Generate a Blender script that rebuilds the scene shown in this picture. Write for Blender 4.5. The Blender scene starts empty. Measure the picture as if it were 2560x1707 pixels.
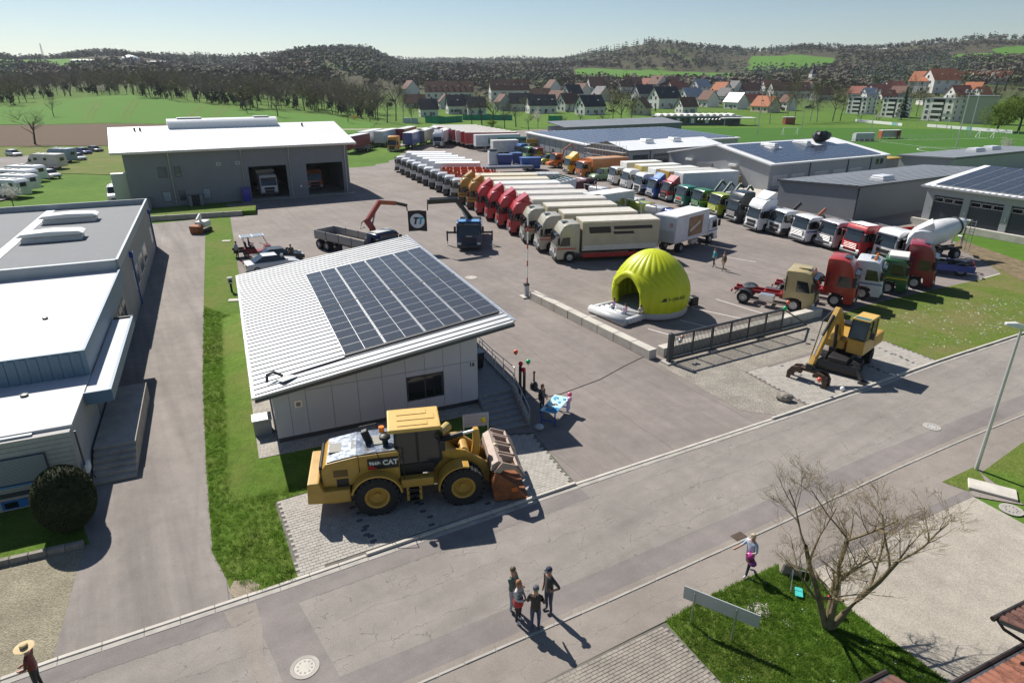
import bpy, bmesh, math, random
from mathutils import Vector, Matrix
R = math.radians
rnd = random.Random(7)
S = bpy.context.scene
COL = S.collection

# camera, sky, sun, exposure
cam_d = bpy.data.cameras.new('camera')
cam_d.sensor_width = 36.0
cam_d.lens = 22.4
cam_d.clip_start = 0.5
cam_d.clip_end = 30000
cam = bpy.data.objects.new('camera', cam_d)
COL.objects.link(cam)
cam.location = (0, 0, 16.0)
cam.rotation_euler = (R(90 - 22.21), 0, 0)
S.camera = cam

SUN_EL = 45.0
SUN_AZ = 130.0                      # where the sun stands, degrees from +X towards +Y
world = bpy.data.worlds.new('World')
S.world = world
world.use_nodes = True
wn = world.node_tree
sky = wn.nodes.new('ShaderNodeTexSky')
sky.sky_type = 'NISHITA'
sky.sun_disc = False
sky.sun_elevation = R(SUN_EL)
sky.sun_rotation = R(90 - SUN_AZ)
sky.altitude = 500
sky.air_density = 1.0
sky.dust_density = 0.25
sky.ozone_density = 1.6
bgn = wn.nodes['Background']
bgn.inputs['Strength'].default_value = 0.062
wn.links.new(sky.outputs[0], bgn.inputs['Color'])

sun_d = bpy.data.lights.new('sun', 'SUN')
sun_d.energy = 5.0
sun_d.angle = R(0.55)
sun_d.color = (1.0, 0.95, 0.87)
sun = bpy.data.objects.new('sun', sun_d)
COL.objects.link(sun)
sun.rotation_euler = Vector((-math.cos(R(SUN_AZ)) * math.cos(R(SUN_EL)), -math.sin(R(SUN_AZ)) * math.cos(R(SUN_EL)),
                             -math.sin(R(SUN_EL)))).to_track_quat('-Z', 'Y').to_euler()
vs = S.view_settings
vs.view_transform = 'Standard'
vs.look = 'None'
vs.exposure = 0.48
vs.gamma = 1.0
vs.use_curve_mapping = False
S.cycles.use_denoising = True
S.cycles.max_bounces = 6
S.cycles.diffuse_bounces = 2
S.cycles.glossy_bounces = 3
S.cycles.transmission_bounces = 3
S.cycles.volume_bounces = 0
S.cycles.caustics_reflective = False
S.cycles.caustics_refractive = False

# helpers
class MB:
    """collects shapes into one mesh"""
    def __init__(s):
        s.v, s.f, s.m = [], [], []
    def add(s, vs_, fs, mi=0):
        b = len(s.v)
        s.v += [tuple(p) for p in vs_]
        s.f += [tuple(i + b for i in f) for f in fs]
        s.m += [mi] * len(fs)
        return s
    def box(s, x0, x1, y0, y1, z0, z1, mi=0):
        return s.add([(x0, y0, z0), (x1, y0, z0), (x1, y1, z0), (x0, y1, z0), (x0, y0, z1), (x1, y0, z1), (x1, y1, z1), (x0, y1, z1)],
                     [(0, 3, 2, 1), (4, 5, 6, 7), (0, 1, 5, 4), (1, 2, 6, 5), (2, 3, 7, 6), (3, 0, 4, 7)], mi)
    def cbox(s, c, d, mi=0, rot=None):
        x, y, z = d[0] / 2, d[1] / 2, d[2] / 2
        pts = [Vector(p) for p in [(-x, -y, -z), (x, -y, -z), (x, y, -z), (-x, y, -z), (-x, -y, z), (x, -y, z), (x, y, z), (-x, y, z)]]
        if rot is not None:
            pts = [rot @ p for p in pts]
        return s.add([p + Vector(c) for p in pts],
                     [(0, 3, 2, 1), (4, 5, 6, 7), (0, 1, 5, 4), (1, 2, 6, 5), (2, 3, 7, 6), (3, 0, 4, 7)], mi)
    def bar(s, a, b, w, h, mi=0):
        """square bar from a to b: w sideways, h upwards"""
        a, b = Vector(a), Vector(b)
        d = (b - a).normalized()
        up = Vector((0, 0, 1)) if abs(d.z) < 0.99 else Vector((1, 0, 0))
        sd = d.cross(up).normalized() * (w / 2)
        u2 = sd.cross(d).normalized() * (h / 2)
        return s.add([a - sd - u2, a + sd - u2, a + sd + u2, a - sd + u2, b - sd - u2, b + sd - u2, b + sd + u2, b - sd + u2],
                     [(0, 1, 2, 3), (7, 6, 5, 4), (0, 4, 5, 1), (1, 5, 6, 2), (2, 6, 7, 3), (3, 7, 4, 0)], mi)
    def prism(s, poly, y0, y1, mi=0, ax='y'):
        """polygon of (x,z) pushed along y, or of (x,y) along z with ax='z', or of (y,z) along x with ax='x'"""
        n = len(poly)
        f = {'y': lambda p, t: (p[0], t, p[1]), 'z': lambda p, t: (p[0], p[1], t), 'x': lambda p, t: (t, p[0], p[1])}[ax]
        vv = [f(p, y0) for p in poly] + [f(p, y1) for p in poly]
        ar = sum(poly[i][0] * poly[(i + 1) % n][1] - poly[(i + 1) % n][0] * poly[i][1] for i in range(n))
        fs = [tuple(range(n)), tuple(range(2 * n - 1, n - 1, -1))] + [(i, i + n, (i + 1) % n + n, (i + 1) % n) for i in range(n)]
        flip = (ar > 0) != (ax == 'y')
        if flip:
            fs = [tuple(reversed(q)) for q in fs]
        return s.add(vv, fs, mi)
    def loft(s, rings, mi=0, caps=True):
        n = len(rings[0])
        vv = [p for r in rings for p in r]
        fs = []
        for k in range(len(rings) - 1):
            for i in range(n):
                j = (i + 1) % n
                fs.append((k * n + i, k * n + j, (k + 1) * n + j, (k + 1) * n + i))
        if caps:
            fs.append(tuple(range(n - 1, -1, -1)))
            fs.append(tuple(range((len(rings) - 1) * n, len(rings) * n)))
        return s.add(vv, fs, mi)
    def tube(s, pts, rad, n=8, mi=0, caps=True):
        pts = [Vector(p) for p in pts]
        if not hasattr(rad, '__len__'):
            rad = [rad] * len(pts)
        rings = []
        for k, p in enumerate(pts):
            d = (pts[min(k + 1, len(pts) - 1)] - pts[max(k - 1, 0)])
            d = d.normalized() if d.length > 1e-9 else Vector((0, 0, 1))
            up = Vector((0, 0, 1)) if abs(d.z) < 0.9 else Vector((1, 0, 0))
            sd = d.cross(up).normalized()
            u2 = sd.cross(d).normalized()
            rings.append([p + (sd * math.cos(2 * math.pi * i / n) - u2 * math.sin(2 * math.pi * i / n)) * -rad[k] for i in range(n)])
        return s.loft([r for r in rings], mi, caps)
    def cyl(s, a, b, r0, r1=None, n=12, mi=0, caps=True):
        return s.tube([a, b], [r0, r0 if r1 is None else r1], n, mi, caps)
    def ball(s, c, r, nu=12, nv=8, mi=0):
        if not hasattr(r, '__len__'):
            r = (r, r, r)
        vv = [(c[0], c[1], c[2] + r[2])]
        for j in range(1, nv):
            t = math.pi * j / nv
            vv += [(c[0] + r[0] * math.sin(t) * math.cos(2 * math.pi * i / nu), c[1] + r[1] * math.sin(t) * math.sin(2 * math.pi * i / nu),
                    c[2] + r[2] * math.cos(t)) for i in range(nu)]
        vv.append((c[0], c[1], c[2] - r[2]))
        fs = [(0, 1 + i, 1 + (i + 1) % nu) for i in range(nu)]
        for j in range(nv - 2):
            b = 1 + j * nu
            fs += [(b + i, b + nu + i, b + nu + (i + 1) % nu, b + (i + 1) % nu) for i in range(nu)]
        b = 1 + (nv - 2) * nu
        fs += [(b + (i + 1) % nu, b + i, len(vv) - 1) for i in range(nu)]
        return s.add(vv, fs, mi)
    def lathe(s, prof, n=16, mi=0, ax='z', c=(0, 0, 0), caps=True):
        """prof: (radius, height) list"""
        rings = []
        for r, h in prof:
            ring = []
            for i in range(n):
                a = 2 * math.pi * i / n
                x, y = r * math.cos(a), r * math.sin(a)
                p = (x, y, h) if ax == 'z' else (x, h, -y) if ax == 'y' else (h, x, y)
                ring.append((p[0] + c[0], p[1] + c[1], p[2] + c[2]))
            rings.append(ring)
        return s.loft(rings, mi, caps)
    def poly(s, pts, mi=0):
        return s.add(pts, [tuple(range(len(pts)))], mi)
    def xf(s, m, start=0):
        for i in range(start, len(s.v)):
            s.v[i] = tuple(m @ Vector(s.v[i]))
        return s
    def mesh(s, name, mats=(None,), smooth=False, bevel=0, seg=1):
        me = bpy.data.meshes.new(name)
        me.from_pydata(s.v, [], s.f)
        if not hasattr(mats, '__len__'):
            mats = (mats,)
        for m in mats:
            me.materials.append(m)
        if len(mats) > 1:
            me.polygons.foreach_set('material_index', s.m)
        if bevel:
            bm = bmesh.new()
            bm.from_mesh(me)
            bmesh.ops.remove_doubles(bm, verts=bm.verts, dist=1e-5)
            bmesh.ops.recalc_face_normals(bm, faces=bm.faces)
            es = [e for e in bm.edges if len(e.link_faces) == 2 and e.calc_face_angle(0) > R(28)]
            bmesh.ops.bevel(bm, geom=es, offset=bevel, segments=seg, profile=0.6, affect='EDGES', clamp_overlap=True)
            bm.to_mesh(me)
            bm.free()
        if smooth:
            me.polygons.foreach_set('use_smooth', [True] * len(me.polygons))
            if smooth != 'all':
                me.set_sharp_from_angle(angle=R(40))
        me.update()
        return me
    def build(s, name, mats=(None,), parent=None, loc=(0, 0, 0), rz=0, smooth=False, bevel=0, seg=1):
        return put(name, s.mesh(name, mats, smooth, bevel, seg), parent, loc, rz)

def BX(*a, **k): return MB().box(*a, **k)
def PZ(*a, **k): return MB().prism(*a, **k)
def CY(*a, **k): return MB().cyl(*a, **k)
def BA(*a, **k): return MB().bar(*a, **k)
def TU(*a, **k): return MB().tube(*a, **k)
def LA(*a, **k): return MB().lathe(*a, **k)
def put(name, me, parent=None, loc=(0, 0, 0), rz=0, mat=None):
    o = bpy.data.objects.new(name, me)
    COL.objects.link(o)
    o.location = loc
    if hasattr(rz, '__len__'):
        o.rotation_euler = rz
    elif rz:
        o.rotation_euler = (0, 0, rz)
    if parent is not None:
        o.parent = parent
    if mat is not None:
        o.material_slots[0].link = 'OBJECT'
        o.material_slots[0].material = mat
    return o

def tag(o, label=None, cat=None, group=None, kind=None):
    if label: o['label'] = label
    if cat: o['category'] = cat
    if group: o['group'] = group
    if kind: o['kind'] = kind
    return o

def thing(name, label, cat, loc=(0, 0, 0), rz=0, group=None):
    o = bpy.data.objects.new(name, None)
    COL.objects.link(o)
    o.empty_display_size = .3
    o.location = loc if len(loc) == 3 else (loc[0], loc[1], 0)
    o.rotation_euler = (0, 0, rz)
    return tag(o, label, cat, group)

CACHE = {}
def cached(key, fn):
    if key not in CACHE:
        CACHE[key] = fn()
    return CACHE[key]

def copy_tree(o, parent=None):
    c = o.copy()
    COL.objects.link(c)
    c.parent = parent
    for ch in o.children:
        copy_tree(ch, c)
    return c

def evaluated(o):
    """mesh of an object with its modifiers"""
    COL.objects.link(o)
    me = bpy.data.meshes.new_from_object(o.evaluated_get(bpy.context.evaluated_depsgraph_get()))
    bpy.data.objects.remove(o)
    return me

def text_mesh(body, size, mat, depth=.006, bold=.0):
    cu = bpy.data.curves.new('lettering', 'FONT')
    cu.body = body
    cu.size = size
    cu.extrude = depth
    cu.offset = bold
    cu.align_x = 'CENTER'
    cu.align_y = 'CENTER'
    cu.resolution_u = 3
    t = bpy.data.objects.new('lettering', cu)
    me = evaluated(t)
    me.materials.clear()
    me.materials.append(mat)
    return me

# materials
MATS = {}
def M(name, col, rough=.6, metal=.0, var=.0, scale=4.0, bump=.0, bscale=30.0, spec=.5, coord='Object', coat=.0, alpha=1.0):
    if name in MATS:
        return MATS[name]
    m = bpy.data.materials.new(name)
    m.use_nodes = True
    nt = m.node_tree
    b = nt.nodes['Principled BSDF']
    b.inputs['Base Color'].default_value = (*col, 1)
    b.inputs['Roughness'].default_value = rough
    b.inputs['Metallic'].default_value = metal
    b.inputs['Specular IOR Level'].default_value = spec
    b.inputs['Coat Weight'].default_value = coat
    b.inputs['Coat Roughness'].default_value = .08
    b.inputs['Alpha'].default_value = alpha
    if var or bump:
        if coord == 'World':
            tc = nt.nodes.new('ShaderNodeNewGeometry').outputs['Position']
        else:
            tc = nt.nodes.new('ShaderNodeTexCoord').outputs[coord]
    if var:
        n = nt.nodes.new('ShaderNodeTexNoise')
        n.inputs['Scale'].default_value = scale
        n.inputs['Detail'].default_value = 6
        n.inputs['Roughness'].default_value = .65
        nt.links.new(tc, n.inputs['Vector'])
        r = nt.nodes.new('ShaderNodeValToRGB')
        r.color_ramp.elements[0].position = .3
        r.color_ramp.elements[1].position = .7
        r.color_ramp.elements[0].color = (*[max(0, c * (1 - var)) for c in col], 1)
        r.color_ramp.elements[1].color = (*[min(1, c * (1 + var)) for c in col], 1)
        nt.links.new(n.outputs['Fac'], r.inputs[0])
        nt.links.new(r.outputs[0], b.inputs['Base Color'])
        mr = nt.nodes.new('ShaderNodeMapRange')
        mr.inputs['To Min'].default_value = max(.02, rough - .12)
        mr.inputs['To Max'].default_value = min(1, rough + .12)
        nt.links.new(n.outputs['Fac'], mr.inputs['Value'])
        nt.links.new(mr.outputs[0], b.inputs['Roughness'])
    if bump:
        n2 = nt.nodes.new('ShaderNodeTexNoise')
        n2.inputs['Scale'].default_value = bscale
        n2.inputs['Detail'].default_value = 4
        nt.links.new(tc, n2.inputs['Vector'])
        bp = nt.nodes.new('ShaderNodeBump')
        bp.inputs['Strength'].default_value = bump
        bp.inputs['Distance'].default_value = .02
        nt.links.new(n2.outputs['Fac'], bp.inputs['Height'])
        nt.links.new(bp.outputs[0], b.inputs['Normal'])
    MATS[name] = m
    return m

class NT:
    """small node-tree writer"""
    def __init__(s, name):
        s.m = bpy.data.materials.new(name)
        s.m.use_nodes = True
        s.t = s.m.node_tree
        s.b = s.t.nodes['Principled BSDF']
        MATS[name] = s.m
    def node(s, typ, **kw):
        n = s.t.nodes.new(typ)
        for k, v in kw.items():
            setattr(n, k, v)
        return n
    def link(s, a, b):
        s.t.links.new(a, b)
    def pos(s, rot=.0, scale=(1, 1, 1)):
        g = s.node('ShaderNodeNewGeometry').outputs['Position']
        mp = s.node('ShaderNodeMapping')
        mp.inputs['Rotation'].default_value = (0, 0, rot)
        s.link(g, mp.inputs['Vector'])
        if scale == (1, 1, 1): return mp.outputs[0]
        m2 = s.node('ShaderNodeMapping')
        m2.inputs['Scale'].default_value = scale
        s.link(mp.outputs[0], m2.inputs['Vector'])
        return m2.outputs[0]
    def noise(s, vec, scale, detail=5, rough=.6, dist=.0):
        n = s.node('ShaderNodeTexNoise')
        n.inputs['Scale'].default_value = scale
        n.inputs['Detail'].default_value = detail
        n.inputs['Roughness'].default_value = rough
        n.inputs['Distortion'].default_value = dist
        s.link(vec, n.inputs['Vector'])
        return n.outputs['Fac']
    def ramp(s, fac, stops):
        r = s.node('ShaderNodeValToRGB')
        e = r.color_ramp.elements
        while len(e) < len(stops):
            e.new(.5)
        for i, (p, c) in enumerate(stops):
            e[i].position = p
            e[i].color = (*c, 1) if hasattr(c, '__len__') else (c, c, c, 1)
        s.link(fac, r.inputs[0])
        return r.outputs[0]
    def mix(s, fac, a, b, mode='MIX'):
        n = s.node('ShaderNodeMix', data_type='RGBA', blend_type=mode)
        for src, i in ((fac, 0), (a, 6), (b, 7)):
            if isinstance(src, (int, float)):
                n.inputs[i].default_value = src if i == 0 else (src, src, src, 1)
            elif isinstance(src, tuple):
                n.inputs[i].default_value = (*src, 1)
            else:
                s.link(src, n.inputs[i])
        return n.outputs[2]
    def math(s, op, a, b=None, c=None):
        n = s.node('ShaderNodeMath', operation=op)
        for i, v in enumerate((a, b, c)):
            if v is None: continue
            if isinstance(v, (int, float)): n.inputs[i].default_value = v
            else: s.link(v, n.inputs[i])
        return n.outputs[0]
    def xyz(s, vec):
        n = s.node('ShaderNodeSeparateXYZ')
        s.link(vec, n.inputs[0])
        return n.outputs
    def bump(s, h, strength=.3, dist=.02):
        bp = s.node('ShaderNodeBump')
        bp.inputs['Strength'].default_value = strength
        bp.inputs['Distance'].default_value = dist
        s.link(h, bp.inputs['Height'])
        s.link(bp.outputs[0], s.b.inputs['Normal'])
    def done(s, col, rough=.8, spec=.4):
        if isinstance(col, tuple): s.b.inputs['Base Color'].default_value = (*col, 1)
        else: s.link(col, s.b.inputs['Base Color'])
        if isinstance(rough, (int, float)): s.b.inputs['Roughness'].default_value = rough
        else: s.link(rough, s.b.inputs['Roughness'])
        s.b.inputs['Specular IOR Level'].default_value = spec
        return s.m

ROAD_A = R(28.6)
def asphalt(name, base, warm=.0, cracks=.0, streak=.0, ang=ROAD_A, speck=.25, stain=.0):
    k = NT(name)
    p = k.pos()
    pr = k.pos(rot=-ang)
    big = k.noise(p, .18, 5, .6)
    mid = k.noise(p, 1.3, 5, .65)
    fine = k.noise(p, 28, 3, .7)
    c0 = tuple(c * .86 for c in base)
    c1 = tuple(min(1, c * 1.12) for c in base)
    col = k.ramp(big, [(.32, c0), (.68, c1)])
    col = k.mix(.55, col, k.ramp(mid, [(.3, .4), (.72, .6)]), 'OVERLAY')
    col = k.mix(speck, col, k.ramp(fine, [(.3, .18), (.72, .82)]), 'OVERLAY')
    if streak:
        ps = k.pos(rot=-ang - R(8), scale=(.05, .9, 1))
        st = k.noise(ps, 1.0, 4, .6)
        col = k.mix(streak, col, k.ramp(st, [(.35, .36), (.65, .62)]), 'OVERLAY')
    h = fine
    if cracks:
        wob = k.noise(pr, .9, 5, .7)
        y = k.xyz(pr)[1]
        yy = k.math('ADD', y, k.math('MULTIPLY', wob, .8))
        saw = k.math('ABSOLUTE', k.math('SUBTRACT', k.math('FRACT', k.math('DIVIDE', yy, 1.45)), .5))
        line = k.math('LESS_THAN', saw, .007)
        v = k.node('ShaderNodeTexVoronoi', feature='DISTANCE_TO_EDGE')
        v.inputs['Scale'].default_value = .8
        pw = k.node('ShaderNodeVectorMath', operation='ADD')
        nn = k.node('ShaderNodeTexNoise')
        nn.inputs['Scale'].default_value = 1.6
        nn.inputs['Detail'].default_value = 5
        k.link(pr, nn.inputs['Vector'])
        k.link(pr, pw.inputs[0]); k.link(nn.outputs['Color'], pw.inputs[1])
        k.link(pw.outputs[0], v.inputs['Vector'])
        net = k.math('MULTIPLY', k.math('LESS_THAN', v.outputs['Distance'], .009), k.math('GREATER_THAN', mid, .53))
        cr = k.math('MULTIPLY', k.math('MAXIMUM', k.math('MULTIPLY', line, k.math('GREATER_THAN', k.noise(p, .35, 3), .42)), net), cracks)
        col = k.mix(cr, col, tuple(c * .35 for c in base))
    if stain:
        s1 = k.noise(p, .42, 6, .7, 1.2)
        col = k.mix(k.math('MULTIPLY', k.ramp(s1, [(.6, .0), (.72, 1.0)]), stain), col, tuple(c * .55 for c in base))
        ps = k.pos(rot=-ang, scale=(.02, 1.0, 1))
        tr = k.noise(ps, 1.9, 2, .5, .4)
        col = k.mix(k.math('MULTIPLY', k.ramp(tr, [(.56, .0), (.64, 1.0)]), stain * .55), col, tuple(c * .7 for c in base))
        y = k.math('ADD', k.xyz(pr)[1], k.math('MULTIPLY', k.noise(p, .12, 3), 1.2))
        seam = k.math('LESS_THAN', k.math('ABSOLUTE', k.math('SUBTRACT', k.math('FRACT', k.math('DIVIDE', y, 5.2)), .5)), .004)
        col = k.mix(k.math('MULTIPLY', seam, .6), col, tuple(c * .5 for c in base))
    k.bump(h, .25, .01)
    return k.done(col, .88, .3)

def grass_mat(name, g0, g1, dry, amount=.5):
    k = NT(name)
    p = k.pos()
    big = k.noise(p, .22, 5, .6)
    mid = k.noise(p, 1.7, 6, .7)
    fine = k.noise(p, 14, 4, .75)
    col = k.ramp(mid, [(.3, g0), (.7, g1)])
    col = k.mix(k.ramp(big, [(.45, .0), (.62, amount)]), col, dry)
    col = k.mix(.75, col, k.ramp(fine, [(.25, .15), (.75, .85)]), 'OVERLAY')
    k.bump(fine, .9, .06)
    return k.done(col, .95, .15)

def leafy(name, col, var=.4, scale=.6):
    k = NT(name)
    n = k.noise(k.pos(), scale, 5)
    c = k.ramp(n, [(.3, tuple(q * (1 - var) for q in col)), (.7, tuple(q * (1 + var) for q in col))])
    d, t, mx = k.node('ShaderNodeBsdfDiffuse'), k.node('ShaderNodeBsdfTranslucent'), k.node('ShaderNodeMixShader')
    mx.inputs[0].default_value = .5
    for x in (d, t): k.link(c, x.inputs['Color'])
    k.link(d.outputs[0], mx.inputs[1]); k.link(t.outputs[0], mx.inputs[2])
    k.link(mx.outputs[0], k.t.nodes['Material Output'].inputs['Surface'])
    return k.m

def gravel_mat(name, a, b):
    k = NT(name)
    p = k.pos()
    v = k.node('ShaderNodeTexVoronoi')
    v.inputs['Scale'].default_value = 26
    k.link(p, v.inputs['Vector'])
    big = k.noise(p, .8, 5)
    col = k.mix(v.outputs['Color'], a, b)
    col = k.mix(.5, col, k.ramp(big, [(.3, .3), (.7, .7)]), 'OVERLAY')
    k.bump(v.outputs['Distance'], .8, .03)
    return k.done(col, .95, .2)

def ribbed(name, col, ang, period, depth=.5, rough=.4, metal=.0, dark=.85, var=.06):
    """sheet metal with ribs whose lines run at the given angle"""
    k = NT(name)
    p = k.pos(rot=-ang)
    y = k.xyz(p)[1]
    w = k.math('SINE', k.math('MULTIPLY', y, 2 * math.pi / period))
    n = k.noise(k.pos(), .9, 5)
    c = k.ramp(w, [(.0, tuple(q * dark for q in col)), (.6, col)])
    c = k.mix(var * 4, c, k.ramp(n, [(.3, .4), (.7, .6)]), 'OVERLAY')
    k.bump(w, depth, .02)
    k.b.inputs['Metallic'].default_value = metal
    return k.done(c, rough)

asph_yard = asphalt('asphalt_yard', (.225, .195, .178), streak=.25, ang=R(118), speck=.3, stain=.4)
asph_road = asphalt('asphalt_road', (.245, .222, .2), cracks=.55, streak=.3, speck=.35)
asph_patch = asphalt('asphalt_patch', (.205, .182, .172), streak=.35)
asph_drive = asphalt('asphalt_driveway', (.225, .2, .182), streak=.6, ang=R(114), stain=.3)
asph_walk = asphalt('asphalt_footway', (.245, .215, .188), cracks=.4)
conc_slab = asphalt('concrete_slab_mat', (.36, .325, .275), speck=.55)
grass_near = grass_mat('grass_near', (.065, .125, .014), (.125, .205, .028), (.17, .16, .05), .45)
grass_dry = grass_mat('grass_dry', (.085, .13, .02), (.14, .185, .035), (.2, .165, .075), .6)
grass_field = grass_mat('grass_field', (.065, .165, .016), (.085, .2, .022), (.1, .17, .03), .3)
grass_land = grass_mat('grass_land', (.055, .11, .018), (.085, .145, .028), (.1, .1, .04), .5)
soil = grass_mat('ploughed_soil', (.1, .07, .045), (.145, .1, .068), (.12, .085, .055), .5)
gravel = gravel_mat('gravel_mat', (.16, .145, .125), (.4, .365, .315))
gravel_light = gravel_mat('gravel_light', (.22, .2, .17), (.55, .51, .45))
dirt = gravel_mat('dirt_mat', (.24, .2, .15), (.38, .32, .24))
concrete = M('concrete', (.36, .335, .3), .85, var=.22, scale=1.5, bump=.2, bscale=25, coord='World')
concrete_lt = M('concrete_light', (.5, .465, .41), .85, var=.18, scale=1.2, bump=.15, bscale=20, coord='World')
paver_m = M('paver_grey', (.36, .335, .3), .88, var=.2, scale=3.0, bump=.15, bscale=40, coord='World')
paver_d = M('paver_dark', (.1, .105, .11), .85, var=.2, scale=3.0, coord='World')
brickpave = M('brick_paving', (.265, .235, .2), .9, var=.25, scale=2.2, bump=.2, coord='World')
white_clad = M('white_cladding', (.5, .5, .545), .38, var=.04, scale=.6, coord='World')
white = M('white_paint', (.78, .78, .77), .45, var=.05, scale=1.0)
offwhite = M('offwhite', (.66, .64, .6), .6, var=.08, scale=1.0)
black = M('black_plastic', (.018, .018, .02), .5, var=.2, scale=3)
darkgrey = M('dark_grey_metal', (.055, .06, .068), .42, var=.12, scale=2)
midgrey = M('mid_grey_metal', (.22, .23, .245), .45, var=.08, scale=1)
steel = M('galvanised_steel', (.52, .53, .54), .38, .75, var=.12, scale=3)
alu = M('aluminium', (.72, .73, .74), .3, .8, var=.06, scale=2)
glass_d = M('dark_glass', (.012, .016, .02), .06, spec=.8)
glass_b = M('blue_glass', (.06, .09, .115), .08, spec=.9, var=.3, scale=.8)
rubber = M('tyre_rubber', (.022, .021, .021), .85, var=.25, scale=6, bump=.3, bscale=40)
wood = M('timber', (.46, .3, .17), .7, var=.2, scale=2, bump=.1)
woodgrey = M('weathered_timber', (.24, .205, .165), .8, var=.25, scale=3)
rust = M('rusty_steel', (.24, .085, .03), .75, .2, var=.5, scale=3, bump=.3)
whiteline = M('road_paint', (.62, .6, .56), .8, var=.3, scale=8, coord='World')

PAINTS = {}
def paint(col, rough=.32):
    key = (tuple(round(c, 3) for c in col), rough)
    if key not in PAINTS:
        PAINTS[key] = M('vehicle_paint_%d' % len(PAINTS), col, rough, var=.1, scale=1.3, coat=.35)
    return PAINTS[key]

def sheet(name, pts, z, mat, kind='structure', label=None, cat=None, parent=None):
    """flat area given as (x, y) corners"""
    b = MB()
    b.poly([(p[0], p[1], 0) for p in pts])
    bm_me = b.mesh(name, mat)
    o = put(name, bm_me, parent, (0, 0, z))
    a = sum(pts[i][0] * pts[(i + 1) % len(pts)][1] - pts[(i + 1) % len(pts)][0] * pts[i][1] for i in range(len(pts)))
    if a < 0:
        bm_me.flip_normals()
    if parent is None:
        tag(o, label, cat, kind=kind)
    return o
def F(o, a):
    """local frame: origin, angle in degrees -> function (u, v) -> (x, y)"""
    c, s_ = math.cos(R(a)), math.sin(R(a))
    return lambda u, v: (o[0] + u * c - v * s_, o[1] + u * s_ + v * c)
def inpoly(x, y, poly):
    r = False
    n = len(poly)
    for i in range(n):
        (x0, y0), (x1, y1) = poly[i], poly[(i + 1) % n]
        if (y0 > y) != (y1 > y) and x < (x1 - x0) * (y - y0) / (y1 - y0) + x0:
            r = not r
    return r

# terrain
DEP = [120, 170, 230, 300, 450, 700, 1000, 1500, 2200, 3500, 5200]
TER = [  # bearing column, then the height of the land at each depth (metres)
    (-2.6, [0, .15, 2.0, 6.4, 10.2, 21, 46, 55, 62, 62, 40]),
    (-.744, [0, .15, 2.0, 6.4, 10.2, 21, 45.6, 55, 62, 62, 40]),
    (-.57, [0, .15, 2.6, 9.5, 13, 21, 41, 62, 78, 70, 40]),
    (-.395, [0, .15, 2.0, 5.7, 10.2, 19, 34, 60, 80, 70, 40]),
    (-.28, [0, .1, 1.2, 4.3, 9, 27, 57, 70, 82, 80, 40]),
    (-.21, [0, .2, .6, 1.2, 6, 23, 55, 67, 82, 118, 90]),
    (-.15, [0, 0, .2, .3, 5, 15, 29, 40, 62, 120, 100]),
    (.047, [0, 0, 0, .2, 2, 12, 23, 44, 68, 118, 100]),
    (.128, [0, 0, 0, .2, 2.5, 12, 26, 70, 92, 112, 100]),
    (.205, [0, 0, 0, .2, 3, 11, 29, 83, 95, 100, 80]),
    (.331, [0, 0, 0, .2, 3, 12, 29, 74, 90, 100, 80]),
    (.426, [0, 0, 0, .2, 3, 12, 30, 87, 95, 100, 80]),
    (.521, [0, 0, 0, .2, 3, 13, 32, 77, 92, 100, 80]),
    (.616, [0, 0, 0, .3, 3.5, 15, 35, 84, 96, 100, 80]),
    (.698, [0, 0, 0, .5, 4.5, 20, 41, 96, 105, 100, 80]),
    (.8, [0, 0, 0, .5, 5, 21, 43, 96, 105, 100, 80]),
    (2.6, [0, 0, 0, .5, 5, 21, 43, 96, 105, 100, 80])]
def smooth01(t):
    t = min(1, max(0, t))
    return t * t * (3 - 2 * t)
def land(x, y):
    """height of the land"""
    if y < 118: return .0
    u = min(2.59, max(-2.59, x / y))
    k = 0
    while TER[k + 1][0] < u: k += 1
    t = smooth01((u - TER[k][0]) / (TER[k + 1][0] - TER[k][0]))
    yy = min(5199, max(120, y))
    j = 0
    while DEP[j + 1] < yy: j += 1
    s_ = (yy - DEP[j]) / (DEP[j + 1] - DEP[j])
    a = TER[k][1][j] * (1 - s_) + TER[k][1][j + 1] * s_
    b = TER[k + 1][1][j] * (1 - s_) + TER[k + 1][1][j + 1] * s_
    z = a * (1 - t) + b * t
    if y > 600:
        q = min(1, (y - 600) / 600)
        z += q * (7 * math.sin(x * .0105 + 1.3) * math.cos(y * .0063) + 3.5 * math.sin(x * .027 + y * .017))
    return z

def hill_material():
    k = NT('hill_land')
    p = k.pos()
    big = k.noise(p, .006, 5, .6)
    mid = k.noise(p, .05, 5, .65)
    fine = k.noise(p, .6, 4, .7)
    green = k.ramp(mid, [(.3, (.07, .145, .02)), (.7, (.11, .185, .032))])
    brown = k.ramp(mid, [(.3, (.05, .052, .03)), (.7, (.085, .075, .045))])
    y = k.xyz(p)[1]
    fr = k.node('ShaderNodeMapRange')
    fr.inputs['From Min'].default_value, fr.inputs['From Max'].default_value = 330, 560
    k.link(y, fr.inputs['Value'])
    col = k.mix(k.math('MULTIPLY', fr.outputs[0], k.ramp(big, [(.28, .2), (.4, 1.0)])), green, brown)
    col = k.mix(.4, col, k.ramp(fine, [(.3, .3), (.7, .7)]), 'OVERLAY')
    return k.done(col, .95, .1)

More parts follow.
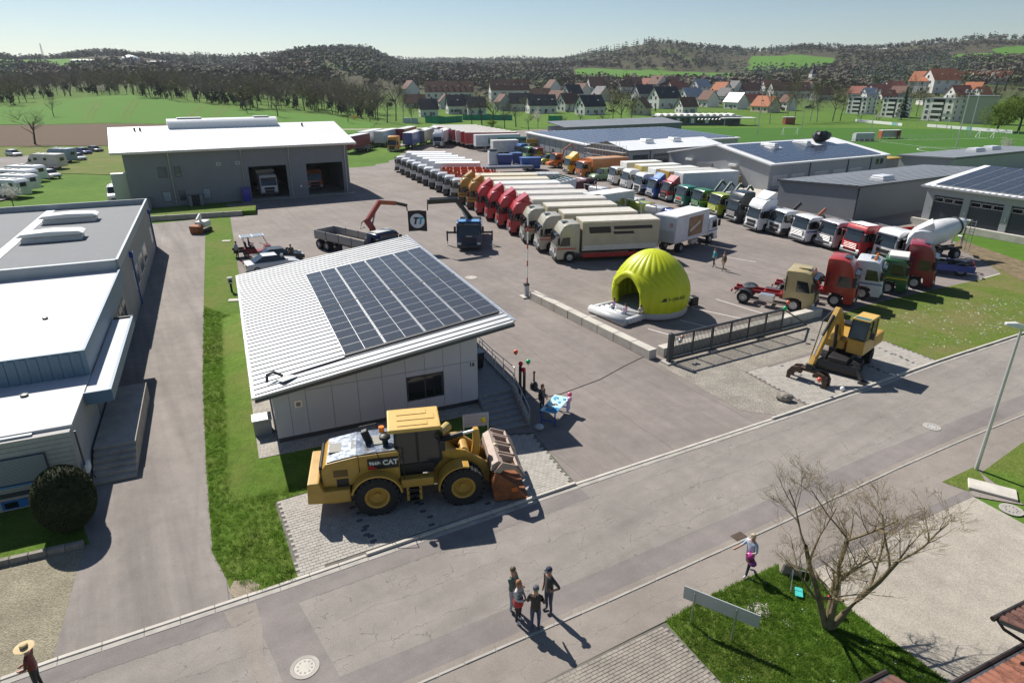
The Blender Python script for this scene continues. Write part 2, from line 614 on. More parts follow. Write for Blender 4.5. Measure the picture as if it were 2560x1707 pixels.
def build_land():
    us = [-2.6, -2.2, -1.8, -1.4, -1.1] + [-.95 + .0245 * i for i in range(79)] + [1.1, 1.4, 1.8, 2.2, 2.6]
    ys = [-150, -40, 40, 118] + [118 * (5200 / 118) ** (i / 90) for i in range(1, 91)] + [7000, 12000]
    b = MB()
    vv = []
    for y in ys:
        for u in us:
            x = u * (y + 220) if y < 118 else u * (y + 220 * max(0, 1 - (y - 118) / 400))
            vv.append((x, y, (land(x, y) if y <= 5200 else 20) - .03))
    n = len(us)
    fs = [(j * n + i, j * n + i + 1, (j + 1) * n + i + 1, (j + 1) * n + i) for j in range(len(ys) - 1) for i in range(n - 1)]
    b.add(vv, fs)
    o = b.build('terrain', hill_material(), smooth='all')
    tag(o, 'green and brown valley land rising to wooded hills', None, kind='structure')
build_land()

def band(name, lo, hi, z, mat, n=30, m=8, wob=.0):
    """strip of land between two lines of (bearing, depth) points, laid on the terrain"""
    def along(line, t):
        k = min(len(line) - 2, int(t * (len(line) - 1)))
        f = t * (len(line) - 1) - k
        return line[k][0] * (1 - f) + line[k + 1][0] * f, line[k][1] * (1 - f) + line[k + 1][1] * f
    b = MB()
    vv = []
    for j in range(m + 1):
        for i in range(n + 1):
            a, c = along(lo, i / n), along(hi, i / n)
            s_ = j / m
            u, y = a[0] * (1 - s_) + c[0] * s_, a[1] * (1 - s_) + c[1] * s_
            if j in (0, m): y += rnd.uniform(-wob, wob)
            vv.append((u * y, y, land(u * y, y) + z))
    b.add(vv, [(j * (n + 1) + i, j * (n + 1) + i + 1, (j + 1) * (n + 1) + i + 1, (j + 1) * (n + 1) + i) for j in range(m) for i in range(n)])
    o = b.build(name, mat, smooth='all')
    return tag(o, kind='structure')
tag(band('ploughed_field', [(-.95, 172), (-.3, 176)], [(-.95, 232), (-.33, 226)], .06, soil, wob=.8), 'brown ploughed strip of field behind the big hall')
tag(band('wheat_field', [(-.95, 233), (-.33, 227), (-.22, 205)], [(-.95, 296), (-.7, 290), (-.56, 318), (-.42, 290), (-.2, 268)], .07, grass_field, 40, 14, 1.2), 'smooth green field below the bare wood')
for i, u0 in enumerate((-.575, -.478, -.446, -.63)):
    for d in (-.0045, .0045):
        band('tractor_track', [(u0 + d - .0012, 240), (u0 + d + .0012, 240)], [(u0 + d + .022, 292), (u0 + d + .0245, 292)], .12, grass_dry, 1, 14)
tag(band('meadow_strip', [(-.95, 128), (-.6, 120), (-.42, 112)], [(-.95, 171), (-.6, 172), (-.3, 175)], .05, grass_dry, 30, 8), 'rough grass bank between the camper park and the ploughed field')
tag(band('far_meadow', [(.1, 800), (.2, 760), (.32, 800)], [(.09, 1010), (.2, 1060), (.33, 1000)], .6, grass_field, 20, 10, 8), 'bright meadow at the foot of the wooded hill')
tag(band('hill_meadow', [(.33, 1050), (.4, 1040), (.47, 1080)], [(.345, 1270), (.4, 1330), (.44, 1270)], .8, grass_field, 20, 10, 8), 'light green clearing on the wooded hillside')
tag(band('slope_meadow', [(.62, 1020), (.7, 1000), (.84, 1020)], [(.64, 1200), (.72, 1260), (.84, 1250)], .8, grass_field, 20, 10, 8), 'green slope high on the right hillside')
tag(band('ridge_meadow', [(-.76, 820), (-.66, 840), (-.6, 860)], [(-.74, 985), (-.67, 990), (-.61, 960)], .8, grass_field, 16, 8, 6), 'green ridge field below the lattice mast')
tag(band('knoll_meadow', [(-.36, 1080), (-.32, 1060), (-.285, 1080)], [(-.36, 1420), (-.32, 1460), (-.285, 1400)], .8, grass_field, 16, 8, 6), 'small green meadow beside the wooded knoll')

# yard, road, drive, lawns
KERB_FAR = [(-16.86, 12.3), (-14.74, 13.28), (-13.55, 13.99), (-11.53, 15.06), (-7.93, 16.99), (2.77, 22.91), (14.22, 29.04), (20.39, 32.44), (26.45, 35.89), (34.95, 40.45), (52.73, 49.47)]
KERB_NEAR = [(-6.6, 11.2), (-2.86, 13.17), (-1.43, 13.93), (3.16, 16.38), (10.34, 20.33), (17.16, 24.22), (22.03, 26.84), (26.59, 29.21), (45.25, 38.73)]
sheet('yard_asphalt', [(2.77, 22.91), (14.22, 29.04), (20.39, 32.44), (26.45, 35.89), (43.94, 55.29), (47.25, 64.78), (49.14, 76.77), (78.03, 118.94),
      (64.94, 124.47), (36.85, 144.42), (22.04, 193.05), (18.03, 252.06), (-4.76, 266.29), (-45.88, 256.64), (-58.09, 243.37), (-61.45, 213.75), (-39.82, 130.51), (-30.04, 118.94), (-24.9, 100.05),
      (-40.01, 90.02), (-35.63, 80.42), (-23.65, 53.3), (-12.58, 30.78), (-5.65, 28.17), (-.59, 27.18), (1.04, 27.34)], .004, asph_yard,
      label='wide worn asphalt yard where the trucks are parked')
sheet('road', KERB_FAR + KERB_NEAR[::-1], .002, asph_road, label='cracked grey asphalt road running past the yard')

def strip(name, line, off0, off1, z, mat, label=None):
    """ribbon parallel to a line"""
    a, c = [], []
    for i, p in enumerate(line):
        q0, q1 = line[max(0, i - 1)], line[min(len(line) - 1, i + 1)]
        d = Vector((q1[0] - q0[0], q1[1] - q0[1])).normalized()
        n = Vector((-d.y, d.x))
        a.append((p[0] + n.x * off0, p[1] + n.y * off0))
        c.append((p[0] + n.x * off1, p[1] + n.y * off1))
    return sheet(name, a + c[::-1], z, mat, label=label)
strip('road_repair_strip', KERB_NEAR, .12, 1.25, .006, asph_patch, 'smoother darker asphalt strip along the near kerb')
strip('gutter_strip', KERB_NEAR, .0, .22, .01, asph_walk, 'pale gutter line along the near kerb')
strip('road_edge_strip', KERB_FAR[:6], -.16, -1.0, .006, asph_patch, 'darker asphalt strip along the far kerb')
sheet('trench_repair', [(-8.6, 16.05), (-7.35, 16.66), (-4.83, 13.24), (-3.67, 11.52), (-5.46, 11.52), (-7, 13.88)], .009, asph_patch, label='purple grey trench repair crossing the road')
sheet('dusty_patch', [(-9.38, 15.88), (-8.5, 16.31), (-7.96, 15.38), (-7.46, 14.16), (-6.72, 13.07), (-6.06, 12.09), (-6.67, 11.97), (-7.88, 14.02)], .012, asph_walk, label='dusty beige streak on the road')
sheet('driveway', [(-13.74, 14.02), (-9.17, 16.34), (-9.36, 16.54), (-9.99, 17.47), (-10.96, 18.67), (-13.51, 23.9), (-17.72, 32.91), (-23.67, 46.29), (-34.25, 70.31),
      (-38.15, 80.42), (-43.57, 76.77), (-36.89, 64.78), (-26.19, 40.9), (-19.07, 24.87), (-17.65, 20.82), (-15.84, 19.06), (-15.37, 17.82)], .006, asph_drive,
      label='grey asphalt driveway between the factory and the lawn')
sheet('dry_verge', [(-21.05, 16.39), (-18.4, 18.21), (-15.88, 19.12), (-15.37, 17.82), (-13.72, 14.02), (-14.78, 13.33), (-17.15, 12.15)], .007, gravel_mat('verge_gravel', (.17, .155, .1), (.34, .3, .23)),
      label='dry gravelly verge beside the driveway mouth')
lawn = sheet('lawn', [(-34.25, 70.31), (-23.67, 46.29), (-17.72, 32.91), (-13.51, 23.9), (-10.96, 18.67), (-9.99, 17.47), (-9.34, 16.5), (-8.63, 16.66), (-7.44, 17.31), (-9.77, 21.73),
      (-7.99, 22.79), (-.59, 27.14), (-.37, 29), (-1.78, 29.87), (-13.24, 32.75), (-23.65, 53.3), (-38.6, 87.28), (-40.89, 87.28)], .012, grass_near, label='green lawn strip between the driveway and the office')
sheet('bare_earth', [(-9.6, 16.79), (-9.62, 17.28), (-9.09, 17.35), (-8.65, 17.09), (-8.63, 16.68), (-9.19, 16.39)], .018, dirt, label='bare sandy patch at the corner of the lawn')
GRAVEL_P = [(8.76, 35.83), (12.01, 29.6), (14.19, 28.95), (15.69, 29.95), (13.81, 34.37), (19.65, 37.65), (22.44, 39.43), (23.32, 44.13), (19.36, 42.46), (11.23, 37.39)]
sheet('gravel_bed', GRAVEL_P, .012, gravel, label='grey gravel bed between the gate and the road')
sheet('meadow_plot', [(22.58, 43.28), (27.55, 46.67), (41.37, 53.79), (43.94, 55.29), (47.02, 64.44), (45.42, 54.53), (59.81, 53.3), (52.73, 49.47), (34.84, 40.3), (26.42, 35.83), (24.51, 39.86), (22.37, 39.29)],
      .017, grass_dry, label='sparse grassy plot with daisies beside the truck bays')
TREE_PLOT = [(4.94, 15.53), (6.68, 16.63), (8.07, 17.35), (9.54, 18.1), (10.36, 17.88), (11, 16.08), (12.53, 13.28), (12.96, 11.74), (6.59, 11.74), (6.04, 13.24)]
sheet('tree_lawn', TREE_PLOT, .022, grass_near, label='green lawn patch under the bare tree')
sheet('concrete_forecourt', [(10.36, 17.88), (19.17, 22.14), (19.98, 20.33), (21.92, 16.75), (17.21, 11.74), (12.96, 11.74), (12.53, 13.28), (11, 16.08)], .016, conc_slab, label='pale gravelly concrete forecourt on the right')
sheet('dark_strip', [(10.34, 18.06), (19.21, 22.56), (19.27, 22.14), (10.35, 17.66)], .02, asph_patch, label='dark strip along the forecourt edge')  # narrow flat strip, darker than the ground on either side
sheet('side_lawn', [(20.69, 23.84), (24.55, 26.47), (36.99, 32.75), (26.74, 21.87), (20.89, 21.55)], .022, grass_near, label='green lawn corner at the lamp post')
sheet('lamp_verge', [(18.54, 23.15), (20.84, 24.38), (20.32, 22.85), (19.22, 22.48)], .023, grass_dry, label='thin grassy verge at the foot of the lamp post')
# footway behind the near kerb
FOOT = [KERB_NEAR[0], *KERB_NEAR[1:], (37.3, 30.78), (20.89, 21.55), (19.17, 22.14), (10.36, 17.88), (9.54, 18.1), (6.68, 16.63), (4.94, 15.53), (.73, 13.17), (-1.89, 11.52)]
fw = sheet('footway', FOOT, .008, asph_walk, label='patchy asphalt footway along the near kerb')

# kerb stones
def kerb(name, line, label, mat, h, w, skip=None, step=1.0, offs=.0):
    root = thing(name, None, None)
    tag(root, label, None, kind='structure')
    me = {}
    acc = .0
    for i in range(len(line) - 1):
        a, c = Vector((*line[i], 0)), Vector((*line[i + 1], 0))
        L = (c - a).length
        d = (c - a) / L
        ang = math.atan2(d.y, d.x)
        n = max(1, round(L / step))
        l = L / n
        for j in range(n):
            p = a + d * (l * (j + .5)) + Vector((-d.y, d.x, 0)) * offs
            if p.y < 11 or p.length > 70: continue
            hh = h if skip is None or not skip(p) else .035
            key = ('kerb', name, round(l, 2), hh)
            m_ = cached(key, lambda: BX(-l / 2 + .006, l / 2 - .006, -w / 2, w / 2, -.05, hh).mesh('kerb_stone', mat, bevel=.015))
            put('kerb_stone', m_, root, (p.x, p.y, rnd.uniform(-.004, .004)), ang + rnd.uniform(-.006, .006))
drop = lambda p: p.x < -5.5 or 2.5 < p.x < 13.5
kerb('far_kerb', KERB_FAR, 'pale concrete kerb along the yard side of the road', concrete_lt, .11, .15, drop, offs=.1)
kerb('far_gutter', KERB_FAR, 'flat gutter stones in front of the yard kerb', concrete, .018, .22, None, offs=-.11)
kerb('near_kerb', KERB_NEAR, 'low worn kerb along the near footway', concrete, .035, .1, None, offs=-.05)

# paving stones
def paving(name, poly, ang, pl, pw, z, mat, label, dark=None, near=None, keep=300, bond=.5, mat2=None):
    root = sheet(name, poly, z, M(name + '_joint', (.13, .12, .105), .95, var=.3, scale=2, coord='World'), label=label)
    c, s_ = math.cos(ang), math.sin(ang)
    loc = [(p[0] * c + p[1] * s_, -p[0] * s_ + p[1] * c) for p in poly]
    u0, u1 = min(p[0] for p in loc), max(p[0] for p in loc)
    v0, v1 = min(p[1] for p in loc), max(p[1] for p in loc)
    st = []
    r = 0
    v = v0
    while v < v1:
        u = u0 - (r % 2) * pl * bond
        while u < u1:
            cu, cv = u + pl / 2, v + pw / 2
            if all(inpoly(cu + dx * pl * .46, cv + dy * pw * .46, loc) for dx in (-1, 1) for dy in (-1, 1)):
                st.append((cu * c - cv * s_, cu * s_ + cv * c))
            u += pl
        v += pw
        r += 1
    st.sort(key=lambda p: (p[0] - (near[0] if near else 0)) ** 2 + (p[1] - (near[1] if near else 0)) ** 2)
    mk = lambda mm: BX(-pl / 2 + .005, pl / 2 - .005, -pw / 2 + .005, pw / 2 - .005, -.01, .022).mesh('paving_stone', mm, bevel=.006)
    ma, md = mk(mat), mk(paver_d)
    rest = MB()
    for k, p in enumerate(st):
        isd = dark is not None and dark(p)
        if k < keep:
            o = put('paving_stone', md if isd else ma, root, (p[0], p[1], rnd.uniform(-.003, .003)), ang)
        else:
            b0 = len(rest.v)
            rest.box(-pl / 2 + .005, pl / 2 - .005, -pw / 2 + .005, pw / 2 - .005, -.01, .022 + rnd.uniform(-.003, .003), 1 if isd else 0)
            rest.xf(Matrix.Translation((p[0], p[1], 0)) @ Matrix.Rotation(ang, 4, 'Z'), b0)
    if rest.v:
        tag(rest.build('paving_stones', (mat, paver_d), root), kind='stuff')
    return root
PAV1 = [(-9.73, 21.71), (-7.46, 17.45), (2.68, 23.06), (1.04, 27.26), (-.59, 27.14), (-7.99, 22.77)]
def dash_rows(lines):
    def f(p):
        for (x0, y0), (x1, y1), w in lines:
            d = Vector((x1 - x0, y1 - y0)); L = d.length; d /= L
            q = Vector((p[0] - x0, p[1] - y0))
            t, n = q.dot(d), q.x * -d.y + q.y * d.x
            if 0 < t < L and abs(n) < w and (t % .5) < .25: return True
        return False
    return f
paving('loader_paving', PAV1, R(28.6), .24, .16, .014, paver_m, 'grey concrete paving under the wheel loader',
       dash_rows([((-6.9, 22.42), (-4.99, 18.73), .12), ((-4.08, 22.14), (-2.93, 19.97), .12), ((-1.28, 22.14), (-.77, 21.08), .12)]), near=(-7.38, 17.9))
PAV2 = [(13.84, 34.32), (15.77, 30.04), (26.31, 35.89), (24.47, 39.79)]
paving('excavator_paving', PAV2, R(28.6), .24, .16, .014, paver_m, 'grey concrete paving under the grab excavator',
       dash_rows([((16.25, 35.83), (17, 33.54), .1), ((20.42, 37.39), (22.34, 33.93), .1), ((23.71, 38.05), (24.76, 35.23), .1)]), near=(15.81, 31.25))
BRK = [(4.89, 15.45), (.73, 13.17), (-1.9, 11.63), (6.33, 11.63), (6.01, 13.24)]
paving('entrance_paving', BRK, R(28.6), .22, .11, .014, brickpave, 'weathered beige block paving at the bottom edge', near=(3.85, 14.16))
# parking lines in the yard
def pline(a, c, w=.1):
    d = Vector((c[0] - a[0], c[1] - a[1])).normalized() * (w / 2)
    sheet('parking_line', [(a[0] + d.y, a[1] - d.x), (c[0] + d.y, c[1] - d.x), (c[0] - d.y, c[1] + d.x), (a[0] - d.y, a[1] + d.x)], .012, whiteline)
for a, c in [((16.17, 48.03), (19.69, 43.28)), ((13.72, 45.91), (17.08, 43.28)), ((9.49, 41.51), (11.75, 39.43)), ((12.16, 43.28), (14.66, 41.05)), ((27.34, 45.73), (43.84, 55.29)),
             ((4.71, 44.13), (8.24, 44.13)), ((27.68, 48.84), (30.3, 46.67)), ((33.09, 50.99), (33.85, 49.47)), ((20.57, 61.52), (23.32, 59.26)), ((33.52, 68.37), (33.16, 64.78))]:
    pline(a, c)
# manholes and drains
def manhole(name, p, r, label, mat_in):
    t = thing(name, label, 'manhole', (*p, .004), 0)
    LA([(r, 0), (r, .022), (r * .74, .022), (r * .74, 0)], 28).build('frame_ring', concrete, t)
    LA([(r * .72, 0), (r * .72, .02), (.001, .022)], 28).build('cover', mat_in, t)
    for k in range(10):
        a = 2 * math.pi * k / 10
        MB().cbox((r * .5 * math.cos(a), r * .5 * math.sin(a), .023), (.05, .05, .006)).build('lug', darkgrey, t)
manhole('manhole_cover', (-6.11, 13.77), .42, 'round pale manhole cover in the road at the bottom left', concrete_lt)
manhole('manhole_cover', (21, 27.89), .4, 'rusty ringed manhole cover in the road by the lamp post', M('rust_iron', (.42, .4, .38), .6, var=.2))
manhole('manhole_cover', (-3.59, 54.03), .55, 'round pale manhole cover in the yard beside the barrier', concrete_lt)
manhole('manhole_cover', (20.14, 21.23), .42, 'concrete manhole cover at the corner of the forecourt', concrete)
manhole('manhole_cover', (8.05, 15.94), .36, 'irregular pale concrete cover in the tree lawn', concrete_lt)
t = thing('drain_grate', 'rusty rectangular drain grate at the near kerb', 'drain', (8.61, 19.61, .01), R(28.6))
BX(-.27, .27, -.17, .17, 0, .012).build('frame', M('drain_iron', (.09, .06, .045), .8, var=.3), t)
for k in range(7):
    BX(-.24 + k * .075, -.205 + k * .075, -.14, .14, .011, .024).build('slat', MATS['drain_iron'], t)

# office with solar roof
def window_part(parent, x, z, w, h, y, name='window', frame=None, glass=None, d=.05, bars=1, fw=.07):
    """window on a wall facing -y of the parent's frame"""
    b = MB()
    b.box(x - w / 2, x + w / 2, y - d, y + .02, z, z + h, 0)
    o = b.build(name, frame or darkgrey, parent)
    g = MB()
    n = bars
    pw = (w - fw * (n + 1)) / n
    for k in range(n):
        x0 = x - w / 2 + fw + k * (pw + fw)
        g.box(x0, x0 + pw, y - d - .012, y - d + .01, z + fw, z + h - fw)
        g.build('pane', glass or glass_d, o)
        g = MB()
    return o

OA = R(23.7)
office = thing('office_building', 'white clad office with sloped metal roof and solar panels', 'building', (-10.85, 25.7, 0), OA)
def rz_(u): return 3.2 + (u + .7) * (1.7 / 12.4)          # roof height along the front
OL, OD = 9.93, 19.6
b = MB()
b.prism([(.05, .0), (OL - .05, .0), (OL - .05, rz_(OL) - .32), (.05, rz_(0) - .32)], .06, OD)
b.build('wall', M('office_wall', (.1, .105, .115), .7), office)
BX(.02, OL - .02, .03, OD, .1, .62).build('plinth', M('plinth', (.05, .052, .058), .7, var=.2), office)
us = [0, .7, 1.44, 2.63, 3.83, 5.01, 6.18, 7.15, 8.1, 9.02, 9.93]
for i in range(10):
    a, c = us[i] + .008, us[i + 1] - .008
    top = lambda u: rz_(u) - .36
    segs = []
    if i == 0: segs = [(.63, None)]
    elif i == 1: segs = [(.63, None)]
    elif i in (6, 7): segs = [(.63, 1.24), (2.58, 2.84), (2.86, None)]
    else: segs = [(.63, 2.84), (2.86, None)]
    for lo, hi in segs:
        if hi is None: poly = [(a, lo), (c, lo), (c, top(c)), (a, top(a))]
        else: poly = [(a, lo), (c, lo), (c, hi), (a, hi)]
        PZ(poly, .0, .05).build('facade_panel', white_clad, office)
for i in range(8):                                          # panels round the right side
    v0, v1 = .06 + i * 2.43, .06 + (i + 1) * 2.43 - .02
    for z0, z1 in ((.63, 2.84), (2.86, rz_(OL) - .36)):
        BX(OL - .05, OL, v0, v1, z0, z1).build('facade_panel', white_clad, office)
        BX(.0, .05, v0, v1, z0, min(z1, rz_(0) - .34) if z1 > 2.9 else 2.6).build('facade_panel', white_clad, office) if z0 < 1 else None
window_part(office, 7.13, 1.26, 1.86, 1.3, .05, bars=2, d=.045)
window_part(office, 1.08, 2.05, .34, .34, .0, name='air_vent', frame=alu, glass=midgrey, d=.02)
t = put('lettering', text_mesh('16', .3, black, .01, .006), office, (9.62, -.008, 2.66), (R(90), 0, 0))
# roof
roof_m = M('roof_sheet', (.4, .41, .425), .55, .35, var=.16, scale=.7, coord='World')
RU0, RU1, RV0, RV1 = -.7, 11.7, -.62, 20.12
b = MB()
b.prism([(RU0, rz_(RU0) - .2), (RU1, rz_(RU1) - .2), (RU1, rz_(RU1)), (RU0, rz_(RU0))], RV0, RV1)
roof = b.build('roof', roof_m, office)
PZ([(RU0 - .02, rz_(RU0) - .27), (RU1 + .02, rz_(RU1) - .27), (RU1 + .02, rz_(RU1) - .13), (RU0 - .02, rz_(RU0) - .13)], RV0 - .03, RV0).build('fascia', darkgrey, roof)
PZ([(RU0 + .3, rz_(RU0 + .3) - .33), (RU1 - .2, rz_(RU1 - .2) - .33), (RU1 - .2, rz_(RU1 - .2) - .205), (RU0 + .3, rz_(RU0 + .3) - .205)], RV0 + .25, RV1 - .25).build('soffit', black, roof)
b = MB()
b.bar((RU1 + .02, RV0, rz_(RU1) + .02), (RU1 + .02, RV1, rz_(RU1) + .02), .14, .1)
b.build('verge_trim', alu, roof)
BA((RU0 - .06, RV0, rz_(RU0) - .06), (RU0 - .06, RV1, rz_(RU0) - .06), .14, .12).build('gutter', alu, roof)
v = RV0 + .25
seam_me = None
while v < RV1:
    BA((RU0, v, rz_(RU0) + .022), (RU1 - .05, v, rz_(RU1 - .05) + .022), .03, .045).build('roof_seam', M('seam_metal', (.33, .34, .355), .4, .5), roof)
    v += .53
# solar panels: four across, fourteen up, each a half cut module
def solar_mat(name, base=(.022, .026, .036), nx=20, ny=12, line=(.3, .31, .33)):
    k = NT(name)
    tc = k.node('ShaderNodeTexCoord').outputs['Object']
    x, y, z = k.xyz(tc)
    gx = k.math('LESS_THAN', k.math('ABSOLUTE', k.math('SUBTRACT', k.math('FRACT', k.math('ADD', k.math('MULTIPLY', x, nx / 2.0), .5)), .5)), .045)
    gy = k.math('LESS_THAN', k.math('ABSOLUTE', k.math('SUBTRACT', k.math('FRACT', k.math('MULTIPLY', y, ny / 2.0)), .5)), .05)
    g = k.math('MULTIPLY', k.math('MAXIMUM', gx, gy), .35)
    col = k.mix(g, base, line)
    m_ = k.done(col, .16, .55)
    return m_
solar = solar_mat('solar_cells', (.024, .025, .029))
pan_frame = M('panel_frame', (.6, .61, .62), .35, .6)
PW, PD = 2.0, 1.035
def panel_mesh(w, d, mats, key):
    def mk():
        b = MB()
        b.box(-w / 2, w / 2, -d / 2, d / 2, 0, .03, 0)
        b.box(-w / 2 + .03, -.014, -d / 2 + .02, d / 2 - .02, .025, .036, 1)
        b.box(.014, w / 2 - .03, -d / 2 + .02, d / 2 - .02, .025, .036, 1)
        return b.mesh('solar_panel', mats)
    return cached(key, mk)
slope = -math.atan2(1.7, 12.4)
pm = panel_mesh(PW, PD, (pan_frame, solar), 'office_panel')
for j in range(14):
    vv = 1.0 + PD / 2 + j * (PD + .012) + (.14 if j >= 7 else 0)
    for i in range(4):
        uu = 3.52 + PW / 2 + i * (PW + .028)
        put('solar_panel', pm, roof, (uu, vv, rz_(uu) + .075), (0, slope, 0))
BX(3.5, 11.55, .86, .99, 0, .06).xf(Matrix.Translation((0, 0, rz_(3.5) + .03)) @ Matrix.Translation((3.5, 0, 0)) @ Matrix.Rotation(slope, 4, 'Y') @ Matrix.Translation((-3.5, 0, 0))).build('cable_tray', black, roof)
b = MB()
for k in range(3):
    b.tube([(3.5, .8 - .05 * k, rz_(3.5) + .05), (2.0, .72 - .05 * k, rz_(2) + .05), (.6, .62 - .06 * k, rz_(.6) + .05)], .018, 5)
b.tube([(.62, .6, rz_(.6) + .1), (.25, .75, rz_(.2) + .35), (-.05, .6, rz_(0) + .35), (-.1, .35, rz_(0) + .1)], .07, 8)
b.build('cable_duct', darkgrey, roof)
b = MB().cbox((.75, .25, rz_(.75) + .09), (.75, .55, .03), 0, Matrix.Rotation(.45, 3, 'Z') @ Matrix.Rotation(-.12, 3, 'X'))
b.build('loose_sheet', white, roof)
# bank, gravel and the landing with its stairs
b = MB()
out = [(-2.4, -3.7), (9.55, -3.4), (9.55, 20.4), (-2.4, 20.4)]
inn = [(-1.1, -1.15), (9.95, -1.15), (9.95, 20.1), (-1.1, 20.1)]
b.add([(u, v, .0) for u, v in out] + [(u, v, .36) for u, v in inn], [(0, 1, 5, 4), (1, 2, 6, 5), (2, 3, 7, 6), (3, 0, 4, 7), (4, 5, 6, 7)])
o = b.build('grass_bank', grass_near, None, (-10.85, 25.7, .004), OA, smooth='all')
tag(o, 'low grassy bank round the office', None, kind='structure')
b = BX(-.95, 9.9, -1.0, .04, .3, .385).box(-.95, .03, .04, 19.9, .3, .385)
o = b.build('gravel_strip', gravel_light, None, (-10.85, 25.7, .004), OA)
tag(o, 'strip of pale gravel along the foot of the office wall', None, kind='structure')
FO = F((-10.85, 25.7), 23.7)
LZ = .78
land_o = thing('entrance_stairs', 'grey concrete entrance stairs and landing beside the office', 'stairs', (-10.85, 25.7, 0), OA)
PZ([(9.96, .0), (12.0, .0), (12.0, 5.2), (9.96, 5.2)], .0, LZ, ax='z').build('landing', M('landing_conc', (.25, .25, .25), .85, var=.15, coord='World'), land_o)
ns = 6
for k in range(ns):
    z = LZ - (k + 1) * LZ / (ns + 1)
    off = -.055 * k
    BX(9.92 + off, 11.85 + off, -.42 * (k + 1), -.42 * k, .0, z).build('step', MATS['landing_conc'], land_o, bevel=.012)
    BX(11.86 + off, 12.02 + off, -.42 * (k + 1), -.42 * k, .0, z + .28).build('side_wall', concrete, land_o)
BX(12.0, 12.16, .0, 5.2, 0, LZ + .1).build('side_wall', concrete, land_o)
def railing(name, pts, label, mat=None, h=.95, every=1.2):
    t = thing(name, label, 'railing', (pts[0][0], pts[0][1], 0))
    o0 = Vector((pts[0][0], pts[0][1], 0))
    P = [Vector(p) - o0 for p in pts]
    top = [p + Vector((0, 0, h)) for p in P]
    TU(top, .024, 8).build('handrail', mat or steel, t, smooth=True)
    TU([p + Vector((0, 0, h * .5)) for p in P], .014, 6).build('mid_rail', mat or steel, t, smooth=True)
    for i in range(len(P) - 1):
        L = (P[i + 1] - P[i]).length
        n = max(1, round(L / every))
        for j in range(n + (1 if i == len(P) - 2 else 0)):
            q = P[i].lerp(P[i + 1], j / n)
            TU([q, q + Vector((0, 0, h))], .02, 8).build('post', mat or steel, t, smooth=True)
    return t
railing('stair_railing', [(*FO(11.92, 5.0), LZ), (*FO(11.92, .0), LZ), (*FO(11.6, -2.75), .1)], 'steel handrail along the right of the entrance stairs')
railing('ramp_railing', [(*FO(12.35, 7.2), .5), (*FO(12.5, 4.4), .35), (*FO(12.9, 2.0), .1)], 'steel railing on the yard side of the office ramp')

# workshop hall
WA = R(29.0)
W = thing('workshop_hall', 'large grey workshop hall with white metal roof and two open bays', 'building', (-25.0, 100.4, 0), WA)
WL, WD, WE, WR = 29.6, 22.0, 7.3, 9.9     # runs to -u
wallm = ribbed('workshop_wall', (.215, .225, .24), R(90), .33, .0, .5, var=.05)
wallm = M('workshop_cladding', (.2, .21, .225), .5, var=.06, scale=.8)
def wall_with_holes(length, h, holes, y0, y1, x0, mat, parent, name='wall'):
    """wall along x with rectangular openings (x, w, z, hh)"""
    xs = sorted(set([0, length] + [q for a in holes for q in (a[0], a[0] + a[1])]))
    b = MB()
    for i in range(len(xs) - 1):
        a, c = xs[i], xs[i + 1]
        mid = (a + c) / 2
        hs = sorted([(q[2], q[2] + q[3]) for q in holes if q[0] <= mid <= q[0] + q[1]])
        z = 0
        for lo, hi in hs + [(h, h)]:
            if lo > z: b.box(x0 + a, x0 + c, y0, y1, z, lo)
            z = hi
    return b.build(name, mat, parent)
# front wall openings measured from the left corner
bay1, bay2 = (15.15, 5.25, 0, 4.68), (23.25, 5.4, 0, 4.68)
wall_with_holes(WL, WE, [bay1, bay2], .0, .25, -WL, wallm, W)
BX(-WL, -WL + .25, .25, WD, 0, WE).build('wall', wallm, W)
BX(-.25, 0, .25, WD, 0, WE).build('wall', wallm, W)
BX(-WL, 0, WD - .25, WD, 0, WE).build('wall', wallm, W)
inside = M('workshop_inside', (.45, .43, .4), .8, var=.1)
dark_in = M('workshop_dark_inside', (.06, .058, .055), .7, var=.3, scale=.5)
BX(-WL + .3, -.3, .3, WD - .3, -.0, .03).build('floor', M('workshop_floor', (.3, .29, .27), .35, var=.2), W)
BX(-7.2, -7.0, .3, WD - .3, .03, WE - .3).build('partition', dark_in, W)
BX(-15.6, -15.4, .3, WD - .3, .03, WE - .3).build('partition', inside, W)
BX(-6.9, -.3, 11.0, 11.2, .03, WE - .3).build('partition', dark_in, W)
b = MB()
for s_ in (0, 1):
    y0, y1 = (-.9, WD / 2) if s_ == 0 else (WD / 2, WD + .9)
    z0, z1 = (WE + .35 - .2, WR) if s_ == 0 else (WR, WE + .15)
    b.add([(-WL - 1.3, y0, z0), (1.2, y0, z0), (1.2, y1, z1), (-WL - 1.3, y1, z1), (-WL - 1.3, y0, z0 - .28), (1.2, y0, z0 - .28), (1.2, y1, z1 - .28), (-WL - 1.3, y1, z1 - .28)],
          [(0, 1, 2, 3), (7, 6, 5, 4), (0, 4, 5, 1), (1, 5, 6, 2), (2, 6, 7, 3), (3, 7, 4, 0)])
wroof_m = M('workshop_roof', (.8, .8, .8), .42, .0, var=.05, scale=.4)
wroof = b.build('roof', wroof_m, W)
seam_g = M('seam_grey', (.55, .55, .56), .5)
sm = cached('wseam', lambda: BA((0, -.85, WE + .17), (0, WD / 2 - .05, WR + .015), .045, .06).mesh('roof_seam', seam_g))
x = -WL - 1.1
while x < 1.1:
    put('roof_seam', sm, wroof, (x, 0, 0))
    x += .6
BX(-WL - 1.32, 1.22, -1.02, -.88, WE - .05, WE + .17).build('gutter', steel, wroof, bevel=.02)
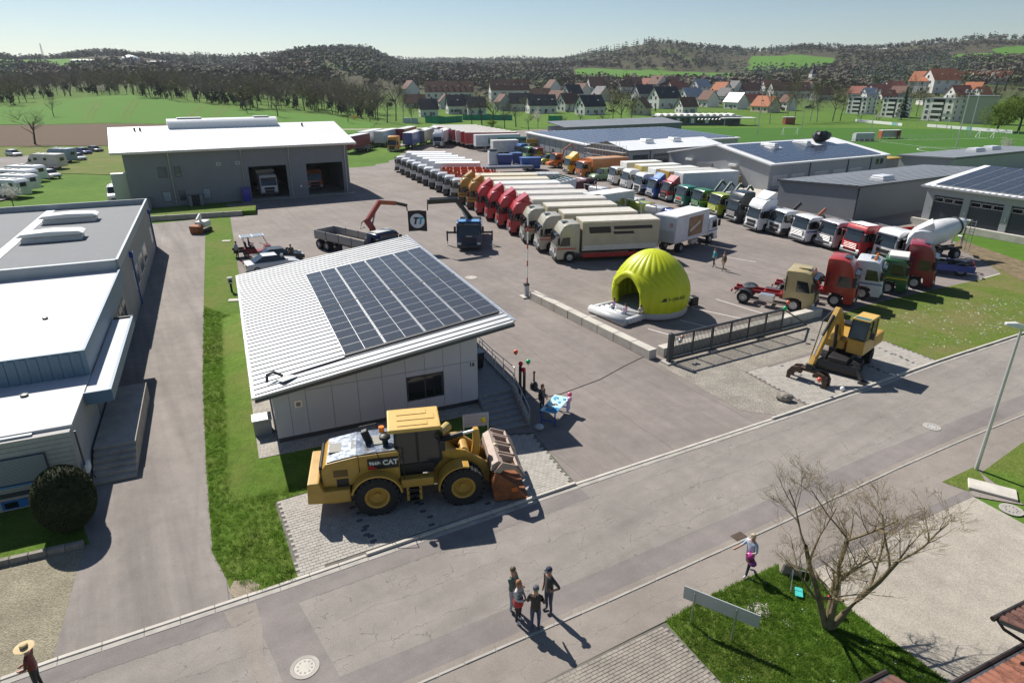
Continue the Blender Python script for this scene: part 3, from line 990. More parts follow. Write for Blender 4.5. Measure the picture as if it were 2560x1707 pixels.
BX(-WL - 1.3, 1.2, -.86, -.04, WE - .16, WE - .02).build('eaves_board', wood, wroof)
# barrel rooflight along the ridge
b = MB()
prof = [(-1.5, .0), (-1.45, .75), (-1.1, 1.05), (-.6, 1.22), (0, 1.28), (.6, 1.22), (1.1, 1.05), (1.45, .75), (1.5, .0)]
b.prism([(p[0] + WD / 2, p[1] + WR - .32) for p in prof], -23.3, -7.9, ax='x')
rl = b.build('rooflight', M('rooflight', (.78, .79, .8), .35, var=.05), wroof, smooth=True)
b = BX(-21.9, -18.6, WD / 2 - .5, WD / 2 + .8, WR + .97, WR + 1.1).build('vent_flap', steel, rl)
b = BX(-11.2, -9.0, WD / 2 - .5, WD / 2 + .8, WR + .97, WR + 1.1).build('vent_flap', steel, rl)
for xx in (-27.6, -26.9, -4.4):
    CY((xx, 8.9, 9.1), (xx, 8.9, 9.9), .14, n=10).build('vent_pipe', black, wroof)
for xx in (-24.3, -15.2, -8.7, -.5):
    TU([(xx, -.5, WE - .06), (xx, -.5, WE - .4), (xx, -.12, WE - 1.1), (xx, -.12, .1)], .07, 8).build('downpipe', steel, W, smooth=True)
for i, (xx, zz, ww, hh, gl) in enumerate([(-25.3, 3.9, 1.1, 1.4, glass_b), (-23.45, 3.9, .8, 1.4, glass_b), (-25.3, .68, 1.1, 1.4, glass_b), (-23.4, .7, .8, 1.4, glass_b), (-20.3, .72, 1.05, 1.43, glass_b)]):
    window_part(W, xx, zz, ww, hh, .0, glass=M('workshop_pane', (.3, .36, .4), .15, var=.2) if i in (2, 4) else gl, d=.05)
for xx in (-18.2, -15.7):
    window_part(W, xx, 5.1, .55, .42, .0, name='air_vent', frame=offwhite, glass=midgrey, d=.03)
window_part(W, -7.43, .02, 1.05, 2.1, .0, name='door', frame=midgrey, glass=M('door_grey', (.19, .2, .21), .5), d=.04)
BX(-7.55, -7.25, -.08, -.06, 1.4, 1.65).build('door_sign', white, W)
BX(-15.0, .6, -1.0, -.02, 0, .05).build('apron', concrete, W)
for xx in (-22.6, -21.2, -27.6):
    BX(xx - .18, xx + .18, -1.2, -.02, 0, 1.5).build('heat_pump_screen', midgrey, W)
BX(-22.4, -21.4, -1.0, -.1, .1, 1.3).build('heat_pump', black, W)
BX(-WL - 1.9, -WL - .1, 3.0, 4.4, 0, 4.4).build('flue_box', M('flue', (.5, .51, .52), .4, .3), W)
t = thing('grass_terrace', None, None, (-40.58, 79.66, 0), R(20))
tag(t, 'raised grass terrace with concrete retaining wall below the workshop', None, kind='structure')
BX(-9.0, 8.0, .3, 4.3, 0, .55).build('turf', grass_near, t)
for k in range(7):
    BX(-9.0 + k * 2.2, -6.83 + k * 2.2, .0, .3, 0, .62).build('wall_slab', concrete, t, bevel=.01)

# factory on the left
FA = R(-65.81)
fac = thing('factory_building', 'pale blue flat roofed factory with stepped roofs at the left edge', 'building', (-37.16, 65.52, 0), FA)
# frame: +x runs towards the viewer along the driveway, +y points to the driveway; building lies at y < 0
fw_m = M('factory_render', (.31, .295, .27), .85, var=.1, scale=.7)
blue_clad = M('blue_cladding', (.12, .2, .28), .5, var=.1, scale=.6)
pale_clad = M('pale_cladding', (.3, .34, .365), .5, var=.1, scale=.8)
membrane = M('roof_membrane', (.52, .515, .525), .7, var=.06, scale=.5)
trap = ribbed('trapezoid_roof', (.23, .245, .265), R(23.7), .31, .6, .8, .0, .5)
BX(0, 26.1, -20, 0, 0, 4.3).build('wall', fw_m, fac)
b = MB()
b.box(.0, 26.15, -.16, .0, 4.3, 4.95)
b.box(25.95, 26.3, -20, -.16, 4.2, 4.95)
b.box(.0, .16, -20, -.16, 4.3, 4.95)
b.build('parapet', pale_clad, fac)
BX(.17, 25.94, -20, -.17, 4.3, 4.42).build('roof', trap, fac)
for k in range(2):
    c0 = 7.2 + k * 7.8
    g = BX(c0 - .7, c0 + .7, -7.6, -3.6, 4.42, 4.75).build('rooflight_curb', offwhite, fac)
    PZ([(-7.8, 4.95), (-7.5, 5.12), (-5.6, 5.22), (-3.7, 5.12), (-3.4, 4.95), (-3.4, 4.9), (-7.8, 4.9)], c0 - .85, c0 + .85, ax='x').build('dome', M('dome_plastic', (.8, .79, .74), .25), g, smooth=True)
    BX(c0 - .6, c0 + .6, -7.5, -3.7, 4.7, 4.92).build('hinge_box', offwhite, g)
BX(.3, 25.9, -8.6, -7.9, 4.42, 4.46).build('walkway', white, fac)
BX(26.2, 41.65, -20, 0, 0, 4.15).build('wall', fw_m, fac)
b = MB()
b.box(26.3, 41.7, -.05, .06, 3.2, 4.38)
b.box(41.66, 41.8, -20, .06, 3.0, 4.38)
o = b.build('cladding', blue_clad, fac)
rib = cached('fribs', lambda: BX(0, .05, -.12, .12, 3.1, 4.3).mesh('cladding_rib', M('blue_rib', (.095, .165, .24), .5)))
for k in range(28):
    put('cladding_rib', rib, o, (41.8, -.3 - k * .42, 0))
BX(26.3, 41.65, -20, -.06, 4.15, 4.24).build('roof', membrane, fac)
g = BX(30.6, 33.4, -9.2, -6.6, 4.24, 4.62).build('rooflight_curb', blue_clad, fac)
BX(30.5, 33.5, -9.3, -6.5, 4.62, 4.78).build('dome', M('wired_glass', (.42, .4, .35), .3, var=.2), g)
BX(39.6, 40.5, -7.1, -6.4, 4.24, 5.3).build('chimney', pale_clad, fac)
BX(39.45, 40.65, -7.25, -6.25, 5.3, 5.4).build('chimney_cap', concrete, fac)
LA([(.13, 0), (.13, .1), (.001, .13)], 12, c=(35.6, -2.6, 4.24)).build('roof_drain', darkgrey, fac)
LA([(.16, 0), (.16, .1), (.001, .13)], 12, c=(43.2, -2.3, 3.12)).build('roof_drain', darkgrey, fac)
# low front block with canopy
BX(41.8, 47.4, -20, -.02, 0, 3.0).build('wall', M('factory_brick', (.42, .4, .385), .85, var=.1, scale=2.5, bump=.3, bscale=8), fac)
BX(41.8, 47.0, -20, .03, 3.0, 3.12).build('roof', membrane, fac)
g = BX(33.4, 43.9, .06, 1.0, 2.92, 3.06).build('canopy', membrane, fac)
BX(33.4, 44.0, 1.0, 1.12, 2.55, 3.14).build('canopy_fascia', blue_clad, g)
BX(43.9, 44.02, .02, 1.0, 2.55, 3.14).build('canopy_fascia', blue_clad, g)
BX(33.3, 33.42, .1, 1.1, 2.6, 3.16).build('canopy_fascia', darkgrey, g)
BX(47.0, 47.2, -20, -1.3, 2.35, 3.08).build('eaves_cladding', pale_clad, fac)
# block work courses on the front
jm = M('mortar_dark', (.2, .19, .18), .9)  # dark mortar colour of the block joints
for k in range(13):
    BX(47.41, 47.416, -9.0, -.03, .25 + k * .21, .262 + k * .21).build('mortar_joint', jm, fac)
g = BX(47.41, 47.5, -8.0, -1.0, 1.2, 2.32).build('window_band', darkgrey, fac)
sl = cached('fslat', lambda: BX(47.505, 47.56, -8.0, -1.03, 0, .045).mesh('blind_slat', M('blind', (.28, .31, .34), .45)))
for k in range(18):
    put('blind_slat', sl, g, (0, 0, 1.24 + k * .06))
BX(47.41, 47.6, -8.1, -.95, 1.1, 1.18).build('window_sill', M('sill_blue', (.12, .26, .42), .5), fac)
BX(47.415, 47.47, -9.0, -.6, .62, .8).build('dark_band', darkgrey, fac)
for k in range(5):
    g = BX(47.415, 47.46, -2.9 - k * 1.3, -2.0 - k * 1.3, .1, .45).build('basement_window', M('blue_frame', (.03, .16, .42), .45), fac)
    BX(47.46, 47.475, -2.8 - k * 1.3, -2.35 - k * 1.3, .15, .4).build('pane', glass_d, g)
# side windows, doors, downpipes towards the driveway
wf = M('window_white', (.7, .7, .68), .5)
for x0, n in ((3.2, 1), (10.6, 2), (14.2, 2), (18.4, 2)):
    g = BX(x0, x0 + 1.25 * n, -.02, .07, 1.3, 2.75).build('window', wf, fac)
    for k in range(2 * n):
        BX(x0 + .08 + k * .6, x0 + .58 + k * .6, .07, .085, 1.4, 2.65).build('pane', glass_b, g)
for x0 in (28.0, 29.6, 31.4):
    g = BX(x0, x0 + 1.3, -.02, .07, .9, 2.8).build('window', M('frame_tan', (.45, .42, .32), .6), fac)
    for k in range(2):
        BX(x0 + .08 + k * .6, x0 + .56 + k * .6, .07, .085, 1.0, 2.7).build('pane', glass_d, g)
pb = M('downpipe_blue', (.015, .06, .3), .4)
for x0 in (2.1, 20.6):
    BX(x0 - .22, x0 + .22, .0, .25, 3.75, 4.15).build('rain_hopper', pb, fac)
    TU([(x0, .12, 3.8), (x0, .12, .05)], .06, 8).build('downpipe', pb, fac, smooth=True)
TU([(47.2, .12, 2.9), (47.2, .12, .1)], .04, 8).build('downpipe', darkgrey, fac, smooth=True)
g = MB().cbox((47.1, .2, 1.15), (.5, .12, .35)).build('wall_lamp', white, fac)
TU([(47.1, .2, 1.0), (47.1, .35, .55)], .03, 6).build('lamp_bracket', black, g)
g = BX(38.6, 45.2, .1, 1.75, 0, .95).build('loading_dock', concrete, fac)
for k in range(5):
    BX(45.2 + k * .32, 45.52 + k * .32, .1, 1.75, 0, .95 - (k + 1) * .16).build('step', concrete, g)

# vehicle parts (x forward, front bumper at x = 0, y left, z up)
tyre_rim = M('wheel_rim', (.5, .5, .51), .4, .5, var=.15, scale=6)
lamp_m = M('headlamp', (.62, .65, .68), .12, spec=.8)
amber = M('amber_lamp', (.85, .22, .02), .3)
redlamp = M('tail_lamp', (.45, .02, .015), .3)
chassis_m = M('chassis_steel', (.035, .034, .034), .6, var=.3)
chassis_red = M('chassis_red', (.3, .02, .025), .5, var=.2)
interior = M('cab_inside', (.05, .048, .045), .8)

def wheel_mesh(r, w, key='truck', rim=None):
    def mk():
        b = MB()
        b.lathe([(r * .6, -w / 2), (r * .92, -w / 2), (r, -w * .36), (r, w * .36), (r * .92, w / 2), (r * .6, w / 2)], 18, 0, 'y', caps=False)
        for s in (-1, 1):
            b.lathe([(r * .6, s * w * .46), (r * .52, s * w * .3), (r * .3, s * w * .34), (r * .24, s * w * .5), (.001, s * w * .5)][::s], 14, 1, 'y', caps=False)
        return b.mesh('wheel', (rubber, rim or tyre_rim), smooth=True)
    return cached(('wheel', r, w, key), mk)

CABS = {  # kind: roof height, length
    'low': (2.85, 1.95), 'mid': (3.15, 2.15), 'high': (3.7, 2.25), 'day': (2.75, 1.75)}
def cab_profile(kind):
    h, L = CABS[kind]
    ws = 2.62 if kind != 'day' else 2.5
    up = [(.0, .36), (.04, .85), (.0, 1.5), (-.3, ws)]
    if kind == 'high': up += [(-.34, ws + .3), (-.75, h - .16), (-1.25, h), (-L + .06, h)]
    elif kind == 'mid': up += [(-.5, h - .12), (-.85, h), (-L + .08, h)]
    else: up += [(-.48, h - .06), (-.75, h), (-L + .08, h - .01)]
    up += [(-L, h - .12), (-L, .95), (-L + .02, .9), (-1.86 if L > 1.9 else -1.7, .98), (-1.62, 1.1), (-1.06, 1.1), (-.8, .92), (-.72, .36)]
    return up
def cab_mesh(kind):
    def mk():
        pr = cab_profile(kind)
        h, L = CABS[kind]
        def ring(y, fx, rz):
            out = []
            for x, z in pr:
                xx = x - fx * max(0, 1 + x / .5) if x > -.5 else x
                zz = z - rz if z > h - .5 else z
                out.append((xx, y, zz))
            return out
        rings = [ring(-1.245, .2, .07), ring(-1.235, .14, .035), ring(-1.1, .04, .0), ring(1.1, .04, .0), ring(1.235, .14, .035), ring(1.245, .2, .07)]
        b = MB()
        b.loft(rings)
        return b.mesh('cab', (None,), smooth=True, bevel=.025)
    return cached(('cab', kind), mk)
def windscreen_mesh(kind):
    def mk():
        z1 = 2.62 if kind != 'day' else 2.5
        b = MB()
        P = lambda t, y, o: ((.0 - .3 * t) - .04 + o - (.1 if abs(y) > 1.1 else .0), y, 1.55 + (z1 - 1.55) * t)
        ys = (-1.17, -1.05, 0, 1.05, 1.17)
        vv = [P(.04, y, .035) for y in ys] + [P(.93, y, .035) for y in ys]
        b.add(vv, [(i, i + 1, i + 6, i + 5) for i in range(4)])
        vv = [P(.04, y, -.02) for y in ys] + [P(.93, y, -.02) for y in ys]
        b.add(vv, [(i + 5, i + 6, i + 1, i) for i in range(4)])
        return b.mesh('windscreen', glass_d)
    return cached(('ws', kind), mk)
def poly_plate(key, name, poly, y0, y1, mat):
    return cached(key, lambda: PZ(poly, y0, y1).mesh(name, mat))
SIDEW = [(-.34, 1.62), (-.6, 2.42), (-1.32, 2.46), (-1.32, 1.62)]
def truck_parts(t, cab, col, vis=True, grille='bars', stripe=None, deflector=None, visor=True, colg=None, roofcol=None, lowcol=None):
    h, L = CABS[cab]
    pm_ = paint(col)
    put('cab', cab_mesh(cab), t, mat=pm_)
    put('windscreen', windscreen_mesh(cab), t)
    for s in (-1, 1):
        put('side_window', poly_plate(('sw', s), 'side_window', SIDEW, s * 1.235, s * 1.262, glass_d), t)
        put('mirror', cached(('mir', s), lambda s=s: BX(-.3, -.08, s * 1.3, s * 1.52, 1.75, 2.45).bar((-.2, s * 1.2, 2.4), (-.2, s * 1.4, 2.4), .05, .05).mesh('mirror', black, bevel=.03)), t)
        put('headlight', cached(('hl', s), lambda s=s: BX(-.12, .055, s * .8, s * 1.16, .62, .86).mesh('headlight', lamp_m, bevel=.02)), t)
    put('bumper', cached('bumper', lambda: PZ([(-.1, .3), (.1, .3), (.12, .58), (-.05, .6)], -1.2, 1.2).mesh('bumper', darkgrey, bevel=.03)), t)
    gm = paint(colg) if colg else black
    if grille == 'bars':
        put('grille', cached('gr_base', lambda: BX(-.03, .045, -.78, .78, .8, 1.42).mesh('grille', black)), t)
        for k in range(4):
            put('grille_bar', cached('gr_bar', lambda: BX(.03, .075, -.8, .8, 0, .085).mesh('grille_bar', (None,), bevel=.02)), t, (0, 0, .84 + k * .15), mat=paint(colg or col))
    else:
        put('grille', cached('gr_sol', lambda: BX(-.03, .06, -.72, .72, 1.02, 1.38).box(-.03, .075, -.66, .66, .62, .95).mesh('grille', black, bevel=.02)), t)
    if visor:
        put('sun_visor', cached(('vis', cab), lambda: PZ([(-.3, 2.6), (.0, 2.55), (.0, 2.66), (-.3, 2.74)], -1.05, 1.05).mesh('sun_visor', glass_d)), t)
    if stripe:
        for s in (-1, 1):
            put('stripe', poly_plate(('stripe', s), 'stripe', [(-.06, 1.3), (-1.9, 1.3), (-1.9, 1.42), (-.06, 1.42)], s * 1.225, s * 1.256, (None,)), t, mat=paint(stripe))
    if lowcol:
        for s in (-1, 1):
            put('side_skirt', poly_plate(('skirt', s), 'side_skirt', [(-.05, .4), (-.72, .4), (-.85, 1.0), (-.05, 1.05)], s * 1.228, s * 1.26, (None,)), t, mat=paint(lowcol))
    if deflector:
        z0 = h
        put('roof_deflector', cached(('defl', cab, deflector), lambda: MB().loft([[(-.85, -.95, z0 - .05), (-L + .05, -1.15, z0 - .05), (-L + .05, -1.15, z0 + .3), (-L + .25, -1.12, z0 + .78)],
                                                                          [(-.85, .95, z0 - .05), (-L + .05, 1.15, z0 - .05), (-L + .05, 1.15, z0 + .3), (-L + .25, 1.12, z0 + .78)]]).mesh('roof_deflector', (None,), bevel=.05)), t, mat=paint(deflector) if isinstance(deflector, tuple) else pm_)
    return L

def wheels(t, xs, dual=(), r=.5, w=.3, track=1.03, key='truck', rim=None):
    for x in xs:
        for s in (-1, 1):
            ww = .58 if x in dual else w
            put('wheel', wheel_mesh(r, ww, key, rim), t, (x, s * (track if x not in dual else track - .12), r))
def frame(t, x0, x1, mat=None, z=.78):
    b = BX(x1, x0, -.48, -.38, z, z + .26).box(x1, x0, .38, .48, z, z + .26)
    x = x0 - .6
    while x > x1:
        b.box(x - .06, x + .06, -.4, .4, z + .03, z + .22)
        x -= 1.2
    b.build('chassis', mat or chassis_m, t)
    for s in (-1, 1):
        xx = (x0 + x1) / 2 + .6
        BX(xx - .55, xx + .55, s * .62, s * 1.18, .48, 1.0).build('fuel_tank', alu if s < 0 else darkgrey, t, bevel=.06)

def body_box(t, x0, x1, z0, z1, col, roofcol=None, front=None, name='cargo_box', picture=None, skirt=None, rail=True):
    m_ = paint(col, .5)
    o = BX(x1, x0, -1.26, 1.26, z0, z1).build(name, m_, t, bevel=.03)
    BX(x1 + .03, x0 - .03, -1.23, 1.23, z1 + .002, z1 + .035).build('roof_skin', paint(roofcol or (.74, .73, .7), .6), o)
    if rail:
        b = MB()
        for s in (-1, 1):
            b.box(x1, x0, s * 1.262, s * 1.285, z0, z0 + .1)
            b.box(x1, x0, s * 1.262, s * 1.285, z1 - .08, z1)
        b.build('edge_rail', alu, o)
    if front:
        BX(x0 + .002, x0 + .03, -1.1, 1.1, z1 - .95, z1 - .1).build('front_panel', paint(front), o)
    b = BX(x1 - .02, x1, -1.2, -.02, z0 + .06, z1 - .08).box(x1 - .02, x1, .02, 1.2, z0 + .06, z1 - .08)
    b.build('rear_door', m_, o)
    if skirt:
        for s in (-1, 1):
            BX(x1 + .3, x0 - .1, s * 1.15, s * 1.2, .42, .85).build('side_guard', paint(skirt), o)
    return o
def tipper_body(t, x0, x1, col, h=.9, z=1.15, bars=False, inner=None):
    m_ = paint(col, .5)
    o = BX(x1, x0, -1.22, 1.22, z, z + .12).build('tipper_body', m_, t)
    for s in (-1, 1):
        PZ([(s * 1.22, z), (s * 1.27, z + h), (s * 1.2, z + h), (s * 1.15, z)], x1, x0, ax='x').build('side_wall', m_, o)
        for k in range(4):
            xx = x1 + (x0 - x1) * (k + .5) / 4
            BX(xx - .05, xx + .05, s * 1.24, s * 1.31, z, z + h).build('rib', m_, o)
    BX(x0 - .06, x0, -1.2, 1.2, z, z + h + .25).build('front_wall', m_, o)
    BX(x1, x1 + .06, -1.2, 1.2, z, z + h).build('tailgate', m_, o)
    BX(x1 + .1, x0 - .1, -1.1, 1.1, z + .121, z + .16).build('bed_liner', M('bed_dirt', (.16, .14, .12), .9, var=.3), o)
    if bars:
        for k in range(6):
            xx = x1 + (x0 - x1) * (k + .5) / 6
            BX(xx - .09, xx + .09, -1.2, 1.2, z + h - .02, z + h + .06).build('cross_bar', paint(bars), o)
    return o
def tractor_rear(t, red=False, xw=-5.0):
    frame(t, -1.9, xw - .9, chassis_red if red else chassis_m)
    LA([(.48, 0), (.5, .05), (.42, .09), (.12, .09), (.1, .02)], 18, c=(xw + .1, 0, 1.08)).build('fifth_wheel', darkgrey, t)
    for s in (-1, 1):
        PZ([(xw + .72 * math.cos(a), .5 + .62 * math.sin(a)) for a in [R(20 + 14 * k) for k in range(11)]] + [(xw + .66 * math.cos(a), .5 + .56 * math.sin(a)) for a in [R(160 - 14 * k) for k in range(11)]],
                   s * .68, s * 1.22).build('mudguard', black, t)
        BX(xw - 1.0, xw - .95, s * .6, s * 1.05, .75, .95).build('tail_light', redlamp, t)
    wheels(t, [-1.35, xw], dual=(xw,))

HEAD_A = lambda k: R(183 + 5 * k / 18)
def corner_to_front(p, h, side):
    """from a front corner (side +1: truck's left, -1: its right) to the middle of the front"""
    l = (math.cos(h + math.pi / 2), math.sin(h + math.pi / 2))
    return (p[0] - side * 1.25 * l[0], p[1] - side * 1.25 * l[1], 0)
def truck(label, pos, h, cab, col, group=None, body=None, name='truck', **kw):
    t = thing(name, label, 'truck', pos, h, group)
    L = truck_parts(t, cab, col, **kw)
    if body is None: body = ('tractor',)
    k = body[0]
    if k == 'tractor':
        tractor_rear(t, *body[1:])
    else:
        n = body[1]
        xr = -L - .25 - n
        ax = [-1.35, xr + n * .22] + ([xr + n * .22 - 1.3] if n > 7.5 else [])
        frame(t, -1.9, xr + .2, chassis_red if body[-1] == 'redframe' else chassis_m)
        wheels(t, ax, dual=ax[1:])
        if k == 'box': body_box(t, -L - .25, xr, 1.12, body[2], body[3], *([body[4]] if len(body) > 4 else []), **(body[5] if len(body) > 5 else {}))
        elif k == 'tip': tipper_body(t, -L - .3, xr, body[2], *(body[3:4] or (.9,)), bars=body[4] if len(body) > 4 else False)
        elif k == 'flat':
            o = BX(xr, -L - .3, -1.24, 1.24, 1.08, 1.2).build('load_bed', woodgrey, t)
            for s in (-1, 1):
                m = 4
                for q in range(m):
                    a = xr + (n - .1) * q / m; c = xr + (n - .1) * (q + 1) / m - .06
                    BX(a, c, s * 1.2, s * 1.25, 1.2, 1.2 + body[2]).build('drop_side', M('dropside_alu', (.33, .33, .33), .5, .3, var=.15), o)
                    BX(c - .0, c + .05, s * 1.19, s * 1.27, 1.15, 1.24 + body[2]).build('stanchion', black, o)
            BX(xr, xr + .05, -1.2, 1.2, 1.2, 1.2 + body[2]).build('tailboard', MATS['dropside_alu'], o)
            BX(-L - .36, -L - .3, -1.2, 1.2, 1.2, 1.5 + body[2]).build('headboard', MATS['dropside_alu'], o)
        elif k == 'skip':
            o = BX(xr, -L - .3, -1.1, 1.1, 1.05, 1.18).build('load_bed', darkgrey, t)
            for s in (-1, 1):
                BA((xr + 1.6, s * 1.0, 1.2), (xr + .1, s * 1.0, 3.1), .22, .3).bar((xr + .1, s * 1.0, 3.1), (xr - .5, s * 1.0, 2.5), .18, .24).build('lift_arm', paint(body[2]), o)
        elif k == 'mixer':
            b = MB()
            b.lathe([(.45, -2.75), (.72, -2.55), (1.12, -1.2), (1.2, .1), (1.0, 1.3), (.62, 2.6), (.55, 2.9)], 22, ax='x')
            b.xf(Matrix.Translation((xr + n * .46, 0, 2.55)) @ Matrix.Rotation(R(180), 4, 'Z') @ Matrix.Rotation(R(-13), 4, 'Y'))
            o = b.build('mixer_drum', paint((.74, .74, .73)), t, smooth=True)
            b = LA([(.86, 2.0), (.9, 2.02), (.9, 2.14), (.84, 2.16)], 22, ax='x')
            b.xf(Matrix.Translation((xr + n * .46, 0, 2.55)) @ Matrix.Rotation(R(180), 4, 'Z') @ Matrix.Rotation(R(-13), 4, 'Y')).build('drum_ring', darkgrey, o)
            for s in (-1, 1):
                BA((xr + .5, s * .5, 1.1), (xr + .35, s * .45, 2.9), .12, .12).build('drum_support', steel, t)
            LA([(.15, 2.5), (.5, 3.3), (.46, 3.3), (.12, 2.5)], 14, c=(xr + .1, 0, .25)).build('hopper', steel, t)
            b = MB()
            for s in (-1, 1):
                b.tube([(xr - .3, .6 + s * .22, .6), (xr - .3, .6 + s * .22, 3.6)], .03, 6)
            for q in range(9):
                b.tube([(xr - .3, .38, .8 + q * .33), (xr - .3, .82, .8 + q * .33)], .02, 5)
            b.build('ladder', steel, t)
            BA((xr - .1, -.3, 1.9), (xr - 1.1, -.5, 1.3), .4, .12).build('chute', steel, t)
    return t

def trailer(label, pos, h, L, H, col, roof=(.72, .7, .66), group=None, side=None, z0=1.1, name='semi_trailer', marks=None):
    """pos: middle of the front end on the ground"""
    t = thing(name, label, 'trailer', pos, h, group)
    o = body_box(t, 0, -L, z0, H, col, roof)
    BX(-L, 0, -.5, .5, z0 - .25, z0).build('chassis', chassis_m, t)
    wheels(t, [-L + 1.6 + 1.3 * q for q in range(3)], dual=())
    for s in (-1, 1):
        BX(-2.6, -2.45, s * .7, s * .85, .02, z0).build('landing_leg', steel, t)
    for (x0, x1, za, zb, c, s) in (marks or []):
        BX(x1, x0, s * 1.262, s * 1.275, za, zb).build('side_mark', paint(c), o)
    return t

# cars and vans
def car(label, pos, h, col, kind='sedan', group=None, name='car', cat='car'):
    t = thing(name, label, cat, pos, h, group)
    if kind == 'sedan': L, W_, hh, prof, gl = 4.7, 1.82, 1.45, [(0, .35), (.02, .62), (-.25, .78), (-1.2, .92), (-3.9, .95), (-4.6, .9), (-4.7, .6), (-4.68, .35)], [(-1.05, .9), (-1.85, 1.42), (-3.1, 1.45), (-4.05, .95)]
    elif kind == 'hatch': L, W_, hh, prof, gl = 4.3, 1.8, 1.55, [(0, .35), (.02, .65), (-.25, .85), (-1.1, .98), (-4.1, 1.02), (-4.28, .9), (-4.3, .35)], [(-.95, .97), (-1.7, 1.5), (-3.5, 1.55), (-4.15, 1.0)]
    else: L, W_, hh, prof, gl = 5.3, 1.98, 2.0, [(0, .35), (.02, .75), (-.3, 1.02), (-1.1, 1.18), (-5.15, 1.22), (-5.28, 1.0), (-5.3, .35)], [(-.95, 1.16), (-1.75, 1.92), (-5.0, 1.98), (-5.2, 1.2)]
    w = W_ / 2
    b = MB()
    ins = lambda y, k: [(x, y, z - (.06 * k if z > .7 else 0)) for x, z in prof]
    b.loft([ins(-w, 1), ins(-w + .1, 0), ins(w - .1, 0), ins(w, 1)])
    body = put('body', b.mesh('body', (None,), smooth=True, bevel=.05, seg=2), t, mat=paint(col))
    b = MB()
    b.loft([[(x, -w + .1 + (.16 if z > 1.2 else 0), z) for x, z in gl], [(x, w - .1 - (.16 if z > 1.2 else 0), z) for x, z in gl]])
    put('glasshouse', b.mesh('glasshouse', glass_d, bevel=.04), t)
    (x0, z0), (x1, z1) = gl[1], gl[2]
    b = MB().loft([[(x0 - .05, -w + .28, z0 + .005), (x1 - .05, -w + .28, z1 + .005), (x1 - .02, -w + .26, z1 + .03), (x0 - .02, -w + .26, z0 + .03)], [(x0 - .05, w - .28, z0 + .005), (x1 - .05, w - .28, z1 + .005), (x1 - .02, w - .26, z1 + .03), (x0 - .02, w - .26, z0 + .03)]])
    put('roof', b.mesh('roof', (None,), bevel=.02), t, mat=paint(col))
    if kind == 'van':
        for s in (-1, 1):
            PZ([(-2.0, 1.2), (-5.1, 1.2), (-4.95, 1.9), (-2.0, 1.88)], s * (w - .16), s * (w - .04)).build('side_panel', paint(col), t)
    for s in (-1, 1):
        BX(-.22, .012, s * (w - .42), s * (w - .06), .6, .76).build('headlight', lamp_m, t, bevel=.03)
        BX(-L, -L + .1, s * (w - .35), s * (w - .05), .7, .88).build('tail_light', redlamp, t)
        BX(-1.25, -1.05, s * (w - .02), s * (w + .18), .95, 1.12).build('mirror', paint(col), t, bevel=.03)
    BX(-.05, .03, -.5, .5, .42, .6).build('grille', black, t)
    wheels(t, [-.85, -L + .9], r=.33, w=.22, track=w - .1, key='car')
    return t
def camper(label, pos, h, col=(.74, .73, .71), L=6.8, caravan=False, stripe=None, group=None):
    t = thing('caravan' if caravan else 'camper_van', label, 'camper', pos, h, group)
    if caravan: prof = [(0, .6), (.05, 1.2), (-.25, 2.3), (-.7, 2.6), (-L + .5, 2.65), (-L, 2.2), (-L, .45), (-.3, .42)]
    else: prof = [(0, .45), (0, .95), (-.5, 1.15), (-.9, 1.35), (-1.25, 2.05), (-1.9, 2.75), (-2.5, 2.9), (-L + .2, 2.9), (-L, 2.7), (-L, .5), (-.8, .42)]
    b = MB().loft([[(x, y, z) for x, z in prof] for y in (-1.14, -1.05, 1.05, 1.14)])
    o = put('body', b.mesh('body', (None,), smooth=True, bevel=.06, seg=2), t, mat=paint(col, .4))
    if not caravan:
        MB().add([(-.88, -1.0, 1.4), (-.88, 1.0, 1.4), (-1.22, 1.0, 2.02), (-1.22, -1.0, 2.02)], [(0, 1, 2, 3)]).build('windscreen', glass_d, t)
    for s in (-1, 1):
        for x0, x1, z0, z1 in ((-3.3, -2.5, 1.7, 2.2), (-5.4, -4.7, 1.7, 2.2)) + (() if caravan else ((-1.9, -1.25, 1.4, 1.95),)):
            BX(x1 - (x1 - x0), x1, s * 1.125, s * 1.165, z0, z1).build('side_window', glass_d, t)
        if stripe:
            BX(-L + .3, -.9, s * 1.13, s * 1.16, 1.05, 1.25).build('stripe', paint(stripe), t)
    BX(-L - .02, -L + .05, -.5, .5, 1.6, 2.2).build('rear_window', glass_d, t)
    b = BX(-3.2, -2.5, -.4, .3, 2.9 if not caravan else 2.62, 3.02 if not caravan else 2.76)
    b.build('roof_hatch', offwhite, t)
    BX(-4.9, -4.4, -.3, .3, 2.9 if not caravan else 2.62, 3.0 if not caravan else 2.75).build('roof_hatch', offwhite, t)
    wheels(t, [-L / 2] if caravan else [-1.0, -L + 1.9], r=.34, w=.22, track=.95, key='car')
    return t

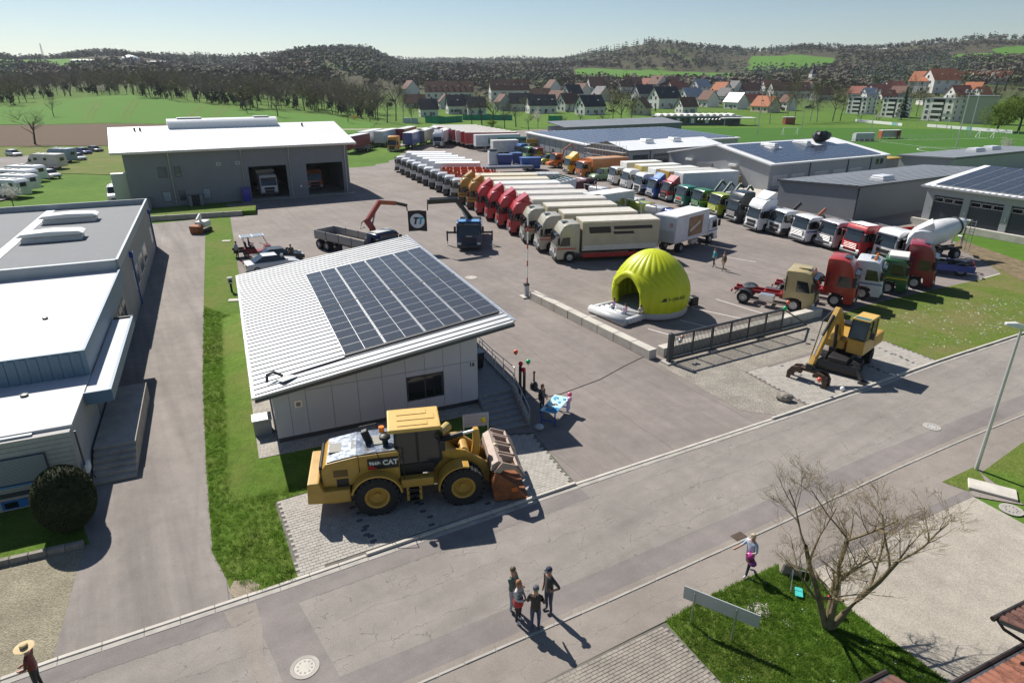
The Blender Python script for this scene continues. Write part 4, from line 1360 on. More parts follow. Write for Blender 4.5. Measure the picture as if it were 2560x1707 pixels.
# long left row, from the igloo backwards
BEIGE, RED, GOLD, WHT = (.4, .37, .3), (.42, .022, .03), (.42, .22, .03), (.7, .71, .71)
RA = 'trucks in the long row with their fronts to the left'
def row_a(i):
    """front left corner of truck i, 0 = farthest"""
    a, m, c = (-22.1, 123.6), (-8.93, 93.74), (4.16, 58.73)
    if i <= 9: f = i / 9; return (a[0] + (m[0] - a[0]) * f, a[1] + (m[1] - a[1]) * f)
    f = (i - 9) / 9
    return (m[0] + (c[0] - m[0]) * f, m[1] + (c[1] - m[1]) * f)
ORD = ['nearest', 'second', 'third', 'fourth', 'fifth', 'sixth', 'seventh', 'eighth', 'ninth', 'tenth', 'eleventh', 'twelfth']
for k in range(3):
    h = HEAD_A(18 - k) + R(2)
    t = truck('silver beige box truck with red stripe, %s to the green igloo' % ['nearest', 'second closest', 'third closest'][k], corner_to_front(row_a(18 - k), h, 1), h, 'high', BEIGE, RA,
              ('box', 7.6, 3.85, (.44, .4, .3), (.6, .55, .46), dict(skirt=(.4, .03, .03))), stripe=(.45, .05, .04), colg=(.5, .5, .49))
    BX(-9.9, -2.6, 1.262, 1.3, 1.12, 1.62).build('drop_side', paint((.55, .54, .52)), t)
    BX(-1.35, -.75, -.3, .35, 3.7, 3.735).build('roof_hatch', darkgrey, t)
    for x0, x1, z0, z1 in ((-5.3, -3.2, 2.75, 3.35), (-9.4, -5.6, 3.05, 3.35), (-7.6, -5.6, 2.6, 2.85)):
        PZ([(x0, z0), (x1, z0), (x1 + .12, z1), (x0 + .12, z1)], 1.288, 1.305).build('side_mark', black, t)
for k in range(4):
    h = HEAD_A(15 - k) + R(1)
    t = truck('red sleeper truck with pale box, %s of the four reds from the igloo' % ['first', 'second', 'third', 'last'][k], corner_to_front(row_a(15 - k), h, 1), h, 'high', RED, RA,
              ('box', 8.4, 3.9, (.62, .6, .57) if k != 3 else (.72, .71, .7), (.6, .55, .49) if k != 3 else (.74, .74, .74), dict(skirt=(.3, .02, .02))), deflector='same', colg=RED)
    if k == 3: BX(-10.6, -9.2, 1.262, 1.3, 3.3, 3.75).build('side_mark', paint(RED), t)
for k in range(2):
    h = HEAD_A(11 - k)
    t = truck('black and gold sleeper truck with cream box, %s to the red trucks' % ['next', 'second'][k], corner_to_front(row_a(11 - k), h, 1), h, 'high', GOLD, RA,
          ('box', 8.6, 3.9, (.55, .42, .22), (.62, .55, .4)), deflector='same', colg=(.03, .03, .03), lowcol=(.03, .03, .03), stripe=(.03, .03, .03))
    BX(-2.1, -.75, -.9, .9, 3.7, 3.74).build('roof_stripe', black, t)
for k in range(10):
    h = HEAD_A(9 - k)
    n = 9 - k
    if k < 4:
        bd = ('tip', 7.0, (.5, .09, .02), 1.9, (.6, .14, .03)) if k else ('tip', 6.6, (.42, .03, .02), 1.8, (.6, .14, .03))
        lab = 'silver day cab truck with orange ribbed body, %s beyond the gold trucks' % ORD[k].replace('nearest', 'first')
    else:
        bd = ('box', 7.4, 3.55, (.7, .71, .73), (.76, .77, .78), dict(front=(.04, .14, .42)))
        lab = 'white box truck with blue front panel, %s of six counted from the workshop' % ORD[9 - k].replace('nearest', 'first')
    truck(lab, corner_to_front(row_a(n), h, 1), h, 'low', WHT if k > 3 else (.5, .51, .53), RA, bd, grille='solid', colg=(.5, .5, .5), lowcol=(.03, .03, .035))

# right row, from the grey hall forwards
RB = 'trucks in the right row in front of the halls'
HB = R(197)
ROWB = [  # front right corner, cab, colour, body, extra, label
    ((16.03, 109.5), 'low', (.7, .7, .69), ('box', 6.5, 3.6, (.7, .68, .64)), {}, 'small white truck with cream box behind the green van'),
    ((17.32, 104.42), 'mid', (.72, .72, .72), ('box', 7.0, 3.7, (.5, .4, .12)), dict(colg=(.72, .72, .72)), 'white truck with white slatted grille and yellow printed box'),
    ((18.55, 99.77), 'mid', (.68, .69, .71), ('box', 7.4, 3.8, (.7, .72, .7)), dict(grille='solid', lowcol=(.05, .05, .06), stripe=(.2, .1, .42)), 'white truck with purple windscreen band beside the blue truck'),
    ((19.89, 96.39), 'low', (.02, .1, .34), ('box', 8.4, 3.9, (.5, .3, .06), (.55, .52, .46)), dict(deflector=(.03, .16, .42), colg=(.5, .52, .55)), 'blue truck with tall roof deflector and wooden brown box'),
    ((21.26, 93.57), 'low', (.3, .02, .03), ('box', 9.2, 3.95, (.56, .6, .63), (.74, .74, .74)), dict(deflector=(.32, .05, .07), grille='solid', lowcol=(.5, .5, .5)), 'dark red truck with long pale grey box'),
    ((22.47, 89.29), 'low', (.04, .2, .15), ('skip', 5.2, (.03, .09, .06)), dict(colg=(.25, .42, .36)), 'teal green truck with red lower grille and skip arms'),
    ((23.85, 86.24), 'low', (.03, .17, .04), ('skip', 5.4, (.03, .09, .05)), dict(colg=(.04, .22, .06), stripe=(.5, .48, .03)), 'green skip loader truck with yellow window line'),
    ((25.11, 82.7), 'low', (.33, .4, .03), ('flat', 5.6, .6), dict(colg=(.5, .56, .04)), 'lime yellow truck between the green and the black truck'),
    ((26.31, 79.04), 'high', (.02, .026, .03), ('tractor',), dict(colg=(.1, .1, .11)), 'black tractor unit with chrome front in the right row'),
    ((27.05, 74.07), 'high', (.72, .73, .74), ('tractor',), dict(grille='solid', deflector='same'), 'tall white tractor unit with high roof beside the black one'),
    ((28.81, 71.8), 'low', (.66, .67, .68), ('flat', 5.6, .5), dict(grille='solid', lowcol=(.04, .04, .045)), 'white truck with black lower front and loading crane'),
    ((30.03, 68.38), 'low', (.72, .73, .74), ('flat', 5.6, .6), dict(colg=(.72, .72, .72), stripe=(.03, .07, .38)), 'white truck with blue side stripe and white grille bars'),
    ((31.71, 65.79), 'low', (.46, .42, .43), ('flat', 5.8, .7), dict(colg=(.62, .62, .62)), 'silver and dull pink truck with chrome grille bars'),
    ((32.8, 62.6), 'mid', (.4, .02, .025), ('tip', 6.6, (.45, .03, .03), 1.0), dict(colg=(.55, .03, .03)), 'red tipper truck with white cab roof and red grille'),
    ((34.62, 60.17), 'mid', (.72, .72, .72), ('mixer', 7.2), dict(grille='solid'), 'white concrete mixer truck at the near end of the right row')]
for p, cab, col, bd, kw, lab in ROWB:
    t = truck(lab, corner_to_front(p, HB, -1), HB, cab, col, RB, bd, **kw)
    if 'teal' in lab:
        BX(.05, .09, -.6, .6, 1.0, 1.35).build('red_plate', paint((.5, .06, .04)), t)
    if 'red tipper' in lab:
        BX(-1.95, -.6, -1.1, 1.1, 3.12, 3.17).build('roof_cap', white, t, bevel=.02)
    if 'loading crane' in lab or 'blue side stripe' in lab:
        b = BA((-2.3, 0, 1.1), (-2.3, 0, 2.7), .35, .35).bar((-2.3, 0, 2.7), (-2.9, .3, 3.5), .25, .3).bar((-2.9, .3, 3.5), (-2.5, -.4, 2.4), .2, .25)
        b.build('folded_crane', paint((.3, .1, .05)) if 'blue' in lab else black, t)
# tractor units beside the grass plot
RC = 'tractor units parked along the grass plot'
HC = R(-33)
def from_front_wheel(p, h):
    return (p[0] + 1.35 * math.cos(h) + 1.05 * math.cos(h + math.pi / 2), p[1] + 1.35 * math.sin(h) + 1.05 * math.sin(h + math.pi / 2), 0)
for p, cab, col, kw, lab, red in [
    ((21.02, 45.13), 'mid', (.42, .33, .16), dict(colg=(.42, .33, .16)), 'beige tractor unit with red chassis behind the sliding gate', True),
    ((24.68, 46.38), 'high', (.4, .035, .025), dict(colg=(.4, .035, .025)), 'bright red high roof tractor unit next to the beige one', True),
    ((27.66, 48.13), 'mid', (.6, .61, .64), dict(grille='solid', stripe=(.08, .18, .42)), 'white tractor unit with blue swoosh and amber roof lamps', False),
    ((30.47, 49.58), 'low', (.02, .1, .03), dict(grille='solid', stripe=(.6, .42, .02)), 'green truck with yellow window band in the near bays', False),
    ((33.48, 50.99), 'high', (.27, .015, .03), dict(grille='solid'), 'dark red tractor unit, last of the near bays before the grass', False)]:
    t = truck(lab, from_front_wheel(p, HC), HC, cab, col, RC, ('tractor', red), **kw)
    if 'beige' in lab:
        BX(-1.5, -.6, -.35, .35, 3.15, 3.24).build('roof_hatch', paint(col), t, bevel=.03)
        BX(-2.1, -2.02, -1.2, -1.27, 1.6, 2.7).build('side_grille', black, t)
    if 'amber' in lab:
        for s in (-.8, .8):
            CY((-.9, s, 3.14), (-.9, s, 3.36), .09, n=10).build('beacon', amber, t)
    if 'green' in lab:
        BX(-1.7, -.3, -1.0, 1.0, 2.85, 3.15).build('roof_box', offwhite, t, bevel=.05)
    BX(-1.25, -.7, -.5, .5, CABS[cab][0], CABS[cab][0] + .03).build('sunroof', glass_d, t)
h = R(150)
t = truck('white tractor unit with blue skirts seen from behind at the grass edge', (36.0, 57.9, 0), h, 'high', (.72, .73, .74), RC, ('tractor', False, -4.9), deflector='same', stripe=(.03, .07, .3))
for s in (-1, 1):
    BX(-5.9, -1.9, s * 1.15, s * 1.24, .4, .95).build('side_skirt', paint((.02, .05, .3)), t)
# crane trucks holding the banner
t = truck('dark blue crane truck with outriggers facing the viewer', (-4.35, 63.6, 0), R(-88), 'low', (.012, .03, .1), None, ('flat', 6.4, .6), colg=(.02, .03, .08))
BX(-1.7, -.45, -1.05, 1.05, 2.86, 2.9).build('roof_cap', paint((.1, .28, .55)), t)
put('lettering', text_mesh('SCANIA', .17, alu, .01, .004), t, (.06, 0, 1.5), (R(90), 0, R(90)))
for s in (-1, 1):
    BA((-2.5, s * .9, 1.35), (-2.5, s * 2.35, 1.35), .18, .18).build('outrigger_beam', M('crane_black', (.02, .02, .022), .4), t)
    g = BA((-2.5, s * 2.35, 1.5), (-2.5, s * 2.35, .45), .16, .16).build('outrigger_leg', MATS['crane_black'], t)
    CY((-2.5, s * 2.35, .5), (-2.5, s * 2.35, .05), .05, n=8).build('jack_ram', alu, g)
    LA([(.2, 0), (.2, .05), (.05, .06)], 12, c=(-2.5, s * 2.35, 0)).build('jack_foot', steel, g)
kb = MATS['crane_black']
BA((-2.6, .1, 1.1), (-2.6, .1, 3.0), .5, .5).build('crane_column', kb, t)
BA((-2.6, .1, 2.85), (-1.45, -1.3, 4.95), .32, .38).build('crane_boom', kb, t)
BA((-1.5, -1.2, 4.85), (-.04, -4.0, 4.95), .3, .44).build('crane_jib', kb, t)
BA((-2.45, .0, 2.2), (-1.8, -.8, 4.0), .13, .13).build('hydraulic_ram', steel, t)
for k in range(3):
    TU([(-1.3, -.9, 5.12 + .05 * k), (-.1, -3.8, 5.22 + .05 * k)], .03, 6).build('hose', steel if k == 1 else black, t)
BA((-.04, -3.98, 5.0), (-.04, -4.05, 4.12), .1, .1).build('crane_hook', darkgrey, t)
t = truck('dark blue flatbed truck with red loading crane behind the office', (-11.4, 59.0, 0), R(-39), 'low', (.012, .03, .085), None, ('flat', 8.2, .75), colg=(.02, .03, .07))
BX(-1.75, -.6, -1.05, 1.05, 2.86, 2.93).build('roof_cap', paint((.6, .58, .52)), t, bevel=.02)
cr = paint((.3, .045, .035))
c0 = BA((-2.4, -.1, 1.1), (-2.4, -.1, 3.1), .42, .42).build('crane_column', cr, t)
BA((-2.4, -.1, 3.0), (-3.1, -.2, 3.7), .4, .42).build('crane_base_arm', cr, t)
BA((-3.1, -.2, 3.5), (-2.94, 1.5, 5.3), .3, .4).build('crane_boom', cr, t)
BA((-2.94, 1.4, 5.2), (-2.4, 3.0, 4.95), .28, .4).build('crane_jib', cr, t)
BA((-2.4, 3.0, 4.95), (-2.05, 4.1, 4.6), .24, .3).build('jib_extension', kb, t)
BA((-2.05, 4.08, 4.6), (-2.05, 4.1, 4.08), .08, .08).build('crane_hook', darkgrey, t)
BA((-2.7, -.1, 2.6), (-2.95, .8, 4.3), .12, .12).build('hydraulic_ram', steel, t)
TU([(-3.3, -.3, 3.0), (-3.7, -.5, 2.8), (-3.6, -.4, 3.4), (-3.2, .1, 3.9)], .05, 6).build('hose', black, t)
# banner between the cranes
t = thing('banner', 'square black banner with white disc hung between two cranes', 'banner', (-9.45, 63.5, 2.05), R(2))
ban_m = M('banner_black', (.035, .033, .034), .7)
b = MB()
n = 12
vv = [(-.93 + 1.86 * i / n, .04 * math.sin(i * 1.1 + j * .5), 2.05 * j / n - .03 * math.cos(i * .5)) for j in range(n + 1) for i in range(n + 1)]
fs = [(j * (n + 1) + i, j * (n + 1) + i + 1, (j + 1) * (n + 1) + i + 1, (j + 1) * (n + 1) + i) for j in range(n) for i in range(n)]
b.add(vv, fs).add([(x, y + .012, z) for x, y, z in vv], [tuple(reversed(f)) for f in fs])
b.build('cloth', ban_m, t, smooth='all')
LA([(.72, -.062), (.72, -.052), (.001, -.05)][::-1], 40, ax='y', c=(0, 0, 1.03)).build('emblem_disc', M('banner_white', (.78, .78, .8), .6), t)
ls = .14
for x0, c in ((-.42, ban_m), (.06, M('banner_cyan', (.03, .42, .62), .6))):
    b = MB()
    z0, z1 = .7, 1.4
    sk = lambda z: (z - z0) * .22
    b.prism([(x0 + .1 + sk(z0), z0), (x0 + .28 + sk(z0), z0), (x0 + .28 + sk(z1), z1), (x0 + .1 + sk(z1), z1)], -.078, -.064)
    b.prism([(x0 - .06 + sk(1.24), 1.24), (x0 + .44 + sk(1.24), 1.24), (x0 + .44 + sk(z1), z1 + .002), (x0 - .06 + sk(z1), z1 + .002)], -.0785, -.0645)
    b.build('emblem_letter', c, t)

# middle rows
RD = 'trucks standing tail to tail behind the long row'
t = truck('white food box truck with bread picture, tail to the viewer', (21.2, 68.7, 0), R(45), 'low', (.7, .71, .73), RD, ('box', 6.3, 3.75, (.66, .67, .71), (.76, .76, .76)), stripe=(.06, .1, .35))
BX(-6.2, -3.5, -1.285, -1.295, 1.5, 3.4).build('picture_panel', M('bread_print', (.3, .17, .09), .5, var=.5, scale=1.4), t)
PZ([(-5.9, 1.9), (-4.0, 2.6), (-4.0, 2.9), (-5.9, 2.15)], -1.296, -1.302).build('picture_strip', paint((.62, .58, .46)), t)
BX(-8.55, -8.51, -1.1, 1.1, 1.2, 2.3).build('tail_lift', M('tail_lift', (.5, .52, .54), .45), t)
CY((-8.52, -.7, 2.9), (-8.55, -.7, 2.9), .22, n=16).build('rear_emblem', paint((.6, .35, .38)), t)
t = truck('white food box truck with fruit picture in the middle row', (15.7, 79.6, 0), R(37), 'low', (.66, .69, .7), RD, ('box', 6.2, 3.9, (.46, .53, .55), (.75, .75, .74)), stripe=(.08, .16, .42))
for k in range(3):
    CY((-5.2 + k * .9, -1.27, 2.6 + .2 * (k % 2)), (-5.2 + k * .9, -1.3, 2.6 + .2 * (k % 2)), .42, n=14).build('picture_fruit', paint((.26, .26, .06)), t)
def cab_behind(lab, p, h, col, kind='low', bd=('flat', 5.6, .5), fr=None, **kw):
    t = truck(lab, (p[0] + 1.0 * math.cos(h), p[1] + 1.0 * math.sin(h), 0), h, kind, col, RD, bd, **kw)
    if fr:
        b = MB()
        for s in (-1, 1):
            b.bar((-2.4, s * 1.15, 1.1), (-2.9, s * 1.15, 3.2), .09, .12)
        b.bar((-2.9, -1.2, 3.2), (-2.9, 1.2, 3.2), .12, .12)
        b.build('gantry_frame', paint(fr), t)
    CY((-1.2, .7, 2.85), (-1.2, .7, 3.05), .08, n=8).build('beacon', amber, t)
    return t
H4 = R(38)
cab_behind('lime green cab truck between the fruit truck and the grey cab', (15.5, 76.1), H4, (.3, .38, .05), fr=(.55, .52, .42))
cab_behind('silver grey cab truck with white gantry frame in the middle row', (16.8, 73.3), H4, (.42, .43, .44), fr=(.62, .62, .6))
cab_behind('royal blue cab truck next to the bread truck', (18.4, 70.6), H4, (.015, .06, .34), bd=('tractor',))
cab_behind('white cab truck with black gantry frame behind the red row', (11.9, 87.5), H4, (.62, .63, .64), fr=(.5, .5, .48))
cab_behind('pale blue cab truck with white tank behind the maroon box', (13.2, 84.4), H4, (.45, .5, .53), bd=('box', 5.0, 2.6, (.66, .66, .66)))
cab_behind('maroon box truck at the far end of the middle row', (10.8, 96.0), H4, (.1, .015, .025), bd=('box', 5.6, 2.7, (.12, .02, .03), (.2, .05, .06)))
t = thing('tipping_container', 'large pale grey tipping container with green slatted rack', 'container', (5.6, 89.0, 0), R(40))
o = PZ([(-3.2, 1.0), (3.0, 1.0), (3.4, 3.5), (-3.2, 2.9)], -1.25, 1.25).build('body', paint((.5, .51, .57)), t)
BX(-3.2, 3.0, -.9, .9, .1, 1.0).build('base', chassis_m, t)
for k in range(9):
    BA((-3.0 + k * .7, -1.25, 3.1 + k * .06), (-3.0 + k * .7, 1.25, 3.35 + k * .06), .14, .14).build('rack_slat', paint((.05, .13, .08)), t)
t = thing('tank_stack', 'cluster of white plastic cube tanks on a flat trailer', 'tanks', (4.6, 108.0, 0), R(5))
BX(-3.4, 3.4, -1.2, 1.2, .7, 1.0).build('trailer_bed', woodgrey, t)
for k in range(6):
    for s in (-1, 1):
        BX(-3.2 + k * 1.08, -2.2 + k * 1.08, .06 if s > 0 else -1.1, 1.1 if s > 0 else -.06, 1.0, 1.95).build('cube_tank', M('ibc_white', (.55, .57, .58), .4, var=.1), t, bevel=.05)
t = thing('steel_ramp_trailer', 'low grey steel ramp trailer in front of the blue bodies', 'trailer', (-2.0, 124.0, 0), R(12))
BX(-6.5, 6.0, -1.2, 1.2, .75, 1.15).build('deck', paint((.16, .17, .2)), t)
wheels(t, [-3.0, -1.8], dual=())
t = thing('upright_panel', 'dark upright steel panel standing behind the orange bodies', 'panel', (-10.2, 118.5, 0), R(-6))
BX(-1.6, 1.6, -.06, .06, .6, 2.8).build('panel_sheet', paint((.07, .09, .105)), t)
for s in (-1.3, 1.3):
    BX(s - .06, s + .06, -.3, .3, 0, .6).build('foot', chassis_m, t)
# far group by the grey hall
RE = 'mixed vehicles in front of the far grey hall'
HE = R(203)
truck('orange street sweeper truck with long orange tank body', corner_to_front((11.34, 117.92), HE, -1), HE, 'low', (.58, .16, .03), RE, ('box', 7.4, 3.3, (.55, .19, .06), (.62, .32, .16)), colg=(.5, .14, .03))
truck('yellow sleeper truck beside the orange sweeper', corner_to_front((9.54, 122.89), HE, -1), HE, 'mid', (.6, .38, .02), RE, ('tip', 6.6, (.56, .13, .02), 1.3, (.6, .16, .03)), deflector='same', colg=(.6, .6, .55))
t = truck('small orange all terrain truck with blue windscreen and crane arm', corner_to_front((7.41, 132.12), HE, -1), HE, 'day', (.56, .15, .02), RE, ('flat', 4.2, .5), grille='solid', lowcol=(.56, .15, .02))
PZ([(.0, .5), (1.1, .55), (1.0, 1.05), (.0, 1.25)], -.8, .8).build('bonnet', paint((.56, .15, .02)), t, bevel=.06)
BA((-2.2, 0, 1.1), (-2.8, -.2, 3.4), .2, .24).bar((-2.8, -.2, 3.4), (-4.6, -.6, 4.3), .18, .2).bar((-4.6, -.6, 4.3), (-5.2, -.2, 3.3), .14, .16).build('crane_arm', paint((.4, .12, .04)), t)
car('lime yellow delivery van between the blue tub and the orange truck', (5.6, 136.6, 0), HE, (.4, .45, .03), 'van', RE, 'delivery_van', 'van')
truck('dull red truck with pale blue windscreen behind the lime van', corner_to_front((3.9, 142.78), HE, -1), HE, 'low', (.24, .035, .035), RE, ('flat', 5.4, .5), stripe=(.6, .6, .6), grille='solid')
truck('light green truck with green slatted grille in the far group', corner_to_front((2.28, 144.32), HE, -1), HE, 'low', (.16, .34, .13), RE, ('flat', 5.4, .5), colg=(.3, .46, .26))
truck('deep blue tall cab truck at the left of the far group', corner_to_front((.54, 148.33), HE, -1), HE, 'mid', (.02, .08, .28), RE, ('tractor',), colg=(.02, .08, .28))
car('green delivery van in front of the small white truck', (13.7, 113.0, 0), R(200), (.16, .27, .15), 'van', RE, 'delivery_van', 'van')
for lab, p, col, L_ in (('blue steel tipping tub standing next to the white tailgate', (-1.6, 133.5), (.015, .05, .22), 3.2), ('bright blue skip tub in front of the lime van', (3.6, 128.0), (.02, .1, .36), 4.0), ('small blue tub behind the tipping tubs', (.8, 136.5), (.015, .06, .24), 2.2)):
    t = thing('skip_tub', lab, 'skip', (*p, 0), R(10), 'blue tubs in the far group')
    b = MB().loft([[(-L_ / 2 + .3, -.9, .25), (L_ / 2 - .3, -.9, .25), (L_ / 2 - .3, .9, .25), (-L_ / 2 + .3, .9, .25)], [(-L_ / 2, -1.15, 2.3), (L_ / 2, -1.15, 2.3), (L_ / 2, 1.15, 2.3), (-L_ / 2, 1.15, 2.3)]])
    b.build('tub', paint(col), t)
    BX(-L_ / 2 - .05, L_ / 2 + .05, -1.2, 1.2, 2.2, 2.32).build('rim', paint(col), t)
    for s in (-.6, .6):
        BX(s - .1, s + .1, -.8, .8, 0, .3).build('skid', chassis_m, t)
t = thing('tailgate_body', 'white and grey upright tailgate body beside the blue tub', 'body', (-3.9, 133.8, 0), R(10))
BX(-.9, .9, -1.1, 1.1, .3, 2.9).build('panel', paint((.6, .62, .66)), t, bevel=.05)
BX(-.7, .7, -.9, .9, 2.9, 3.3).build('dark_top', darkgrey, t)
BX(-.8, .8, -.9, .9, 0, .3).build('skid', chassis_m, t)
trailer('short white box trailer beside the blue truck in the far yard', (-4.6, 150.6, 0), R(196), 6.0, 3.6, (.55, .56, .55), group=RE, name='box_trailer')
t = thing('tank_trailer', 'dark green tank trailer behind the white box trailer', 'trailer', (1.5, 160.5, 0), R(188), RE)
CY((-5.5, 0, 2.4), (5.0, 0, 2.4), 1.25, n=18).build('tank', paint((.02, .085, .065)), t, smooth=True)
BX(-5.5, 5.0, -.5, .5, .8, 1.3).build('chassis', chassis_m, t)
wheels(t, [-4.0, -2.7], dual=())
t = thing('mobile_crane', 'yellow mobile crane with lowered boom by the far hall', 'crane', (8.2, 151.0, 0), R(190), RE)
BX(-4.5, 4.0, -1.2, 1.2, .8, 1.5).build('carrier', paint((.3, .18, .03)), t)
BA((-4.0, 0, 3.0), (5.0, 0, 3.5), .8, .9).build('boom', paint((.4, .22, .02)), t)
BX(-3.8, -1.5, -1.1, 1.1, 1.5, 2.7).build('superstructure', paint((.38, .22, .02)), t, bevel=.08)
BX(2.2, 4.0, -1.15, .0, 1.5, 2.9).build('cab', glass_d, t, bevel=.06)
wheels(t, [3.0, 1.4, -2.2, -3.6], dual=())
t = thing('crawler_digger', 'dark digger with folded arm beside the yellow crane', 'digger', (13.0, 146.0, 0), R(200), RE)
for s in (-1, 1):
    BX(-1.8, 1.8, s * .9, s * 1.4, 0, .8).build('track', chassis_m, t, bevel=.2)
BX(-1.6, 1.4, -1.2, 1.2, .9, 2.2).build('house', paint((.3, .15, .05)), t, bevel=.1)
BX(.2, 1.5, -1.2, -.2, 1.3, 2.9).build('cab', glass_d, t, bevel=.05)
BA((.8, .3, 1.8), (2.6, .3, 3.8), .35, .5).bar((2.6, .3, 3.8), (4.2, .3, 2.4), .3, .4).build('arm', paint((.24, .12, .05)), t)
BX(3.9, 4.6, -.2, .8, 1.6, 2.4).build('bucket', chassis_m, t)
# far trailers
RF = 'semi trailers lined up at the back of the yard'
COLS = [(.66, .66, .66), (.32, .02, .025), (.36, .03, .03), (.68, .68, .68), (.34, .025, .03), (.45, .46, .47), (.66, .66, .66), (.3, .02, .03), (.66, .66, .65), (.4, .41, .42)]
for k in range(10):
    p = (-10.6 - k * 1.42, 166.5 + k * 3.35)
    h = R(188)
    nm = {0: 'white', 1: 'dark red', 2: 'red', 3: 'white', 4: 'dark red', 5: 'grey', 6: 'white', 7: 'dark red', 8: 'white', 9: 'grey'}[k]
    if k == 0: continue
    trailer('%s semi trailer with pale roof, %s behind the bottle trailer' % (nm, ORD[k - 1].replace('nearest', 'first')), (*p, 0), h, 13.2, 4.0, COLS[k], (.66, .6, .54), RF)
t = trailer('white semi trailer with green bottle picture at the front of the trailer line', (-9.2, 164.2, 0), R(197), 11.4, 3.75, (.6, .63, .66), (.62, .62, .62), RF)
b = PZ([(-3.5, 1.7), (-3.1, 1.7), (-3.1, 2.6), (-3.22, 2.95), (-3.22, 3.25), (-3.38, 3.25), (-3.38, 2.95), (-3.5, 2.6)], 1.29, 1.31)
b.build('bottle_picture', paint((.02, .16, .05)), t)
t = truck('white truck with long white trailer parked among the far trailers', (-19.2, 171.2, 0), R(-96), 'high', (.62, .64, .66), RF, ('box', 12.5, 4.0, (.68, .68, .68)), grille='solid', deflector='same')
t = truck('orange heavy haulage truck with low loader and ramps', (-29.2, 161.2, 0), R(-104), 'high', (.62, .25, .015), RF, ('flat', 11.0, .02), grille='solid', lowcol=(.62, .25, .015))
for s in (-1, 1):
    BX(-13.2, -13.0, s * .55 - .3, s * .55 + .3, 1.0, 3.2).build('ramp', paint((.16, .075, .03)), t)
BX(.12, .16, -1.1, 1.1, .38, .52).build('warning_stripe', offwhite, t)
for lab, p, h, L_, col in (('blue and grey curtain trailer beside the orange truck', (-26.3, 167.6), -97, 13.0, (.02, .075, .26)), ('white trailer with red flashes, leftmost behind the workshop', (-38.6, 171.0), -100, 13.0, (.62, .63, .67)),
                           ('white trailer between the red flashes and the orange truck', (-34.6, 172.5), -100, 13.0, (.6, .61, .64)), ('dark red trailer right behind the workshop corner', (-39.0, 156.0), -100, 12.0, (.24, .012, .022)),
                           ('red trailer behind the orange truck', (-30.5, 182.0), -98, 12.0, (.3, .015, .025)), ('olive grey trailer behind the blue curtain trailer', (-24.3, 176.0), -97, 12.0, (.2, .21, .17)),
                           ('white trailer with open dark doors behind the long white truck', (-22.4, 186.0), -96, 12.0, (.64, .66, .68))):
    t = trailer(lab, (*p, 0), R(h), L_, 3.95, col, (.7, .7, .69), RF)
    if 'flashes' in lab and 'leftmost' in lab:
        for q in range(3):
            BX(.03, .05, .5 + q * .18, .75 + q * .18, 3.3 - q * .8, 3.8 - q * .8).build('red_flash', paint((.45, .04, .03)), t)
t = thing('dolly_trailer', 'low green flat trailer next to the dark red trailer', 'trailer', (-36.5, 160.5, 0), R(-100))
BX(-5, 0, -1.2, 1.2, .9, 1.15).build('deck', woodgrey, t)
BX(-5, 1.0, -.5, .5, .6, .9).build('chassis', paint((.03, .07, .04)), t)
wheels(t, [-.8, -3.6], dual=())
# workshop vehicles
truck('white truck standing in the left open workshop bay', (*F((-25.0, 100.4), 29)(-11.6, 2.0), 0), R(-61), 'mid', (.68, .69, .7), None, ('box', 7.0, 3.6, (.4, .36, .32)), grille='solid')
truck('orange truck in the dark right workshop bay', (*F((-25.0, 100.4), 29)(-4.4, 4.2), 0), R(-61), 'mid', (.42, .09, .02), None, ('flat', 5.0, .6), grille='solid')
t = thing('blue_bin', 'tall blue bin at the corner of the left workshop bay', 'bin', (*F((-25.0, 100.4), 29)(-15.3, -1.0), 0), R(29))
BX(-.55, .55, -.45, .45, .08, 1.9).build('container', paint((.02, .03, .32)), t, bevel=.05)
BX(-.6, .6, -.5, .5, 1.9, 2.0).build('lid', paint((.02, .03, .36)), t)
BX(-.7, .7, -.6, .6, 0, .08).build('pallet', woodgrey, t)
# campers and cars on the left
RP = 'campers and cars on the park behind the factory'
sheet('camper_park', [(-74.15, 87.28), (-73.32, 93.59), (-82.56, 113.86), (-91.3, 133.74), (-105.5, 166.36), (-111.56, 150.81), (-119.31, 144.42)], .16, asph_patch, label='asphalt park where the campers stand')
camper('cream camper van with dark swirl, second largest in view', (-95.6, 130.0, 0), R(170), (.58, .55, .49), 7.8, group=RP)
camper('white camper van with rounded tail, nearest to the blossom tree', (-85.6, 108.2, 0), R(168), (.7, .71, .73), 7.6, True, group=RP)
camper('white caravan behind the rounded camper', (-87.2, 113.6, 0), R(168), (.68, .69, .71), 6.6, True, group=RP)
camper('pale blue panel camper between the cream camper and the cars', (-99.2, 140.6, 0), R(170), (.2, .28, .36), 6.6, group=RP)
camper('white caravan partly cut by the left edge', (-80.5, 102.2, 0), R(168), (.7, .71, .72), 6.4, True, group=RP)
camper('low white caravan beneath the blossom branches', (-78.0, 97.0, 0), R(168), (.66, .68, .7), 6.0, True, group=RP)
car('bright blue car at the end of the camper park', (-98.9, 154.6, 0), R(-28), (.02, .03, .2), 'hatch', RP)
car('black car behind the bright blue car', (-99.5, 160.0, 0), R(-28), (.02, .022, .03), 'sedan', RP)
car('white car peeping out beside the blue camper', (-92.6, 142.4, 0), R(-28), (.62, .63, .65), 'hatch', RP)
car('silver car between the cream camper and the caravans', (-80.2, 115.0, 0), R(-28), (.52, .53, .54), 'hatch', RP)
car('small white car at the far left of the park', (-112.0, 150.0, 0), R(-28), (.62, .62, .63), 'hatch', RP)
